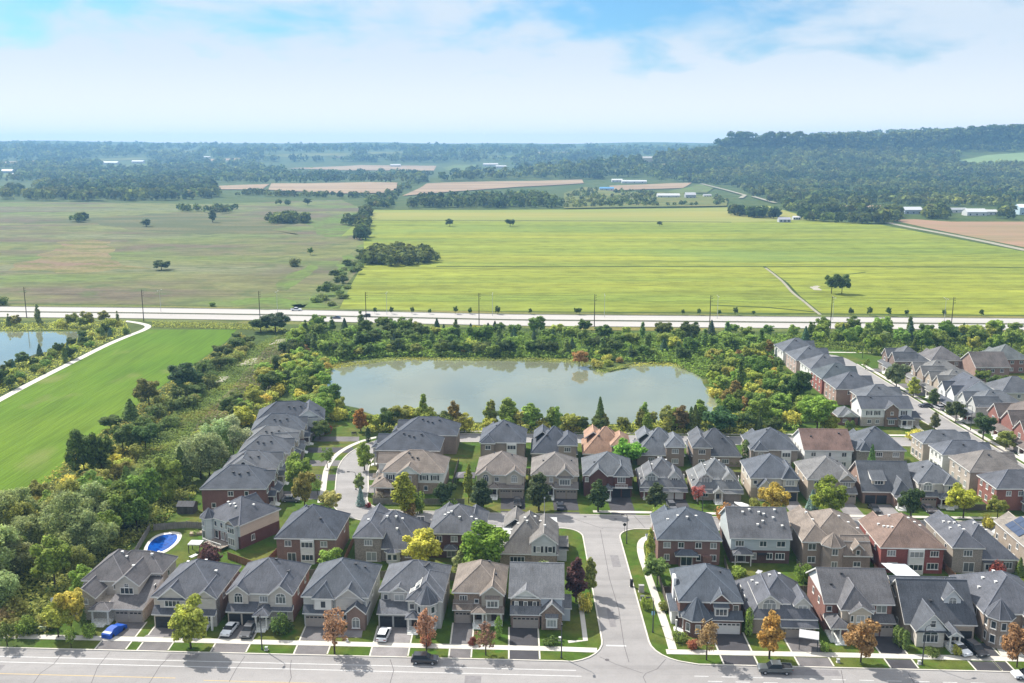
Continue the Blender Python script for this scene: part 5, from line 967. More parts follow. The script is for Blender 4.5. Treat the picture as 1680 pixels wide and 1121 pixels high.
for x, y, rz, W_, D_, rf, lo, kd, lab in (
    (172, 379, 180, 12.6, 12.5, (.125, .118, .12), BRNB, 'hip', 'house with a plum-grey roof behind the far bend of the right-hand street'),
    (184, 367.5, 180, 12.8, 13, (.12, .105, .10), br(180, 140, 122), 'gx', 'brick house with a straight brown-grey roof in the back row at the right'),
    (199, 382, 180, 13, 13, (.115, .125, .125), br(180, 124, 104), 'hip', 'brick house with a pale green-grey pyramid roof in the back row at the right'),
    (203, 347, 180, 14, 15, (.15, .142, .138), br(190, 160, 142), 'hip', 'beige brick house with a taupe roof, behind the right-hand street'),
    (182, 322, 90, 12, 14, (.10, .105, .118), BEIGE, 'hip', "grey-roofed house at the photo's right edge behind the two white gables")):
    h = House(lab, x, y, Rd(rz), W_, D_, rf, lo, None, group='houses along the right-hand street', flip=True); body(h, 0, 5.7, kd, .68)
    for u in (-3.6, 0, 3.6): h.win('B', u, 3.8, 1.4, 1.3, 2); h.win('B', u, .9, 1.4, 1.4, 2)
    upbay(h, -4.6, -1, -.7, 'gy', 1.0); upbay(h, 1, 4.6, -.7, 'gy', 1.0); h.door(0, 0)
    for u in (4, 8): h.win('R', u, 3.8, 1.2, 1.3, 2)
for h in HOUSES: h.finish()
for y0, y1 in ((385, 390), (369, 374), (353, 358), (338, 343), (323, 328)): sheet('driveway', [(128, y0), (135, y0), (135, y1), (128, y1)], .019, M['asphalt_drive'], color=PALE)
for y0, y1 in ((371, 377), (334, 339), (345, 352), (318, 323), (303, 308), (287, 292), (268, 273)): sheet('driveway', [(144, y0), (150.5, y0), (150.5, y1), (144, y1)], .019, M['asphalt_drive'], color=MIDA)
for y0, y1, c in ((230, 236, MIDA), (244, 249, DARKA), (256, 261, MIDA), (268, 273, DARKA), (279, 284, MIDA)): sheet('driveway', [(-61, y0), (-47.5 + (y1 - 250) * .02, y0), (-47.5, y1), (-61, y1)], .0185, M['asphalt_drive'], color=c)
for y0, y1 in ((244.5, 250), (234.8, 240.4), (262, 267)): sheet('driveway', [(-39.5, y0), (-34, y0), (-34, y1), (-39.8, y1)], .0185, M['asphalt_drive'], color=PALE)

# ------------------------------------------------------------------ trees and plants
def leaves(seed, blobs, n, size, zmin=0.0, up=.65, flat=1.0, aspect=1.0):
    """a cloud of small leaf sprays near the surface of several lobes"""
    r = np.random.default_rng(seed); B = np.array(blobs, float); vol = (B[:, 3] * B[:, 4] * B[:, 5]) ** .75
    k = r.choice(len(B), n, p=vol / vol.sum()); d = r.normal(size=(n, 3)); d /= np.linalg.norm(d, axis=1)[:, None]
    rad = np.clip(1 - np.abs(r.normal(0, .33, n)), .1, 1.22)
    c = B[k, :3] + d * B[k, 3:6] * rad[:, None]
    ok = c[:, 2] > zmin; c, d = c[ok], d[ok]; n = len(c)
    nm = d + r.normal(0, .55, (n, 3)) + np.array([0, 0, up]); nm /= np.linalg.norm(nm, axis=1)[:, None]
    a = np.cross(nm, r.normal(size=(n, 3))); a /= np.linalg.norm(a, axis=1)[:, None]; b = np.cross(nm, a)
    s = size * r.uniform(.55, 1.35, n)[:, None]; a *= s; b *= s * r.uniform(.55, 1.0, n)[:, None] * aspect; fold = nm * s * .35
    V_ = np.stack([c - a, c - b + fold * .3, c + a, c + b - fold * .3], 1).reshape(-1, 3)
    return V_, np.arange(n * 4).reshape(n, 4)
def lobes(seed, h, w, z0, kind):
    r = random.Random(seed); H = h - z0; out = []
    if kind == 'round':
        out.append((0, 0, z0 + H * .46, w * .33, w * .33, H * .36))
        for k in range(18):
            a, t = r.uniform(0, 6.28), r.uniform(.08, .92); q = math.sin(math.pi * min(1, t * .85 + .12)) ** .6 * w * r.uniform(.3, .44); s = w * r.uniform(.09, .18)
            out.append((math.cos(a) * q, math.sin(a) * q, z0 + H * t, s, s, s * .85))
    elif kind == 'oval':
        for k in range(12):
            t = (k + .5) / 12; q = (math.sin(math.pi * t ** .75) ** .7) * w * .30; a = k * 2.4 + r.uniform(-.4, .4); s = w * r.uniform(.14, .22) * (1.05 - .38 * t)
            out.append((math.cos(a) * q * .9, math.sin(a) * q * .9, z0 + H * t * .93, s, s, H * .12))
        out.append((0, 0, z0 + H * .42, w * .3, w * .3, H * .4))
    elif kind == 'willow':
        for k in range(20):
            a, q = r.uniform(0, 6.28), w * .42 * math.sqrt(r.random()); t = 1 - (q / (w * .5)) ** 2 * .55; s = w * r.uniform(.10, .17)
            out.append((math.cos(a) * q, math.sin(a) * q, z0 + H * t * r.uniform(.55, .92), s, s, s * r.uniform(.8, 1.2)))
        out.append((0, 0, z0 + H * .35, w * .36, w * .36, H * .34))
    elif kind == 'poplar':
        for k in range(22):
            t = r.random() ** 1.15; a = r.uniform(0, 6.28); q = w * .34 * (1 - t) ** .6 * r.uniform(.2, 1); s = w * r.uniform(.10, .19) * (1.15 - .6 * t)
            out.append((math.cos(a) * q, math.sin(a) * q, z0 + H * (.06 + .9 * t), s, s, H * r.uniform(.06, .10)))
        out.append((0, 0, z0 + H * .4, w * .24, w * .24, H * .4))
    elif kind == 'shrub':
        for k in range(9):
            a, q = r.uniform(0, 6.28), w * .33 * math.sqrt(r.random()); s = w * r.uniform(.16, .26)
            out.append((math.cos(a) * q, math.sin(a) * q, H * r.uniform(.3, .72), s, s, s * .95))
        out.append((0, 0, H * .3, w * .38, w * .38, H * .36))
    return out
def conifer(seed, h, w, n, size, column=False):
    r = np.random.default_rng(seed); t = r.random(n) ** (.8 if column else 1.15); a = r.random(n) * 6.2832
    env = (np.where(t > .75, (1 - t) / .25, 1) ** .6 * (.75 + .25 * np.minimum(t / .2, 1))) if column else (1 - t) ** .85 * (.72 + .28 * np.abs(np.sin(t * 26 + np.sin(a * 3) * .6))) + .03
    rr = w / 2 * env * np.sqrt(r.uniform(.25, 1.0, n)) * (1 + .12 * np.sin(a * 5 + seed))
    c = np.stack([np.cos(a) * rr, np.sin(a) * rr, h * (.04 + .96 * t)], 1)
    nm = np.stack([np.cos(a), np.sin(a), np.full(n, .5)], 1) + r.normal(0, .45, (n, 3)); nm /= np.linalg.norm(nm, axis=1)[:, None]
    u = np.cross(nm, r.normal(size=(n, 3))); u /= np.linalg.norm(u, axis=1)[:, None]; v = np.cross(nm, u); s = size * r.uniform(.6, 1.3, n)[:, None]
    V_ = np.stack([c - u * s, c - v * s * .6, c + u * s, c + v * s * .6], 1).reshape(-1, 3); return V_, np.arange(n * 4).reshape(n, 4)
def trunk_mb(h, w, z0, r0, seed, limbs=5):
    r = random.Random(seed); mb = MB(); mb.tube((0, 0, -.1), (0, 0, z0), r0, r0 * .8, 7).tube((0, 0, z0), (r.uniform(-.2, .2), r.uniform(-.2, .2), h * .8), r0 * .8, r0 * .2, 6)
    for k in range(limbs):
        a = k * 6.28 / limbs + r.uniform(-.4, .4); z = z0 + (h - z0) * r.uniform(.0, .35); mb.tube((0, 0, z), (math.cos(a) * w * .32, math.sin(a) * w * .32, z + (h - z0) * .35), r0 * .5, r0 * .12, 5)
    return mb
PROTO = {}
def proto(kind, v):
    """crown and trunk meshes of one kind, nominal height in metres"""
    if (kind, v) in PROTO: return PROTO[(kind, v)]
    sd = hash((len(kind), ord(kind[0]), v)) % 9999; f = M['foliage']
    if kind == 'round': h, w, z0 = 8, 6.4, 1.9; c = leaves(sd, lobes(sd, h, w, z0, 'round'), 4300, .225, 1.3)
    elif kind == 'oval': h, w, z0 = 8, 4.6, 1.7; c = leaves(sd, lobes(sd, h, w, z0, 'oval'), 3400, .205, 1.2)
    elif kind == 'thin': h, w, z0 = 7, 4.8, 2.0; c = leaves(sd, lobes(sd, h, w, z0, 'round'), 1300, .18, 1.5)
    elif kind == 'willow': h, w, z0 = 11, 10, 1.0; c = leaves(sd, lobes(sd, h, w, z0, 'willow'), 7600, .25, .2, .45, 1, .6)
    elif kind == 'poplar': h, w, z0 = 10, 5.0, .8; c = leaves(sd, lobes(sd, h, w, z0, 'poplar'), 3000, .23, .3)
    elif kind == 'shrub': h, w, z0 = 2.6, 3.4, .2; c = leaves(sd, lobes(sd, h, w, z0, 'shrub'), 1100, .155, .02)
    elif kind == 'spruce': h, w, z0 = 8, 4.4, .5; c = conifer(sd, h, w, 1700, .30); f = M['needles']
    elif kind == 'cedar': h, w, z0 = 5, 1.5, .2; c = conifer(sd, h, w, 800, .17, True); f = M['needles']
    cm = np_mesh('crown', c[0], c[1], [f]); tm = trunk_mb(h, w, z0, .05 + h * .014, sd, 0 if kind in ('spruce', 'cedar', 'shrub') else 5).mesh('trunk', [M['bark']])
    one = None
    PROTO[(kind, v)] = (h, w, cm, tm); return PROTO[(kind, v)]
ONE = {}
def one_mesh(kind, v):
    """the same tree as one mesh, for trees inside a wood whose trunks do not show"""
    if (kind, v) in ONE: return ONE[(kind, v)]
    h, w, cm, tm = proto(kind, v); bm = bmesh.new(); bm.from_mesh(cm); n = len(bm.faces); bm.from_mesh(tm); bm.faces.ensure_lookup_table()
    for k in range(n, len(bm.faces)): bm.faces[k].material_index = 1
    me = bpy.data.meshes.new(kind); bm.to_mesh(me); bm.free(); me.materials.append(cm.materials[0]); me.materials.append(M['bark']); ONE[(kind, v)] = (h, w, me); return ONE[(kind, v)]
rng = random.Random(7)
NAME = {'round': 'deciduous_tree', 'oval': 'deciduous_tree', 'thin': 'street_tree', 'willow': 'willow_tree', 'poplar': 'poplar_tree', 'shrub': 'shrub', 'spruce': 'spruce_tree', 'cedar': 'cedar_tree'}
CAT = {'shrub': 'shrub'}
# foliage colours, as reflectance
def fo(r, g, b, k=1.3): c = lin(r, g, b, k); return (c[0] * 1.11, c[1] * 1.08, c[2] * .92)
G_DARK, G_MID, G_LT, G_YEL, G_GREY, G_OLIVE = fo(90, 108, 58), fo(112, 134, 66), fo(134, 156, 78), fo(158, 164, 84), fo(138, 150, 106), fo(134, 140, 78)
YELLOW, ORANGE, AMBER, REDP, PURPLE, PINK, BLUE, RUSSET = fo(180, 176, 90), fo(194, 162, 132, .78), fo(184, 160, 88), fo(176, 80, 76, .8), fo(92, 66, 70), fo(198, 122, 124, .85), fo(112, 136, 140), fo(160, 140, 90, .95)
def jit(c, a=.14):
    q = 1 + rng.uniform(-a, a); return tuple(min(1, v * q * (1 + rng.uniform(-a, a) * .4)) for v in c)
def tree(kind, x, y, h, w, color, label, group=None, parts=True, name=None, z=0.0, cat=None):
    v = rng.randrange(4); H_, W_ = proto(kind, v)[:2]; sc_ = (w / W_, w / W_, h / H_)
    nm = name or NAME[kind]
    if parts:
        _, _, cm, tm = proto(kind, v); o = empty(nm, (x, y, z), rng.uniform(0, 6.28)); o.scale = sc_
        link('crown', cm, o, color); link('trunk', tm, o)
    else:
        o = link(nm, one_mesh(kind, v)[2], None, color); o.location = (x, y, z); o.rotation_euler = (0, 0, rng.uniform(0, 6.28)); o.scale = sc_
    tag(o, label, cat or CAT.get(kind, 'tree'), group); return o
def T(kind, px, py, top, wpx, color, label, group=None, name=None, cat=None):
    """one tree of the photo: foot (px, py), row of its top, crown width in photo pixels"""
    x, y = U(px, py); d = math.hypot(y, HC); h = 1.0
    lo, hi = .3, 30
    for _ in range(30):
        m = (lo + hi) / 2; zc = y * cp - (m - HC) * sp; q = 560.5 - F * (y * sp + (m - HC) * cp) / zc
        if q > top: lo = m
        else: hi = m
    w = wpx * (y * cp + HC * sp) / F
    return tree(kind, x, y, lo, w, color, label, group, True, name, 0.0, cat)
S_ = 'street trees'
# --- trees along the front road
T('round', 313, 1064, 981, 68, G_YEL, 'yellow-green street tree on the verge in front of the second house of the front row')
T('thin', 549, 1073, 1000, 52, ORANGE, 'full copper-orange street tree before the arched brick entry house')
T('thin', 700, 1071, 998, 42, fo(196, 152, 130, .78), 'sparse coral-orange street tree beside the dark car parked on the road')
T('thin', 797, 1075, 1024, 40, fo(168, 138, 124, .78), 'thin half-bare russet street tree before the narrow brown-roofed house')
T('thin', 1159, 1083, 1016, 44, fo(188, 162, 126, .78), 'sparse orange street tree before the dark brick turret house')
T('oval', 1262, 1081, 1002, 52, fo(204, 174, 104, .95), 'yellow-orange street tree behind the parked pickup truck')
T('round', 1412, 1087, 1014, 58, fo(196, 156, 120, .78), 'dense bright orange street tree before the brick house with the steep front gable')
T('round', 1668, 1095, 1026, 48, fo(194, 154, 122, .78), 'orange street tree before the beige turret house at the right end of the front row')
T('thin', 117, 1064, 1030, 20, G_MID, 'small green sapling on the verge by the large beige house')
T('thin', 12, 1060, 1020, 34, G_DARK, 'small dark street tree on the verge at the left edge of the photo')
# --- gardens of the front row
T('round', 118, 1036, 960, 50, YELLOW, 'tall yellow-green bushy tree beside the left wall of the large beige house')
T('round', 96, 1046, 990, 50, G_YEL, 'yellow-green round tree left of the large beige house, nearest the pavement')
T('round', 140, 985, 930, 44, G_LT, 'light green tree behind the left side of the large beige house')
T('shrub', 462, 1038, 1003, 46, G_DARK, 'dark green bushy shrub left of the arched brick entry house', name='shrub')
T('cedar', 136, 1026, 990, 12, G_DARK, 'slim dark cedar against the left front corner of the large beige house')
T('cedar', 818, 1046, 1011, 12, G_MID, 'slim green cedar between the narrow brown-roofed house and the black-shuttered house')
T('cedar', 1228, 1043, 997, 14, G_MID, 'tall cedar left of the two-dormer house in the front row')
for px, py, tp, a in ((1471, 1056, 1026, 'leftmost'), (1478, 1062, 1030, 'middle'), (1485, 1066, 1034, 'nearest')): T('cedar', px, py, tp, 13, G_DARK, a + ' of the three small cedars left of the low-fronted house')
T('oval', 945, 988, 915, 48, PURPLE, 'dark purple-leaved tree beside the side street')
T('oval', 968, 976, 914, 30, G_OLIVE, 'olive green tree between the purple-leaved tree and the side street')
T('shrub', 962, 1003, 968, 30, YELLOW, 'yellow-green shrub at the kerb of the side street below the purple tree')
T('round', 690, 938, 871, 66, fo(182, 184, 88), 'round pale yellow-green tree behind the octagonal turret house')
T('round', 800, 944, 860, 84, fo(108, 142, 58), 'big round green tree behind the narrow brown-roofed house')
T('oval', 757, 944, 903, 44, G_GREY, 'grey-green tree left of the big round green tree')
T('round', 543, 940, 897, 42, G_LT, 'light green small tree against the square brown-brick house')
T('shrub', 892, 948, 918, 42, G_GREY, 'pale grey-green shrub below the siding gable with black shutters')
T('shrub', 345, 930, 886, 46, PURPLE, 'dark purple shrub tree in the garden of the pool', name='small_tree')
T('round', 1078, 960, 910, 44, fo(112, 138, 84), 'leafy green tree behind the weathered fence along the side street')
T('oval', 1066, 938, 866, 22, G_YEL, 'yellowish slim tree by the left wall of the brown-brick house with four upper windows')
T('shrub', 1090, 1002, 984, 20, G_OLIVE, 'olive shrub inside the corner garden by the side street pavement'); T('shrub', 1060, 1000, 976, 18, G_LT, 'light green bush between kerb and pavement on the right of the side street')
T('shrub', 1316, 955, 917, 30, G_MID, 'green garden bush behind the brick house with the orange tree'); T('shrub', 1210, 945, 928, 32, G_LT, 'low light green bush behind the two-dormer house of the front row')
T('shrub', 1634, 952, 917, 34, fo(128, 72, 66), 'dark red shrub against the grey house with narrow rear patio doors'); T('spruce', 1672, 945, 915, 18, G_DARK, 'small dark spruce at the right edge in the second row')
T('shrub', 1352, 1068, 1048, 20, G_LT, 'light green bush beside the corner porch of the brick house with the orange tree'); T('shrub', 1570, 1075, 1056, 18, G_YEL, 'yellow flowering bush beside the parked white car'); T('shrub', 1530, 1076, 1062, 30, G_DARK, 'low dark hedge bush before the white pedimented porch house')
T('shrub', 1116, 1052, 1036, 30, G_MID, 'green foundation bush at the turret of the dark brick house'); T('shrub', 1135, 1064, 1046, 26, fo(150, 100, 80), 'russet foundation bush before the dark brick turret house'); T('shrub', 905, 1058, 1044, 30, G_DARK, 'dark bush below the bow window of the black-shuttered house')
T('shrub', 148, 1046, 1020, 26, G_LT, 'light green bush before the double-height window of the large beige house'); T('shrub', 700, 1058, 1038, 24, fo(150, 90, 80), 'russet bush by the porch of the octagonal turret house'); T('shrub', 775, 1058, 1044, 18, fo(160, 96, 88, .7), 'red potted flowers by the porch of the narrow brown-roofed house', name='flower_shrub')
# --- third row street trees
T('oval', 664, 846, 774, 54, fo(150, 152, 66), 'tall yellow-green tree turning orange beside the brown-roofed corner house'); T('shrub', 688, 842, 800, 28, G_MID, 'green bush right of the tall yellow-green corner tree'); T('shrub', 672, 848, 820, 26, RUSSET, 'russet bush under the tall yellow-green corner tree')
T('round', 730, 834, 789, 38, fo(70, 88, 58), 'dark green round tree between the brown-roofed corner house and the garden fence'); T('shrub', 740, 840, 817, 28, G_LT, 'light green bush in front of the garden fence on the cross street')
T('oval', 769, 826, 760, 22, fo(136, 146, 70), 'slim yellowish tree left of the brown-roofed beige house'); T('oval', 790, 840, 785, 46, fo(68, 86, 58), 'dark oval street tree before the brown-roofed beige house')
T('oval', 884, 838, 775, 52, fo(80, 92, 62), 'large dark oval street tree before the taupe-roofed bow-window house'); T('oval', 981, 840, 787, 44, fo(72, 92, 58), 'dark oval street tree before the dark red-brick house with the white balcony')
T('oval', 1075, 838, 792, 44, fo(78, 90, 62), 'dark greyish oval street tree before the two-dormer house with white garage doors'); T('shrub', 1082, 852, 827, 32, G_LT, 'light green bush at the kerb across from the grey two-dormer house of the third row')
T('thin', 1145, 828, 793, 26, PINK, 'small pink-leaved tree beside the gabled porch'); T('shrub', 1190, 856, 822, 42, fo(190, 148, 100, .9), 'orange-brown bush at the kerb of the cross street'); T('round', 1268, 846, 790, 52, fo(172, 156, 84), 'round tree with an orange-yellow top before the slate-roofed gable house'); T('shrub', 1236, 842, 812, 24, G_OLIVE, 'olive bush between the covered boat and the orange-topped tree')
T('round', 1356, 850, 783, 58, fo(124, 140, 60), 'big green street tree with a yellowing top, right of the blue spruce'); T('spruce', 1332, 838, 804, 24, BLUE, 'blue spruce in the third row front garden'); T('round', 1493, 850, 799, 42, fo(74, 90, 56), 'dark round tree before the house with the small rounded porch roof'); T('round', 1580, 850, 796, 54, fo(158, 168, 74), 'bright yellow-green tree at the right end of the third row'); T('round', 1636, 852, 815, 34, fo(130, 136, 70), 'olive-green tree before the red-brick corner house'); T('shrub', 1621, 866, 842, 26, YELLOW, 'small yellow bush by the cross street at the right')
T('round', 1035, 768, 721, 58, fo(116, 158, 66), 'bright green round tree behind the house with the orange-brown roof'); 
for px, tp, a in ((1155, 731, 'left'), (1165, 729, 'middle'), (1177, 728, 'right')): T('cedar', px, 758, tp, 11, G_DARK, a + ' one of three dark cedars against the slate house with a low right roof')
T('cedar', 1222, 762, 722, 16, G_DARK, 'tallest dark cedar beside the slate house with the white double-height rear bay'); T('cedar', 1254, 762, 735, 12, fo(80, 100, 70), 'shorter cedar in front of the white double-height rear bay'); T('shrub', 1274, 766, 743, 26, YELLOW, 'yellow-green garden tree behind the slate-roofed gable house'); T('spruce', 1428, 782, 730, 24, fo(84, 116, 66), 'conical bright green tree against the pergola house'); T('shrub', 1308, 772, 750, 22, G_MID, 'green shrub left of the white-sided house'); T('shrub', 1204, 764, 750, 20, G_MID, 'green shrub between the cedars behind the third row')
# --- crescent
T('round', 500, 838, 771, 40, fo(136, 132, 76), 'olive-brown street tree on the left of the crescent'); T('round', 488, 802, 744, 44, G_LT, 'bright green street tree on the left of the crescent behind the olive-brown one'); T('round', 543, 846, 802, 38, fo(166, 164, 110), 'pale olive street tree at the bend of the crescent'); T('thin', 537, 768, 735, 26, fo(104, 124, 66), 'small green street tree by the crescent pavement'); T('oval', 598, 772, 724, 36, G_LT, 'light green street tree on the inside of the crescent'); T('oval', 590, 808, 776, 24, G_GREY, 'grey-green young tree beside the crescent lamp post'); T('spruce', 592, 830, 799, 18, BLUE, 'small blue spruce on the inner corner of the crescent')
T('oval', 592, 708, 670, 34, fo(190, 150, 84, .85), 'orange-yellow autumn tree at the far end of the crescent, before the pond'); T('shrub', 537, 712, 693, 18, REDP, 'crimson shrub at the far end of the crescent'); T('thin', 521, 812, 780, 18, fo(120, 138, 74), 'small thin street tree on the crescent verge'); T('shrub', 604, 833, 823, 11, fo(140, 72, 66), 'small dark red bush on the inner corner of the crescent'); T('shrub', 622, 822, 806, 28, fo(120, 116, 110), 'greyish flowering bush by the porch of the brown-roofed corner house')
for px, py, tp, a in ((604, 726, 702, 'tallest'), (622, 730, 713, 'middle'), (636, 726, 711, 'rightmost')): T('cedar', px, py, tp, 9, fo(52, 66, 48), a + ' of three slim cedars on the inside of the crescent')
for px, py, tp, w, c, a in ((525, 722, 690, 34, G_DARK, 'dark green tree behind the charcoal house at the far end of the crescent'), (395, 735, 704, 22, G_MID, 'small round green tree in the back garden of the crescent houses')): T('round', px, py, tp, w, c, a)
# --- right-hand street
T('round', 1470, 640, 594, 40, fo(112, 124, 94), 'grey-green round street tree at the far bend of the right-hand street'); T('thin', 1420, 607, 588, 13, G_MID, 'small young tree at the far turn of the right-hand street'); T('oval', 1498, 652, 618, 28, G_YEL, 'yellow-green street tree on the right-hand street'); T('oval', 1531, 668, 637, 24, fo(92, 110, 72), 'dark green street tree behind the dark car on the right-hand street'); T('round', 1568, 692, 656, 34, fo(88, 98, 64), 'dark olive street tree beside the crimson shrub'); T('shrub', 1590, 690, 676, 18, REDP, 'crimson shrub on the right-hand street'); T('oval', 1533, 706, 676, 22, fo(110, 114, 84), 'brownish-green young tree before the white house with dark shutters'); T('round', 1612, 722, 674, 38, fo(76, 96, 62), 'dark green round street tree before the rust-roofed brick house'); T('round', 1650, 738, 706, 32, fo(134, 146, 84), 'olive street tree before the brick house with a wide front porch'); T('thin', 1648, 776, 750, 22, G_GREY, 'pale thin tree by the brown-roofed beige house on the right'); T('shrub', 1501, 722, 702, 34, YELLOW, 'yellow shrub on the corner of the north street'); T('spruce', 1596, 622, 596, 20, BLUE, 'blue spruce in the gardens between the two back rows at the right')
for px, py, tp, w, c in ((1612, 628, 604, 26, G_MID), (1640, 640, 612, 28, G_DARK), (1660, 650, 622, 30, G_OLIVE), (1625, 640, 618, 22, G_DARK), (1672, 640, 618, 22, G_LT)): T('round', px, py, tp, w, c, 'garden tree between the two rows of houses at the far right', 'garden trees at the far right')
# --- big trees by the right-hand row
T('round', 1306, 668, 606, 54, fo(74, 98, 52), 'big dark green tree beside the long row of houses'); T('round', 1340, 712, 643, 66, fo(124, 152, 68), 'big light green tree left of the brick garden house'); T('round', 1362, 716, 680, 34, fo(142, 150, 64), 'yellow-green tree right of the big light green tree'); T('cedar', 1390, 706, 690, 9, G_DARK, 'left one of two clipped cedars by the white house with dark shutters'); T('cedar', 1398, 706, 690, 9, G_DARK, 'right one of two clipped cedars by the white house with dark shutters')
# --- field trees
T('round', 1364, 482, 449, 30, fo(92, 112, 58), 'left of the two broad dark trees standing alone in the yellow-green field'); T('round', 1381, 482, 450, 26, fo(84, 104, 56), 'right of the two broad dark trees standing alone in the yellow-green field')
T('round', 265, 443, 427, 30, fo(82, 98, 60), 'dark round bush tree alone in the grey-green meadow'); T('round', 738, 372, 359, 15, fo(84, 102, 68), 'small round tree far out on the boundary of the yellow-green field, left one'); T('round', 837, 372, 358, 18, fo(84, 102, 68), 'larger round tree far out on the boundary of the yellow-green field'); T('round', 1082, 371, 363, 10, fo(84, 98, 68), 'tiny round tree on the far field boundary, right of the others')
T('oval', 349, 365, 343, 18, fo(104, 116, 88), 'upright grey-green tree in the far meadow'); T('oval', 240, 372, 358, 22, fo(120, 130, 104), 'pale bushy tree in the dark wet patch of the meadow'); T('round', 505, 337, 325, 15, fo(84, 98, 74), 'round tree at the far edge of the meadow'); T('round', 509, 419, 406, 11, G_MID, 'small tree at the edge of the green strip in the meadow'); T('shrub', 484, 437, 420, 26, fo(110, 116, 78), 'bush clump on the green strip in the meadow'); T('shrub', 348, 503, 494, 13, G_MID, 'low bush on the highway verge by the meadow'); T('shrub', 4, 501, 484, 20, G_DARK, 'dark bush on the highway verge at the left edge')
# --- saplings along the far side of the highway
for px in (615, 643, 676, 705, 747, 771, 816, 870, 945, 951, 1120, 1147, 1180, 1206, 1236, 1396, 1427, 1458, 1487, 1548, 1610):
    k = rng.uniform(.7, 1.25); T('round', px, 516 + (px - 840) * .0045, 516 + (px - 840) * .0045 - 12 * k, 8.0 * k, jit(fo(86, 108, 62)), 'young tree in the row on the far verge of the highway, before the yellow-green field', 'highway verge saplings')
# ------------------------------------------------------------------ woods, tree by tree
def inside(p, poly):
    c = False; n = len(poly)
    for i in range(n):
        (x0, y0), (x1, y1) = poly[i], poly[i - 1]
        if (y0 > p[1]) != (y1 > p[1]) and p[0] < (x1 - x0) * (p[1] - y0) / (y1 - y0) + x0: c = not c
    return c
PLACED = []
def wood(px, sx, sy, mix, label, group, hs=(1, 1), keep=1.0, jitter=.45):
    """trees spread over a ring of ground; mix: (weight, kind, height, width, colour)"""
    ring = [U(*q) for q in px]; xs, ys = [p[0] for p in ring], [p[1] for p in ring]; wt = [m[0] for m in mix]; row = 0
    y = min(ys) + sy * .3
    while y < max(ys):
        x = min(xs) + (row % 2) * sx / 2
        while x < max(xs):
            p = (x + rng.uniform(-1, 1) * sx * jitter, y + rng.uniform(-1, 1) * sy * jitter)
            if inside(p, ring) and rng.random() < keep:
                _, kind, h, w, c = rng.choices(mix, wt)[0]; s = rng.uniform(.72, 1.25)
                tree(kind, p[0], p[1], h * s * rng.uniform(.88, 1.15), w * s * 1.12, jit(c, .2), label[kind] if isinstance(label, dict) else label, group, False)
            x += sx
        y += sy; row += 1
wood([(-40, 960), (0, 865), (60, 838), (120, 860), (190, 880), (214, 892), (186, 922), (150, 945), (120, 975), (80, 1005), (20, 1030), (-40, 1040)], 8.2, 7.2, [(6, 'willow', 10.5, 9.5, G_GREY), (2, 'willow', 9, 8, G_OLIVE), (1.5, 'round', 9, 6.5, G_MID)], 'silvery green tree in the dense wood at the left, beside the large beige house', 'the willow wood at the left')
wood([(120, 860), (200, 820), (290, 800), (326, 806), (292, 838), (224, 882), (190, 880)], 6.2, 6.0, [(3, 'round', 10.5, 7, G_MID), (2, 'willow', 9, 7.5, G_LT), (.5, 'spruce', 9, 5.4, G_DARK), (1, 'willow', 9, 7.5, G_OLIVE)], 'leafy green tree of the wood behind the garden with the pool', 'the wood behind the pool')
wood([(262, 790), (330, 740), (380, 735), (395, 760), (350, 800), (310, 812)], 7.5, 7.5, [(3, 'willow', 11.5, 10.5, fo(150, 162, 126)), (1, 'spruce', 8, 5, G_DARK)], 'big silvery tree behind the left houses of the crescent', 'silvery trees behind the crescent')
wood([(-20, 1052), (0, 1000), (80, 1010), (120, 1010), (78, 1040), (40, 1046)], 4.6, 4.2, [(3, 'shrub', 3.2, 4.4, G_OLIVE), (2, 'shrub', 3, 4, fo(160, 140, 104)), (2, 'shrub', 3.6, 4.4, G_MID)], 'low olive or brownish shrub at the edge of the left wood, by the road pavement', 'shrubs at the foot of the left wood')
wood([(30, 838), (100, 800), (150, 765), (240, 700), (262, 720), (215, 770), (195, 800), (110, 850)], 5.2, 5.0, [(2, 'shrub', 3.4, 4.6, YELLOW), (2, 'round', 6, 5, G_OLIVE), (2, 'round', 6.5, 6, G_DARK), (2, 'shrub', 3, 4, G_YEL)], {'shrub': 'yellowish shrub in the hedgerow\'s near part, between bright green field and marsh', 'round': 'olive or dark tree in the hedgerow\'s near part, between bright green field and marsh'}, 'the hedgerow by the green field')
for px, py, tp, w, c, k, lab in ((140, 790, 705, 50, G_DARK, 'round', 'tall dark tree at the near corner of the hedgerow, projecting over the bright green field'), (168, 784, 708, 42, G_DARK, 'round', 'second tall dark tree in the hedgerow, right of the corner one'), (245, 668, 621, 44, fo(112, 112, 68), 'round', 'dark tree with a brownish top in the hedgerow'), (298, 644, 596, 52, fo(74, 96, 66), 'round', 'broadest dark green tree in the hedgerow beside the bright green field'), (215, 690, 655, 36, G_DARK, 'spruce', 'dark pointed conifer in the hedgerow beside the bright green field'), (182, 706, 680, 38, G_DARK, 'round', 'dark tree in the hedgerow left of the pointed conifer'), (35, 842, 805, 30, G_DARK, 'spruce', 'dark conifer at the lower left end of the bright green field'), (950, 602, 575, 30, fo(166, 138, 92), 'round', 'russet tree at the tip of the pond spit')): T(k, px, py, tp, w, c, lab)
wood([(196, 736), (244, 690), (296, 646), (336, 602), (388, 556), (412, 566), (378, 608), (336, 650), (296, 692), (250, 735)], 5.6, 6.0, [(3, 'shrub', 4, 6, G_DARK), (2, 'shrub', 3.6, 5.4, G_OLIVE), (2, 'round', 5, 5.6, G_DARK)], 'bush in the far part of the hedgerow between the bright green field and the marsh', 'the hedgerow by the green field')
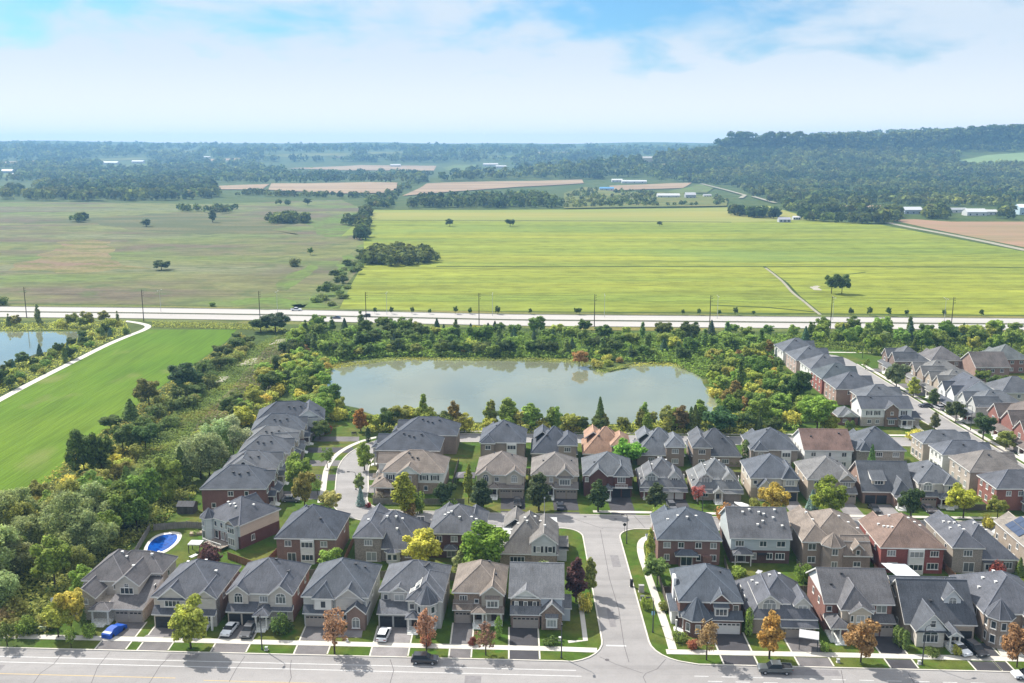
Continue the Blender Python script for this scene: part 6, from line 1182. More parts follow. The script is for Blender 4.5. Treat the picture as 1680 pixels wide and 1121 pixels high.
wood([(298, 774), (326, 730), (364, 690), (402, 652), (438, 614), (468, 582), (492, 558), (508, 556), (512, 600), (474, 640), (440, 660), (415, 690), (396, 712), (360, 735), (330, 760)], 6.2, 6.4, [(3, 'round', 7, 6.2, G_YEL), (1.5, 'shrub', 3.6, 5, YELLOW), (3, 'round', 7, 6, G_LT), (3, 'round', 7, 6, G_DARK), (.6, 'oval', 6, 5, RUSSET)], 'yellow-green or russet tree in the belt between the marsh and the crescent houses', 'the belt behind the crescent')
MIXN = [(4, 'round', 7, 6.6, G_MID), (2, 'round', 7, 6.4, G_DARK), (3, 'poplar', 8, 5.4, fo(116, 138, 84)), (2, 'shrub', 4, 6.4, G_LT), (2, 'round', 5.5, 6, G_LT), (.8, 'round', 5, 5.6, G_YEL), (.6, 'spruce', 6.5, 4.2, fo(78, 98, 76)), (.3, 'oval', 5, 5, RUSSET)]
wood([(505, 580), (470, 600), (500, 625), (480, 655), (520, 690), (560, 690), (585, 685), (545, 660), (532, 634), (544, 602)], 5.6, 7.2, [(3, 'round', 7, 6.4, G_LT), (2, 'round', 6.5, 6, G_YEL), (1.2, 'shrub', 4, 5, YELLOW), (.7, 'round', 6, 5.5, RUSSET), (2.4, 'round', 8, 6.4, G_MID)], 'tree on the left bank of the big pond', 'trees on the left bank of the big pond')
wood([(480, 560), (500, 538), (700, 541), (900, 545), (1100, 548), (1270, 550), (1260, 575), (1165, 596), (1100, 594), (1040, 592), (948, 588), (840, 587), (646, 586), (577, 590), (545, 600), (505, 580)], 8.0, 12.5, MIXN, {'round': 'round-headed tree in the belt between the big pond and the highway', 'poplar': 'upright pale tree in the belt between the big pond and the highway', 'shrub': 'shrub in the belt between the big pond and the highway', 'spruce': 'spruce in the belt between the big pond and the highway', 'oval': 'russet tree in the belt between the big pond and the highway'}, 'the belt north of the pond')
wood([(548, 596), (577, 588), (646, 584), (740, 584), (840, 585), (948, 586), (1040, 592), (1100, 593), (1140, 600), (1140, 596), (1100, 589), (1040, 588), (948, 582), (840, 580.5), (740, 579.5), (646, 579.5), (577, 583), (548, 591)], 5.2, 5.6, [(3, 'round', 5.4, 5.4, G_MID), (2, 'round', 5, 5, G_OLIVE), (2, 'round', 6.4, 5.6, fo(84, 104, 58)), (1, 'shrub', 3.4, 5, G_YEL), (.5, 'shrub', 3.4, 4.6, RUSSET)], {'round': 'round tree at the water edge on the far bank of the big pond', 'shrub': 'low bush at the water edge on the far bank of the big pond'}, 'trees at the far water edge')
wood([(960, 596), (985, 607), (1015, 600), (1040, 594), (990, 590)], 5, 6, [(3, 'shrub', 3.4, 4.6, G_YEL), (1, 'shrub', 3, 4, RUSSET)], 'bush on the small spit in the pond', 'bushes on the pond spit')
wood([(560, 544), (700, 543), (900, 546), (1100, 548), (1250, 549), (1250, 553), (900, 551), (560, 549)], 12, 9, [(2, 'spruce', 5.6, 3.6, fo(66, 84, 66)), (2, 'round', 4.5, 4.4, G_MID)], {'spruce': 'small dark spruce in the line along the near side of the highway', 'round': 'small round tree in the line along the near side of the highway'}, 'conifers along the highway')
wood([(1168, 600), (1262, 578), (1270, 600), (1300, 640), (1330, 668), (1318, 705), (1240, 702), (1195, 690), (1172, 660), (1160, 630)], 6.0, 7.6, [(4, 'round', 7, 6, G_LT), (3, 'round', 7.5, 6, G_MID), (2, 'round', 6, 5.5, G_YEL), (2, 'shrub', 4, 5, YELLOW), (1, 'oval', 6.5, 5, RUSSET), (2, 'poplar', 10, 5.2, G_MID)], {'round': 'round tree on the right bank of the big pond', 'poplar': 'tall upright tree on the right bank of the big pond', 'shrub': 'yellow shrub on the right bank of the big pond', 'oval': 'russet tree on the right bank of the big pond'}, 'trees on the right bank of the big pond')
wood([(600, 700), (760, 703), (900, 703), (1060, 702), (1180, 692), (1290, 712), (1290, 716), (1060, 712), (800, 714), (600, 708)], 5.2, 4.8, [(3, 'round', 6.2, 5.6, G_OLIVE), (4, 'oval', 8.2, 5.4, G_LT), (2, 'oval', 7.8, 5.2, G_OLIVE), (1.4, 'shrub', 4, 5.4, YELLOW), (2.4, 'round', 5.8, 5.6, G_YEL), (.6, 'spruce', 7.5, 4, G_DARK), (1.6, 'round', 6.6, 5.6, G_DARK), (.5, 'oval', 6.4, 5.6, fo(140, 126, 84))], {'round': 'round tree between the big pond and the row of houses facing it', 'oval': 'upright tree between the big pond and the row of houses facing it', 'shrub': 'yellow bush between the big pond and the row of houses facing it', 'spruce': 'pointed spruce between the big pond and the row of houses facing it'}, 'trees between the pond and the houses')
for px, tp, c, k, w in ((695, 645, G_LT, 'poplar', 24), (745, 657, RUSSET, 'oval', 22), (807, 654, G_OLIVE, 'poplar', 22), (833, 652, G_LT, 'oval', 32), (870, 662, G_LT, 'oval', 34), (905, 668, G_MID, 'oval', 22), (984, 652, G_DARK, 'spruce', 18), (1056, 658, G_LT, 'poplar', 24), (1108, 668, G_LT, 'oval', 26), (1180, 665, fo(76, 104, 66), 'round', 40), (1133, 668, G_DARK, 'spruce', 16), (655, 664, G_OLIVE, 'round', 32)):
    T(k, px, 706 if px < 1150 else 716, tp, w * 1.45, c, 'taller tree standing out against the water between the big pond and the row of houses', 'tall trees before the water')
wood([(1300, 564), (1440, 583), (1600, 586), (1720, 588), (1720, 555), (1500, 549), (1300, 547)], 8.2, 10, [(4, 'round', 8.5, 7, G_LT), (3, 'round', 8.5, 7, G_MID), (1, 'round', 7, 6, G_YEL), (1, 'spruce', 9, 5.2, fo(76, 98, 74)), (1, 'poplar', 10, 6, G_MID)], {'round': 'round tree between the far right houses and the highway', 'spruce': 'spruce between the far right houses and the highway', 'poplar': 'upright tree between the far right houses and the highway'}, 'the belt behind the far right houses')
wood([(-40, 543), (0, 541), (120, 541), (195, 540), (215, 534), (200, 530), (100, 532), (-40, 532)], 8, 8, [(3, 'round', 7, 5.5, G_OLIVE), (3, 'poplar', 9, 4.4, G_GREY), (2, 'shrub', 4, 5, G_YEL)], 'tree between the small left pond and the highway', 'trees behind the left pond')
wood([(145, 548), (205, 545), (212, 549), (172, 563), (110, 594), (48, 625), (-10, 652), (-20, 620), (14, 604), (64, 585), (98, 574), (122, 562)], 6.4, 6.6, [(3, 'shrub', 3.6, 4.6, G_MID), (2, 'round', 5.5, 5, G_DARK), (2, 'shrub', 3, 4, G_YEL), (.8, 'cedar', 5.5, 1.8, G_DARK), (1, 'spruce', 5, 3, fo(84, 108, 92))], {'shrub': 'bush on the bank between the small left pond and the footpath', 'round': 'dark tree on the bank between the small left pond and the footpath', 'cedar': 'slim dark cedar on the bank between the small left pond and the footpath', 'spruce': 'small spruce on the bank between the small left pond and the footpath'}, 'bank of the left pond')
wood([(470, 503), (505, 502), (535, 470), (560, 440), (585, 425), (598, 400), (604, 425), (588, 450), (572, 475), (556, 508), (520, 508)], 9, 15, [(2, 'round', 6, 7, fo(104, 120, 72)), (3, 'shrub', 3.6, 7, fo(112, 128, 72))], {'round': 'tree in the brushy ditch between the meadow and the yellow-green field', 'shrub': 'bush in the brushy ditch between the meadow and the yellow-green field'}, 'the brushy ditch')
for px, tp, w, c, lab in ((452, 514, 46, fo(72, 92, 64), 'large dark bush clump at the near edge of the highway'), (428, 520, 40, fo(92, 112, 72), 'mid-green clump left of the large dark bush by the highway')): T('round', px, 545, tp, w, c, lab)
for px, py, tp, w in ((1555, 553, 526, 26), (1580, 552, 530, 14), (1635, 554, 526, 28)): T('spruce', px, py, tp, w, fo(70, 96, 78), 'blue-green spruce at the near edge of the highway on the right', 'spruces at the right of the highway')
# past three hundred trees of one kind: the smallest in the picture are one mass
cand = [(o.scale[2] * o.scale[0] / (o.location.y ** 2), o) for o in COL.objects if o.name.startswith('deciduous_tree') and o.type == 'MESH']
kept = sum(1 for o in COL.objects if o.name.startswith('deciduous_tree') and o.type == 'EMPTY')
cand.sort(key=lambda q: -q[0]); rest = [o for _, o in cand[max(0, 296 - kept):]]; VV, TT, rr = [], [], np.random.default_rng(8)
for o in rest:
    me = o.data; n = len(me.vertices); co = np.empty(n * 3, np.float32); me.vertices.foreach_get('co', co); co = co.reshape(-1, 3)
    q = [p for p in me.polygons if p.material_index == 0]; m = len(q); co = co[:m * 4].reshape(m, 4, 3); co = co[rr.random(m) < .55]; cc = co.mean(1, keepdims=True); co = cc + (co - cc) * 1.3
    a = o.rotation_euler.z; S_x = o.scale; x_, y_ = co[..., 0] * S_x[0], co[..., 1] * S_x[1]
    VV.append(np.stack([x_ * math.cos(a) - y_ * math.sin(a) + o.location.x, x_ * math.sin(a) + y_ * math.cos(a) + o.location.y, co[..., 2] * S_x[2]], 2)); TT.append(np.tile(np.array(tuple(o.color), np.float32), (len(co), 1)))
    bpy.data.objects.remove(o)
if VV:
    VV, TT = np.concatenate(VV), np.concatenate(TT); me = np_mesh('thicket', VV.reshape(-1, 3), np.arange(len(VV) * 4).reshape(-1, 4), [M['foliage_mass']])
    me.attributes.new('tone', 'FLOAT_COLOR', 'FACE').data.foreach_set('color', TT.ravel()); tag(link('thicket', me), 'the more distant trees of the belts round the ponds and along the highway', 'woodland', None, 'stuff')
# undergrowth: brush that fills the woods, one mass per wood
def brush(name, px, n, hgt, size, color, seed, label, m=None, low=.05):
    ring = np.array([U(*q) for q in px]); r = np.random.default_rng(seed); P_ = []
    while len(P_) < n:
        p = (r.uniform(ring[:, 0].min(), ring[:, 0].max()), r.uniform(ring[:, 1].min(), ring[:, 1].max()))
        if inside(p, [tuple(q) for q in ring]): P_.append(p)
    P_ = np.array(P_); bump_ = .5 + .5 * np.sin(P_[:, 0] * .9 + np.sin(P_[:, 1] * .7) * 2) * np.sin(P_[:, 1] * .8 + 1)
    c = np.stack([P_[:, 0], P_[:, 1], low + hgt * r.random(n) * (.35 + .65 * bump_)], 1)
    nm = r.normal(0, .6, (n, 3)) + np.array([0, 0, 1.1]); nm /= np.linalg.norm(nm, axis=1)[:, None]
    a = np.cross(nm, r.normal(size=(n, 3))); a /= np.linalg.norm(a, axis=1)[:, None]; b = np.cross(nm, a); s = size * r.uniform(.6, 1.4, n)[:, None]
    V_ = np.stack([c - a * s, c - b * s * .7, c + a * s, c + b * s * .7], 1).reshape(-1, 3)
    o = link(name, np_mesh(name, V_, np.arange(n * 4).reshape(n, 4), [m or M['foliage']]), None, color); tag(o, label, 'undergrowth', None, 'stuff')
brush('undergrowth', [(-40, 1045), (-40, 940), (0, 855), (60, 830), (200, 812), (290, 795), (330, 806), (284, 846), (216, 896), (176, 926), (130, 985), (80, 1040), (10, 1050)], 16000, 1.6, .32, G_OLIVE, 1, 'tangled low brush under the left wood')
brush('undergrowth', [(470, 548), (700, 546), (1000, 550), (1300, 553), (1270, 578), (1320, 680), (1310, 708), (1200, 692), (1174, 660), (1160, 625), (1100, 596), (1040, 594), (950, 590), (640, 587), (575, 592), (545, 602), (534, 634), (545, 660), (590, 690), (500, 690), (470, 640)], 60000, 2.6, .5, fo(112, 134, 62), 2, 'low green brush filling the belt round the big pond')
brush('undergrowth', [(596, 690), (760, 698), (1000, 700), (1180, 688), (1290, 708), (1290, 714), (1000, 712), (600, 710)], 8000, 1.6, .34, G_YEL, 3, 'yellow-green brush on the near bank of the big pond')
brush('undergrowth', [(300, 770), (400, 675), (500, 590), (505, 612), (415, 690), (360, 738), (330, 765)], 7000, 1.6, .36, G_YEL, 4, 'yellow-green brush behind the crescent houses')
brush('undergrowth', [(20, 840), (120, 745), (240, 655), (330, 595), (395, 548), (412, 560), (340, 625), (260, 700), (200, 790), (110, 855)], 12000, 1.3, .32, fo(140, 142, 72), 5, 'yellow weedy brush along the edge of the bright green field')
brush('undergrowth', [(-40, 546), (-40, 534), (205, 528), (215, 545), (172, 564), (48, 627), (-60, 675), (-60, 625), (14, 603), (98, 573), (142, 549), (138, 543)], 10000, 1.5, .36, G_YEL, 6, 'weedy brush round the small left pond')
brush('undergrowth', [(1290, 549), (1720, 555), (1720, 590), (1440, 584), (1300, 566)], 16000, 2.0, .42, G_MID, 7, 'low brush between the far right houses and the highway')
brush('undergrowth', [(250, 537), (400, 541), (470, 545), (470, 540), (400, 532), (250, 528)], 3500, .9, .36, fo(138, 148, 80), 8, 'yellow weeds between the highway and the bright green field')
brush('reeds', [(470, 550), (505, 560), (470, 598), (430, 638), (380, 688), (330, 728), (262, 768), (222, 780), (232, 735), (275, 690), (322, 640), (362, 604), (404, 572)], 30000, 1.9, .26, fo(110, 132, 70), 9, 'green and yellowish reeds in the marsh strip', M['reed'])
brush('marsh_weeds', [(440, 572), (500, 560), (440, 625), (380, 682), (330, 722), (300, 742), (322, 700), (380, 640)], 9000, 1.7, .3, fo(128, 122, 104), 12, 'dull purplish dry weeds down the middle of the marsh strip', M['reed'])
brush('reeds', [(540, 600), (646, 588), (840, 588), (948, 590), (985, 609), (1040, 597), (1110, 596), (1150, 610), (1146, 615), (1100, 601), (1040, 602), (985, 614), (945, 596), (840, 593), (646, 592), (548, 606)], 4500, .9, .3, fo(140, 146, 78), 10, 'reeds along the far bank of the big pond', M['reed'])
# far woods: crowns massed over the land, a tree for each dome of leaf sprays
def UTv(pp):
    a = (pp[:, 0] - 840) / F; b = (560.5 - pp[:, 1]) / F; dy, dz = cp + b * sp, -sp + b * cp
    t0 = np.where(dz < -.01, HC / -np.minimum(dz, -.001), 9e9); t = np.where(t0 < 2000, t0 * .999, 2000.0); live = np.ones(len(pp), bool)
    while live.any() and t.max() < 9500:
        hit = (HC + dz * t <= terrain(a * t, dy * t)) | (t > 9400); live &= ~hit; t[live] *= 1.0035
    return np.stack([a * t, dy * t, terrain(a * t, dy * t)], 1)
def masses(name, rings, n, seed, label, size=(6, 9), color=(1, 1, 1), hh=1.15, dens=26, fn=None, lift=0):
    r = np.random.default_rng(seed); pp = []; ar = [abs(sum(q[i][0] * q[i - 1][1] - q[i - 1][0] * q[i][1] for i in range(len(q)))) for q in rings]; ar = np.array(ar) / sum(ar)
    while len(pp) < n:
        q = rings[r.choice(len(rings), p=ar)]; xs = [p[0] for p in q]; ys = [p[1] for p in q]
        p = (r.uniform(min(xs), max(xs)), r.uniform(min(ys), max(ys)))
        if inside(p, q) and not any(inside((p[0], p[1] - e), f_) for f_ in FARF for e in (-.5, 1, 2.5)) and not any(inside((p[0], p[1] - e), f_) for f_ in CLEAR for e in (0, 3, 6)): pp.append(p)
    pts = UTv(np.array(pp)); pts = pts[pts[:, 1] < 8600]
    if fn is not None: pts = np.array([w for w in pts if fn(w)])
    pts = np.array(pts); dist = pts[:, 1]; k = len(pts)
    R_ = r.uniform(size[0], size[1], k) * (1 + np.clip((dist - 1800) / 3600, 0, .9) - .9 * np.clip((dist - 5200) / 1800, 0, .55))
    d = r.normal(size=(k, dens, 3)); d[:, :, 2] = np.abs(d[:, :, 2]) * 1.1 - .25; d /= np.linalg.norm(d, axis=2)[:, :, None]
    c = d * (R_[:, None] * r.uniform(.72, 1.06, (k, dens)))[:, :, None]; c[:, :, 2] *= hh; c += pts[:, None, :]; c[:, :, 2] += (R_ * .75)[:, None] + lift
    nm = d + r.normal(0, .38, d.shape); nm /= np.linalg.norm(nm, axis=2)[:, :, None]
    a = np.cross(nm, r.normal(size=d.shape)); a /= np.linalg.norm(a, axis=2)[:, :, None]; b = np.cross(nm, a); s = (R_[:, None] * r.uniform(.26, .50, (k, dens)))[:, :, None]
    V_ = np.stack([c - a * s, c - b * s * .8, c + a * s, c + b * s * .8], 2).reshape(-1, 3)
    me = np_mesh(name, V_, np.arange(len(V_)).reshape(-1, 4), [M['far_wood']]); tn = r.uniform(.55, 1.35, k); yl = r.uniform(0, 1, k) ** 3 * .35
    tt = np.repeat(np.stack([tn * (1 + yl) * color[0], tn * (1 + yl * .6) * color[1], tn * (1 - yl * .4) * color[2], np.ones(k)], 1), dens, 0)
    at_ = me.attributes.new('tone', 'FLOAT_COLOR', 'FACE'); at_.data.foreach_set('color', tt.astype(np.float32).ravel())
    o = link(name, me, None, color); tag(o, label, 'woodland', None, 'stuff')
masses('copse', [[(592, 428), (606, 420), (640, 416), (690, 418), (720, 428), (718, 434), (640, 438), (604, 436)]], 95, 1, 'dense dark copse at the left edge of the yellow-green field', (3.6, 5.4), dens=60)
masses('copse', [[(440, 364), (470, 360), (504, 364), (500, 368), (444, 368)]], 40, 2, 'oval dark copse in the far meadow', (4.5, 6.5), dens=50)
masses('copse', [[(448, 336), (476, 334), (475, 338), (450, 338)], [(558, 366), (575, 360), (590, 362), (596, 368), (575, 372), (556, 368)], [(118, 363), (148, 361), (150, 365), (120, 366)], [(290, 345), (300, 343), (315, 346), (390, 344), (388, 348), (300, 350)], [(335, 352), (398, 340), (396, 346), (350, 354)]], 60, 3, 'scattered bush clumps of the far meadow', (3.5, 5.5), dens=40)
masses('tree_belt', [[(0, 328), (60, 330), (58, 322), (0, 312)], [(64, 331), (265, 331), (300, 328), (355, 326), (358, 310), (330, 300), (60, 306)]], 420, 4, 'thick belt of trees behind the meadow at the left', (7, 11), dens=34)
masses('tree_belt', [[(674, 342), (922, 342), (924, 334), (890, 326), (700, 330), (676, 336)]], 210, 5, 'dark rectangular wood behind the yellow-green field', (5, 7.5), (.92, .95, 1), 1.7, dens=36)
masses('tree_belt', [[(598, 345), (606, 350), (600, 390), (594, 398), (586, 390), (592, 360)], [(598, 345), (640, 342), (652, 322), (700, 300), (712, 290), (690, 292), (640, 318), (604, 334)]], 120, 6, 'line of trees along the ditch beyond the brushy hedgerow', (4.5, 7), dens=36)
masses('tree_belt', [[(1195, 352), (1215, 350), (1300, 356), (1345, 363), (1440, 366), (1450, 360), (1440, 352), (1320, 350), (1290, 346), (1280, 338), (1290, 336), (1330, 344), (1440, 348), (1480, 352), (1500, 345), (1560, 345), (1600, 345), (1690, 348), (1690, 362), (1560, 362), (1520, 360), (1440, 369), (1340, 364), (1290, 360), (1215, 358)]], 260, 7, 'bushy trees round the farmyards beside the right-hand country road', (4.5, 7.5), dens=36)
masses('tree_row', [[(385, 320), (430, 316), (440, 319), (560, 323), (650, 323), (652, 326), (560, 326), (440, 324), (386, 324)]], 70, 8, 'row of small round trees before the tan field', (4.5, 6.5), dens=36)
masses('orchard', [[(926, 342), (1030, 340), (1190, 338), (1192, 326), (1120, 318), (1010, 314), (960, 310), (930, 322)]], 300, 9, 'rows of small orchard trees beyond the yellow-green field', (2.6, 4.2), (1.15, 1.15, 1), dens=26)
masses('far_woodland', [[(-60, 303), (0, 300), (330, 300), (470, 302), (660, 300), (700, 298), (712, 284), (560, 281), (440, 280), (380, 262), (-60, 268)], [(-60, 268), (480, 266), (700, 268), (1000, 270), (1190, 262), (1190, 246), (900, 243), (600, 241), (300, 239), (-60, 236)], [(-60, 292), (330, 296), (470, 299), (470, 284), (330, 284), (-60, 284)], [(720, 298), (800, 297), (950, 294), (1130, 300), (1195, 310), (1195, 262), (1000, 270), (790, 272), (780, 280), (740, 288)]], 3300, 10, 'hazy blue-green woodland rolling back to the horizon', (6.5, 10), dens=24)
masses('hill_woodland', [[(1190, 300), (1250, 330), (1290, 338), (1450, 338), (1700, 342), (1820, 342), (1820, 276), (1690, 274), (1560, 268), (1640, 250), (1820, 246), (1820, 206), (1560, 214), (1200, 220), (1192, 240), (1100, 250), (1060, 290), (1150, 298)]], 4600, 11, 'dense woodland covering the escarpment and its slopes', (5, 8.6), hh=.95, dens=26, fn=lambda w: not (1560 < 840 + F * w[0] / w[1] < 1800 and 249 < 243 + 0 * w[0] + F * (HC - w[2]) / w[1] * .98 < 270))
masses('hill_woodland', [[(1194, 221), (1300, 219), (1500, 214), (1560, 208), (1680, 206), (1820, 206), (1820, 212), (1500, 220), (1200, 226)]], 900, 12, 'trees along the rim of the escarpment', (3.5, 5.5), dens=26)

# ------------------------------------------------------------------ vehicles
def extr(mb, prof, half, m=0, taper=0.0, zt=9, inset=None):
    """side outline (x along the car, z) swept across the width; the part above zt leans inwards"""
    f = lambda z: half - max(0, z - zt) * taper
    L = [(x, -f(z), z) for x, z in prof]; Rr = [(x, f(z), z) for x, z in prof]; n = len(prof)
    mb.face(L[::-1], m); mb.face(Rr, m)
    for k in range(n): mb.face([L[k], L[(k + 1) % n], Rr[(k + 1) % n], Rr[k]], m)
CARS = {
 'sedan': (4.6, .90, [(-2.3, .35), (-2.3, .78), (-2.15, .92), (-1.5, .98), (1.0, .95), (1.9, .82), (2.25, .68), (2.3, .35)], [(-1.75, .94), (-1.15, 1.36), (.15, 1.42), (1.05, .93)], [(-1.2, 1.36), (-1.1, 1.41), (.1, 1.46), (.25, 1.40)]),
 'suv': (4.7, .95, [(-2.3, .4), (-2.32, .95), (-2.2, 1.08), (1.0, 1.08), (1.95, .98), (2.3, .80), (2.32, .4)], [(-2.15, 1.05), (-1.85, 1.62), (.2, 1.66), (1.1, 1.05)], [(-1.95, 1.60), (-1.85, 1.68), (.15, 1.72), (.35, 1.64)]),
 'pickup': (5.8, 1.0, [(-2.9, .55), (-2.9, 1.12), (-1.0, 1.12), (-.95, 1.15), (1.2, 1.15), (2.6, 1.08), (2.9, .92), (2.9, .5)], [(-1.05, 1.1), (-.95, 1.78), (.6, 1.80), (1.4, 1.1)], [(-1.0, 1.76), (-.92, 1.86), (.55, 1.88), (.72, 1.78)])}
MD = {}
def car(kind, x, y, rz, color, label, group=None, z=0.0, cat=None, name=None):
    L_, hw, body_, glass, roof_ = CARS[kind]
    o = empty(name or {'sedan': 'parked_car', 'suv': 'parked_car', 'pickup': 'pickup_truck'}[kind], (x, y, z), rz); tag(o, label, cat or {'pickup': 'truck'}.get(kind, 'car'), group)
    if kind not in MD:
        b, g, r_ = MB(), MB(), MB(); extr(b, body_, hw, 0, .35, .8)
        if kind == 'pickup': b.box(-2.78, -1.12, -.82, .82, 1.09, 1.14, 1); b.box(-2.9, -1.05, -.97, -.83, 1.1, 1.25); b.box(-2.9, -1.05, .83, .97, 1.1, 1.25); b.box(-2.9, -2.79, -.829, .829, 1.1, 1.25)
        extr(g, glass, hw - .06, 0, .32, 1.0); extr(r_, roof_, hw - .24, 0, 0)
        b.tube((glass[-1][0] - .5, -hw - .05, 1.0), (glass[-1][0] - .5, -hw + .05, 1.05), .09, .09, 6).tube((glass[-1][0] - .5, hw + .05, 1.0), (glass[-1][0] - .5, hw - .05, 1.05), .09, .09, 6)
        wh, rm = MB().tube((0, -.11, 0), (0, .11, 0), .34, .34, 16), MB().tube((0, -.13, 0), (0, .13, 0), .19, .19, 10)
        hl = MB().box(-.05, .05, -.22, .22, -.08, .08)
        MD[kind] = (b.mesh('body', [CARP, M['dark']]), g.mesh('windows', [CARG]), r_.mesh('car_roof', [CARP]), wh.mesh('wheel', [M['dark']]), rm.mesh('rim', [M['pale_metal']]), hl.mesh('headlight', [M['pale_metal']]), hl.mesh('tail_light', [TAIL]))
    b, g, r_, wh, rm, hl, tl = MD[kind]
    link('body', b, o, color); link('windows', g, o); link('car_roof', r_, o, color)
    for sx in (-1, 1):
        for sy in (-1, 1):
            w = link('wheel', wh, o); w.location = (sx * L_ * .31, sy * (hw - .1), .34); link('rim', rm, w)
            q = link('headlight' if sx > 0 else 'tail_light', hl if sx > 0 else tl, o); q.location = (sx * (L_ / 2 - .06), sy * (hw - .28), .72 if kind != 'pickup' else .92)
    return o
CARP = mat('car_paint', (1, 1, 1, 1), rough=.28, spec=.5, objcol=True, coat=.6); CARG = mat('car_glass', (.012, .014, .018, 1), rough=.18, spec=.3); TAIL = mat('tail_lamp', (.25, .02, .02, 1), rough=.3)
def Cp(kind, px, py, rz, color, label, **k): x, y = U(px, py); return car(kind, x, y, Rd(rz), color, label, z=.03, **k)
BLK, WHT, CG = (.018, .018, .022), (.74, .75, .77), (.10, .105, .11)
Cp('sedan', 377, 1037, -98, WHT, 'white car with a dark glass roof, left of a dark grey car')
Cp('suv', 408, 1040, -94, (.07, .07, .075), 'dark grey car right beside the glass-roofed white one')
Cp('suv', 630, 1046, 84, WHT, 'white car parked nose-in before the octagonal turret house')
Cp('suv', 697, 1087, -2.6, BLK, 'black car parked at the kerb of the main road beside the coral-orange tree')
Cp('pickup', 1271, 1103, 177, (.075, .085, .09), 'dark grey pickup truck parked at the kerb of the main road')
Cp('sedan', 1574, 1069, -75, WHT, 'white car with dark windows parked before the low-fronted house'); Cp('suv', 1601, 1071, -78, BLK, 'black car parked beside the white car at the right end of the front row'); Cp('sedan', 1684, 1112, 178, WHT, 'white car at the road kerb cut by the right edge of the photo')
Cp('suv', 849, 829, -88, BLK, 'black car on the black driveway of the brown-roofed beige house'); Cp('sedan', 919, 834, 90, (.03, .035, .05), 'dark blue car in the shade of the taupe-roofed bow-window house'); Cp('suv', 1102, 835, -86, (.10, .10, .11), 'dark car with a pale front on the driveway by the white garage doors')
Cp('sedan', 1434, 838, -90, BLK, 'black car before the dark garage doors of the shed-dormer house'); Cp('sedan', 1522, 838, -90, (.06, .05, .055), 'dark car before the house with the small rounded porch roof')
Cp('sedan', 1518, 668, 180, (.03, .03, .05), 'dark car at the kerb of the right-hand street'); Cp('sedan', 478, 823, 0, (.12, .12, .13), 'dark grey car on the driveway of the nearest left crescent house')
Cp('suv', 1539, 671, 100, (.4, .4, .42), 'silver car on a driveway by the two white front gables'); Cp('suv', 494, 768, 0, BLK, 'black car in the shade on a left crescent driveway')
Cp('sedan', 552, 523, 178, (.04, .05, .10), 'dark blue car driving on the highway', name='moving_car'); Cp('suv', 601, 520, 178, (.03, .03, .03), 'black car driving on the highway right of the blue one', name='moving_car'); Cp('pickup', 486, 510, -2, WHT, 'white truck driving on the far carriageway of the highway', name='moving_truck')
# car under a blue cover
x, y = U(188, 1039); o = tag(empty('covered_car', (x, y, .03), Rd(72)), 'car under a bright blue fitted cover on the driveway of the large beige house', 'car')
cov = MB(); prof = [(-2.3, .06), (-2.32, .8), (-2.1, 1.0), (-1.5, 1.12), (-1.0, 1.42), (.2, 1.45), (1.1, 1.05), (2.0, .86), (2.3, .65), (2.32, .06)]; extr(cov, prof, .98, 0, .34, .7)
cv = cov.build('cover', mat('blue_cover', lin(20, 96, 214, .6), [(1.2, I3, X(.7), .45, .65)], rough=.4, spec=.4), o); bv = cv.modifiers.new('soften', 'BEVEL'); bv.width = .12; bv.segments = 2
for sx in (-1, 1):
    for sy in (-1, 1): w = MB().tube((0, -.1, 0), (0, .1, 0), .3, .3, 12).build('wheel', M['dark'], o); w.location = (sx * 1.4, sy * .9, .3)
# boat under a white cover on its trailer
x, y = U(1219, 836); o = tag(empty('covered_boat', (x, y, 0), Rd(128)), 'boat under a pale cover on a trailer, on the driveway by the two-dormer house', 'boat')
hb = MB(); st_ = [(-2.7, .95, .5, 1.0), (-1.5, 1.1, .45, 1.1), (.6, 1.05, .45, 1.15), (2.0, .6, .6, 1.15), (2.8, .05, .95, 1.15)]
for (xa, wa, za, ta), (xb, wb, zb, tb) in zip(st_[:-1], st_[1:]):
    for s_ in (-1, 1): hb.face([(xa, 0, za), (xb, 0, zb), (xb, s_ * wb, tb), (xa, s_ * wa, ta)])
hb.face([(-2.7, 0, .5), (-2.7, .95, 1.0), (-2.7, -.95, 1.0)]); hb.build('hull', M['trim'], o)
cb = MB()
for (xa, wa, za, ta), (xb, wb, zb, tb) in zip(st_[:-1], st_[1:]):
    ra, rb = (1.75 if abs(xa) < 1.6 else 1.2), (1.75 if abs(xb) < 1.6 else 1.2)
    for s_ in (-1, 1): cb.face([(xa, s_ * (wa + .06), ta + .02), (xb, s_ * (wb + .06), tb + .02), (xb, 0, rb), (xa, 0, ra)])
cb.build('cover', M['paint'], o, (.5, .5, .5)); tb_ = MB().box(-2.2, 3.4, -.06, .06, .35, .45).box(-1.2, -1.1, -.95, .95, .3, .4); tb_.build('trailer', M['metal'], o)
for s_ in (-1, 1): w = MB().tube((0, -.1, 0), (0, .1, 0), .3, .3, 12).build('wheel', M['dark'], o); w.location = (-1.1, s_ * .95, .3)
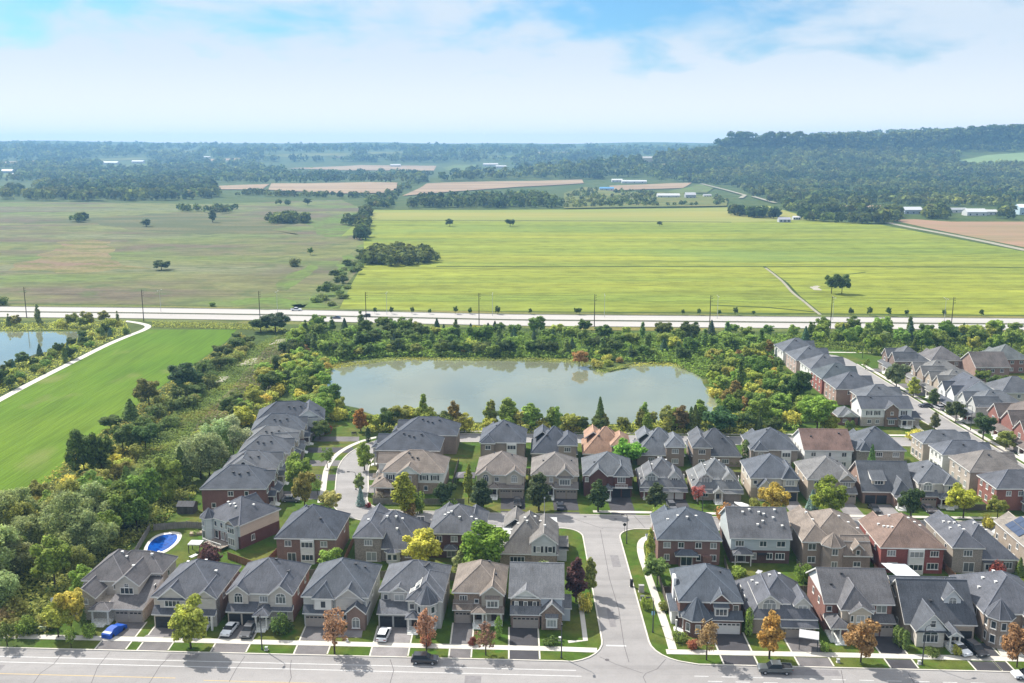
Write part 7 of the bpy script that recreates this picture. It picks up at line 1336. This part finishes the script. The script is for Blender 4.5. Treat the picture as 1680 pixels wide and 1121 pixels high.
# ------------------------------------------------------------------ lamps, poles, signs, boxes
def lamp(px, py, h, arm, az, label, group=None, pale=False):
    """street lamp: pole, curved arm and head"""
    x, y = U(px, py) if px is not None else py; o = tag(empty('street_lamp', (x, y, 0), Rd(az)), label, 'street lamp', group); m = M['pale_metal'] if pale else M['metal']
    MB().tube((0, 0, 0), (0, 0, h - .5), .12, .07, 8).tube((0, 0, 0), (0, 0, .3), .18, .16, 8).build('pole', m, o)
    a = MB(); p = [(0, 0, h - .5), (arm * .15, 0, h - .12), (arm * .5, 0, h), (arm, 0, h)]
    for q0, q1 in zip(p[:-1], p[1:]): a.tube(q0, q1, .05, .045, 6)
    a.build('arm', m, o); MB().box(arm - .1, arm + .65, -.17, .17, h - .09, h + .09).build('lamp_head', M['dark'] if not pale else M['pale_metal'], o)
    return o
lamp(430, 1066, 7, .8, -92, 'dark street lamp on the verge between two driveways at the left of the front row'); lamp(921, 1080, 7, .8, -92, 'dark street lamp on the corner verge left of the side street'); lamp(1513, 1090, 7.2, 1.2, 20, 'dark street lamp on the verge before the low-fronted house')
for q, lab in (((-64, 131.5), 'dark street lamp rising from the lower edge of the photo at the left'), ((-17.0, 130.0), 'dark street lamp rising from the lower edge of the photo left of the middle'), ((31.0, 129.4), 'dark street lamp rising from the lower edge of the photo right of the middle')):
    lamp(None, q, 6.6, .9, 80, lab)
lamp(1071, 1038, 7, .8, 180, 'street lamp halfway along the right pavement of the side street'); lamp(1028, 892, 7, .8, 180, 'street lamp at the corner of side street and cross street'); lamp(893, 843, 4.4, .5, -90, 'pale lamp post before the taupe-roofed bow-window house', pale=True); lamp(584, 804, 5, 1.6, 178, 'lamp post with a long arm beside the crescent'); lamp(1152, 846, 6, .5, -90, 'lamp post before the gabled porch of the two-dormer house'); lamp(1495, 852, 5, .5, -90, 'lamp post before the dark round tree in the third row'); lamp(1611, 742, 7.4, .8, 180, 'dark lamp post on the near kerb of the right-hand street'); lamp(1592, 706, 8, .8, 180, 'lamp post on the far kerb of the right-hand street'); lamp(1415, 588, 7, .8, -90, 'lamp post at the far turn of the right-hand street')
def hydro(px, py, h, label, group):
    x, y = U(px, py); o = tag(empty('utility_pole', (x, y, 0), -.08), label, 'utility pole', group)
    MB().tube((0, 0, 0), (0, 0, h), .24, .15, 8).build('pole', M['bark'], o); a = MB()
    for z in (h - .6, h - 1.8, h - 3.0): a.box(-.1, 1.0, -.07, .07, z, z + .12)
    a.build('crossarm', M['bark'], o); i_ = MB()
    for z in (h - .6, h - 1.8, h - 3.0): i_.tube((.9, 0, z + .1), (.9, 0, z + .5), .08, .05, 6)
    i_.build('insulator', M['metal'], o); return (x, y, h)
HY = []
for px, py in ((44, 522), (236, 527.5), (427, 530), (601, 532), (786, 534), (975, 536.5), (1164, 538.5), (1362, 540.5), (1560, 542)):
    HY.append(hydro(px, py, 16.5, 'tall bare wooden pole in the line along the near side of the highway', 'highway utility poles'))
wires = MB()
for (xa, ya, ha), (xb, yb, hb_) in zip(HY[:-1], HY[1:]):
    for dz in (.1, 1.3, 2.5):
        P_ = [(xa + .9 + (xb - xa) * t, ya + (yb - ya) * t, ha - dz - 4 * .7 * t * (1 - t)) for t in np.linspace(0, 1, 7)]
        for q0, q1 in zip(P_[:-1], P_[1:]): wires.tube(q0, q1, .018, .018, 3, 0, False)
tag(wires.build('power_line', M['dark']), 'overhead wires strung between the wooden highway poles', 'wire')
for px in (262, 454, 634, 808, 992, 1178, 1368, 1552): 
    x, y = U(px, 520 + (px - 840) * .012); o = lamp(None, (x, y + 2), 12, 2.4, 88, 'tall pale lamp standard in the line along the highway median', 'highway lamp standards', True)
    a = MB().tube((0, 0, 11.5), (-1.2, 0, 12), .05, .05, 6).tube((-1.2, 0, 12), (-2.4, 0, 12), .05, .04, 6); a.build('arm', M['pale_metal'], o); MB().box(-3.05, -2.3, -.17, .17, 11.91, 12.09).build('lamp_head', M['pale_metal'], o)
def sign(px, py, shape, c, label, az=0, h=2.4, cat='sign'):
    x, y = U(px, py); o = tag(empty('road_sign', (x, y, 0), Rd(az)), label, cat); MB().tube((0, 0, 0), (0, 0, h), .04, .04, 6).build('post', M['metal'], o)
    m = MB(); n = {'stop': 8, 'round': 14}.get(shape, 4); r_ = .4
    pts = [(math.cos(6.2832 * (k + .5) / n) * r_, math.sin(6.2832 * (k + .5) / n) * r_) for k in range(n)] if n != 4 else [(-.3, -.4), (.3, -.4), (.3, .4), (-.3, .4)]
    f = [(a, -.05, h - .4 + b) for a, b in pts]; bk = [(a, -.07, z) for a, _, z in f]; m.face(f); m.face(bk[::-1])
    for k in range(n): m.face([f[k], f[(k + 1) % n], bk[(k + 1) % n], bk[k]])
    m.build('plate', M['paint'], o, c); return o
sign(1024.5, 874, 'stop', (.03, .03, .03), 'stop sign seen from behind at the corner of the cross street'); sign(88, 1006, 'rect', (.6, .65, .7), 'small white sign board on a post in the left wood', 20, 3.2); sign(1071, 1022, 'rect', (.25, .45, .6), 'small blue sign on the pavement side of the side street'); sign(1195, 862, 'rect', (.5, .5, .5), 'small sign post by the orange-brown bush on the cross street')
def utilbox(px, py, w, d, h, c, label, name='utility_box', cat='utility box'):
    x, y = U(px, py); o = tag(empty(name, (x, y, 0), YAW), label, cat); MB().box(-w / 2, w / 2, -d / 2, d / 2, .08, h).build('cabinet', M['paint'], o, c); MB().box(-w / 2 - .05, w / 2 + .05, -d / 2 - .05, d / 2 + .05, h + .002, h + .08).build('lid', M['paint'], o, c); MB().box(-w / 2 - .1, w / 2 + .1, -d / 2 - .1, d / 2 + .1, 0, .08).build('base', M['concrete'], o)
utilbox(1036, 963, .6, .5, 1.5, (.02, .02, .025), 'black mailbox pillar at the kerb of the side street', 'mailbox', 'mailbox'); utilbox(1052, 971, 1.0, .6, 1.4, (.35, .34, .33), 'grey community mailbox cabinet beside the side street pavement', 'mailbox', 'mailbox'); utilbox(1054, 985, .8, .6, .9, (.12, .13, .12), 'low dark utility box by the side street pavement')
utilbox(45, 1035, .8, .6, 1.1, (.03, .03, .03), 'black utility box by the pavement at the left'); utilbox(65, 1036, 2.6, .25, .9, (.20, .25, .16), 'low green noticeboard fence panel beside the path at the left', 'fence_panel', 'fence panel')
for px, py, c in ((1375, 1087, (.4, .4, .4)), (1508, 1090, (.45, .45, .45)), (437, 1067, (.35, .4, .35)), (569, 1053, (.7, .7, .7)), (919, 1051, (.6, .6, .6))): utilbox(px, py, .45, .4, .6, c, {1375: 'small grey box on the verge left of the orange tree at the right', 1508: 'small grey box at the foot of the lamp before the low-fronted house', 437: 'small green box at the foot of the left lamp', 569: 'small white box on the lawn of the arched brick entry house', 919: 'small pale box on the corner verge of the side street'}[px])
# ------------------------------------------------------------------ garden things: fences, sheds, pool, canopies
BW, GW, OW = (.16, .135, .115), (.24, .225, .205), (.30, .165, .095)
def fence(pts, c, label, h=1.8):
    o = tag(empty('wooden_fence', (pts[0][0], pts[0][1], 0)), label, 'fence'); b = MB(); ps = []
    for (x0, y0), (x1, y1) in zip(pts[:-1], pts[1:]):
        L_ = math.hypot(x1 - x0, y1 - y0); n = max(1, round(L_ / 2.4)); ux, uy = (x1 - x0) / L_, (y1 - y0) / L_
        for k in range(n):
            s0, s1 = L_ * k / n + .07, L_ * (k + 1) / n - .07; m_ = max(2, int((s1 - s0) / .3))
            for j in range(m_):
                t0, t1 = s0 + (s1 - s0) * j / m_, s0 + (s1 - s0) * (j + 1) / m_ - .02; off = .012 * (j % 2); hh = h - .15
                q = [(x0 - pts[0][0] + ux * t - uy * d, y0 - pts[0][1] + uy * t + ux * d) for t, d in ((t0, -.02 + off), (t1, -.02 + off), (t1, .02 + off), (t0, .02 + off))]; b.prism(q, .05, hh)
            ps.append((x0 - pts[0][0] + ux * L_ * k / n, y0 - pts[0][1] + uy * L_ * k / n))
    ps.append((pts[-1][0] - pts[0][0], pts[-1][1] - pts[0][1])); b.build('boards', M['wood'], o, c)
    pm = MB().box(-.06, .06, -.06, .06, 0, h).mesh('post', [M['wood']])
    for p in ps: q = link('post', pm, o, c); q.location = (p[0], p[1], 0)
mid1 = lambda x: W(x, 0)[1]
fence([(-68, 181 ), (-55, 184.6)], BW, 'dark fence behind the grey-roofed house with two hipped front gables'); fence([(-55, 184.6), (-41, 185.4), (-26.4, 184.6), (-12.4, 183.6), (-1, 182.6)], BW, 'long brown fence between the back gardens at the left of the front row')
fence([(-53.2, 188), (-50.6, 203)], OW, 'orange-brown fence left of the square brown-brick house'); fence([(-62, 194), (-53.2, 188), (-53, 185)], OW, 'orange-brown fence of the garden below the raised deck')
fence([(-36.3, 186), (-36, 204)], OW, 'reddish fence between the square brown-brick house and the grey house with the bow window'); fence([(-18.8, 184), (-18.9, 205)], BW, 'fence between the bow-window house and the dark red-brick house')
fence([(28.4 + 2, 177.5), (43.2, 177.2)], BW, 'dark fence across the back of the corner garden by the side street'); fence([(30.2, 166.8), (30.6, 190)], BW, 'dark weathered fence along the side street pavement'); fence([(44.4, 175), (45.9, 192)], BW, 'fence between the corner garden and its neighbour'); fence([(60.9, 174), (61, 190)], BW, 'fence behind the two-dormer house of the front row'); fence([(76.6, 172), (76.8, 188)], OW, 'brown fence left of the bright red-brick house'); fence([(91.6, 172), (91.9, 190)], OW, 'red-brown fence right of the bright red-brick house'); fence([(44, 178), (76, 177.4), (107, 176)], BW, 'long fence between the back gardens at the right of the front row')
fence([(-35, 226.5), (-17.4, 226.2), (-12, 226.2)], GW, 'grey-brown fence along the cross street by the brown-roofed corner house'); fence([(-16, 234), (-15.2, 258)], BW, 'reddish fence of the garden with the gazebo'); fence([(-84, 209.8), (-76.8, 211.4), (-71.4, 210.6)], GW, 'grey fence behind the blue pool'); fence([(-83, 196), (-85, 210)], GW, 'pale fence beside the blue pool at the edge of the wood')
fence([(-10, 250), (4.6, 249.4), (19.2, 248.6), (34, 248), (49.6, 247), (65.4, 246), (80.4, 245.2), (95.2, 244.6), (110, 243.6)], BW, 'long brown fence between the gardens of the third row and the row behind'); fence([(113, 231), (113.6, 243)], BW, 'dark fence behind the red-brick corner house'); fence([(112.5, 222.5), (118.6, 222.3)], BW, 'short dark fence beside the red-brick corner house on the cross street')
for k, x in enumerate((4.4, 17.7, 31.6, 45.3, 59.6, 74, 87.6)): fence([(x, 240), (x + .2, 249)], BW, ['short fence between the brown-roofed beige house and the taupe-roofed house', 'short fence between the taupe-roofed house and the dark red-brick house', 'short fence between the dark red-brick house and the grey two-dormer house', 'short fence between the two two-dormer houses of the third row', 'short fence between the pale two-dormer house and the slate-roofed gable house', 'short fence between the slate-roofed gable house and the light grey-roofed house', 'short fence between the light grey-roofed house and the shed-dormer house'][k])
# pool with a pale deck
ring = smooth([U(*q) for q in ((240, 907), (243, 893), (258, 880), (280, 876), (294, 878), (290, 890), (276, 902), (262, 908), (240, 907))], 2)
c0 = (sum(p[0] for p in ring) / len(ring), sum(p[1] for p in ring) / len(ring)); o = tag(empty('swimming_pool', (c0[0], c0[1], 0)), 'deep blue freeform swimming pool with a pale stone rim', 'pool')
pr = [(p[0] - c0[0], p[1] - c0[1]) for p in ring]; b = MB(); b.prism([(x * 1.22, y * 1.22) for x, y in pr], .02, .10); b.build('deck', M['concrete'], o)
MB().face([(x * .98, y * .98, .125) for x, y in pr]).build('water', M['pool_water'], o); r_ = MB()
for k in range(len(pr)):
    (xa, ya), (xb, yb) = pr[k], pr[(k + 1) % len(pr)]; r_.face([(xa * .96, ya * .96, .16), (xb * .96, yb * .96, .16), (xb * 1.06, yb * 1.06, .16), (xa * 1.06, ya * 1.06, .16)]); r_.face([(xa * 1.06, ya * 1.06, .1), (xb * 1.06, yb * 1.06, .1), (xb * 1.06, yb * 1.06, .16), (xa * 1.06, ya * 1.06, .16)])
r_.build('rim', M['trim'], o)
def gazebo(x, y, w, d, h, c, label, name='gazebo', cat='gazebo', p=.45, rz=YAW, flat=False):
    o = tag(empty(name, (x, y, 0), rz), label, cat)
    for sx in (-1, 1):
        for sy in (-1, 1): q = MB().box(-.07, .07, -.07, .07, 0, h).build('post', M['metal'], o); q.location = (sx * (w / 2 - .15), sy * (d / 2 - .15), 0)
    m = MB(); A = [(-w / 2, -d / 2, h), (w / 2, -d / 2, h), (w / 2, d / 2, h), (-w / 2, d / 2, h)]
    if flat: m.box(-w / 2, w / 2, -d / 2, d / 2, h, h + .12)
    else:
        t = (0, 0, h + min(w, d) / 2 * p)
        for k in range(4): m.face([A[k], A[(k + 1) % 4], t]); a_, b_ = A[k], A[(k + 1) % 4]; m.face([(a_[0], a_[1], h - .25), (b_[0], b_[1], h - .25), b_, a_])
    m.build('canopy', M['paint'], o, c); return o
gazebo(-12.4, 241.5, 5.2, 4.2, 2.5, (.13, .12, .135), 'garden gazebo with a grey hipped roof beside the brown-roofed corner house'); x, y = U(322, 905); gazebo(x, y, 2.8, 2.4, 2.2, (.6, .6, .6), 'white flat canopy over garden seats beside the blue pool', 'canopy', 'canopy', .12)
x, y = U(1326, 1062); gazebo(x, y, 3.4, 3.0, 2.4, (.42, .42, .44), 'grey open-sided car shelter on the driveway of the two-dormer house', 'shelter', 'shelter', 0, Rd(-18), True)
o = tag(empty('shade_sail', (*U(1478, 957), 0)), 'white shade sail stretched behind the bright red-brick house', 'shade sail'); q = MB(); q.face([(-3.2, 3, 3.1), (-1.5, -1.6, 2.2), (3.2, -1.8, 2.3), (1.8, 2.8, 3.0)]); q.face([(-3.2, 3, 3.06), (1.8, 2.8, 2.96), (3.2, -1.8, 2.26), (-1.5, -1.6, 2.16)]); q.build('sail', M['paint'], o, (.62, .64, .66))
for px, py, h_ in ((-3.2, 3, 3.1), (-1.5, -1.6, 2.2), (3.2, -1.8, 2.3), (1.8, 2.8, 3.0)): z = MB().tube((px, py, 0), (px, py, h_), .05, .05, 6).build('post', M['metal'], o)
o = tag(empty('pergola', (104.2, 249.8, 0), YAW), 'white slatted pergola against the slate-roofed stone house', 'pergola'); q = MB()
for k in range(8): q.box(-4 + k * 1.1, -3.7 + k * 1.1, -2, 2, 2.6, 2.8)
q.box(-4.2, 4.2, -2, -1.8, 2.4, 2.598); q.box(-4.2, 4.2, 1.8, 2, 2.4, 2.598); q.build('slats', M['trim'], o)
for sx in (-4, 4): z = MB().box(-.1, .1, -.1, .1, 0, 2.4).build('post', M['trim'], o); z.location = (sx, -1.9, 0)
def shed(x, y, w, d, h, wc, rc, label, rz=YAW):
    o = tag(empty('garden_shed', (x, y, 0), rz), label, 'shed'); MB().box(-w / 2, w / 2, -d / 2, d / 2, 0, h).build('wall', M['wood'], o, wc); r_ = MB(); zr = h + d / 2 * .55
    for s_ in (-1, 1): r_.face([(-w / 2 - .2, s_ * (d / 2 + .2), h - .08), (w / 2 + .2, s_ * (d / 2 + .2), h - .08), (w / 2 + .2, 0, zr), (-w / 2 - .2, 0, zr)])
    g = MB()
    for s_ in (-1, 1): g.face([(s_ * w / 2, -d / 2, h), (s_ * w / 2, d / 2, h), (s_ * w / 2, 0, zr - .1)])
    r_.build('roof', M['shingle'], o, rc); g.build('gable', M['wood'], o, wc); MB().box(-.45, .45, -d / 2 - .04, -d / 2 - .002, .1, 1.9).build('door', M['wood'], o, tuple(v * .7 for v in wc))
shed(-80, 221.5, 4, 3, 2.1, (.10, .09, .085), (.10, .10, .11), 'dark garden shed at the edge of the wood behind the crescent'); shed(42, 179.6, 3.4, 2.8, 2.1, (.25, .24, .23), (.16, .16, .17), 'grey garden shed behind the dark brick turret house'); x, y = U(1386, 726); shed(x, y + 2, 6, 2.6, 2.2, (.5, .45, .4), (.36, .34, .31), 'long pale garden shed with a cream roof left of the white house with dark shutters'); shed(-51.4, 187, 2.6, 2.2, 1.9, (.3, .29, .28), (.25, .25, .25), 'small grey shed beside the orange-brown fence'); shed(92.5, 176.6, 3.6, 2.6, 2.0, (.5, .5, .48), (.45, .45, .44), 'white-roofed shed behind the low-fronted house')
def table(px, py, c, label):
    x, y = U(px, py); o = tag(empty('garden_table', (x, y, 0), rng.uniform(0, 3)), label, 'table'); MB().box(-.9, .9, -.5, .5, .70, .76).build('top', M['paint'], o, c)
    lm = MB().box(-.04, .04, -.04, .04, 0, .70).mesh('leg', [M['metal']])
    for sx in (-1, 1):
        for sy in (-1, 1): q = link('leg', lm, o); q.location = (sx * .8, sy * .42, 0)
table(588, 931, (.6, .6, .6), 'white garden table behind the arched brick entry house'); table(318, 917, (.55, .56, .57), 'white garden table on the lawn by the pool'); table(1245, 944, (.4, .4, .42), 'grey garden table behind the two-dormer house of the front row'); table(1452, 952, (.5, .52, .55), 'pale garden table under the shade sail'); table(708, 930, (.55, .52, .5), 'pale garden table behind the octagonal turret house')
x, y = U(322, 877); o = tag(empty('planter', (x, y, 0), .2), 'wooden raised planter on the lawn behind the pool', 'planter'); MB().box(-1.4, 1.4, -.7, .7, 0, .55).build('box', M['wood'], o, (.34, .27, .2)); c_ = leaves(5, lobes(5, 1.1, 2.4, .3, 'shrub'), 260, .14, .3); link('plants', np_mesh('plants', c_[0], c_[1], [M['foliage']]), o, G_MID)
x, y = U(1136, 720); o = tag(empty('bench', U(581, 714) + (0,), .3), 'dark park bench at the far end of the crescent', 'bench'); MB().box(-.8, .8, -.25, .25, .42, .48).build('seat', M['wood'], o, (.06, .05, .05)); MB().box(-.8, .8, .22, .28, .55, .95).build('backrest', M['wood'], o, (.06, .05, .05)); lm = MB().box(-.04, .04, -.22, .22, 0, .42).mesh('leg', [M['metal']])
for sx in (-.7, .7): q = link('leg', lm, o); q.location = (sx, 0, 0)
# ------------------------------------------------------------------ farms far off
def barn(px, py, w, d, h, wc, rc, label, p=.4, rz=0.0, name='barn', cat='barn', n=3):
    x, y, z = UT(px, py); o = tag(empty(name, (x, y, z - .3), rz), label, cat); MB().box(-w / 2, w / 2, -d / 2, d / 2, 0, h).build('wall', M['paint'], o, wc); r_ = MB(); zr = h + d / 2 * p
    for s_ in (-1, 1): r_.face([(-w / 2 - .4, s_ * (d / 2 + .5), h - .2), (w / 2 + .4, s_ * (d / 2 + .5), h - .2), (w / 2 + .4, 0, zr), (-w / 2 - .4, 0, zr)])
    g = MB()
    for s_ in (-1, 1): g.face([(s_ * w / 2, -d / 2, h), (s_ * w / 2, d / 2, h), (s_ * w / 2, 0, zr - .15)])
    g.build('gable', M['paint'], o, wc); r_.build('roof', M['paint'], o, rc)
    for k in range(n): q = MB().box(-.9, .9, -d / 2 - .08, -d / 2 - .01, 1.0, min(h - .4, 3)).build('window', M['dark'], o); q.location = (-w / 2 + w * (k + .5) / n, 0, 0)
WB, GB = (.5, .5, .49), (.32, .33, .34)
barn(995, 313, 30, 14, 5, (.35, .42, .5), (.10, .26, .46), 'far farm shed with a bright blue roof'); barn(1096, 325, 40, 16, 5, WB, WB, 'long low white farm shed far off beyond the orchard'); barn(1132, 326, 18, 16, 7, GB, (.4, .4, .42), 'grey gabled barn beside the long white farm shed', .5); barn(1160, 324, 14, 10, 4, WB, GB, 'small white farmhouse right of the grey gabled barn')
barn(1040, 301, 60, 14, 5, WB, (.55, .55, .55), 'long white greenhouse shed among dark trees in the distance'); barn(1012, 299, 26, 14, 5, WB, (.55, .55, .55), 'white shed at the left of the long white greenhouse'); barn(1495, 351, 24, 16, 6, (.3, .34, .4), (.5, .5, .52), 'grey-blue barn with a pale roof beside the country road', .45); barn(1566, 349, 30, 12, 4.5, WB, GB, 'white long farm building left of the round-roofed shed'); barn(1598, 354, 26, 16, 5.5, WB, (.55, .55, .56), 'white round-roofed farm shed beside the country road', .5); barn(1622, 353, 18, 12, 5, WB, WB, 'white shed right of the round-roofed farm shed'); barn(1682, 352, 26, 20, 10, (.4, .5, .55), (.62, .64, .66), 'tall pale blue barn at the right edge of the photo')
barn(1286, 365, 14, 9, 4, (.4, .4, .42), (.34, .34, .38), 'grey farmhouse at the far edge of the yellow-green field', .5, 0, 'farmhouse', 'farmhouse'); barn(1306, 361, 9, 7, 3.6, WB, (.5, .5, .5), 'small white outbuilding beside the grey farmhouse'); barn(805, 273, 60, 22, 8, WB, (.52, .5, .48), 'white farm cluster far off beyond the fields'); barn(822, 276, 40, 20, 7, WB, WB, 'second white building of the far farm cluster'); barn(181, 270, 70, 26, 8, WB, WB, 'white building in the far woodland at the left'); barn(227, 268, 50, 24, 8, WB, WB, 'smaller white building in the far woodland at the left'); barn(649, 274, 40, 20, 7, WB, WB, 'white farm building at the end of the far tan field'); barn(1062, 266, 30, 20, 12, (.55, .5, .42), (.4, .38, .36), 'cream house standing in the far woodland'); barn(10, 285, 50, 24, 9, GB, WB, 'pale shed at the left edge in the far fields'); barn(340, 260, 30, 16, 6, WB, WB, 'tiny white house on the far hillside at the left')
# ------------------------------------------------------------------ haze over the whole land
hz = MB().box(-5600, 5600, -500, 8700, -1.2, 202).build('haze', None or bpy.data.materials.new('haze')); hm = hz.data.materials[0]; hm.use_nodes = True; hn = hm.node_tree; hn.nodes.clear()
ho = hn.nodes.new("ShaderNodeOutputMaterial"); pv = hn.nodes.new("ShaderNodeVolumePrincipled"); pv.inputs["Color"].default_value = (.32, .63, 1.0, 1); pv.inputs["Density"].default_value = 1.2e-4; pv.inputs["Anisotropy"].default_value = .1
hn.links.new(pv.outputs[0], ho.inputs["Volume"]); tag(hz, None, None, None, 'stuff')
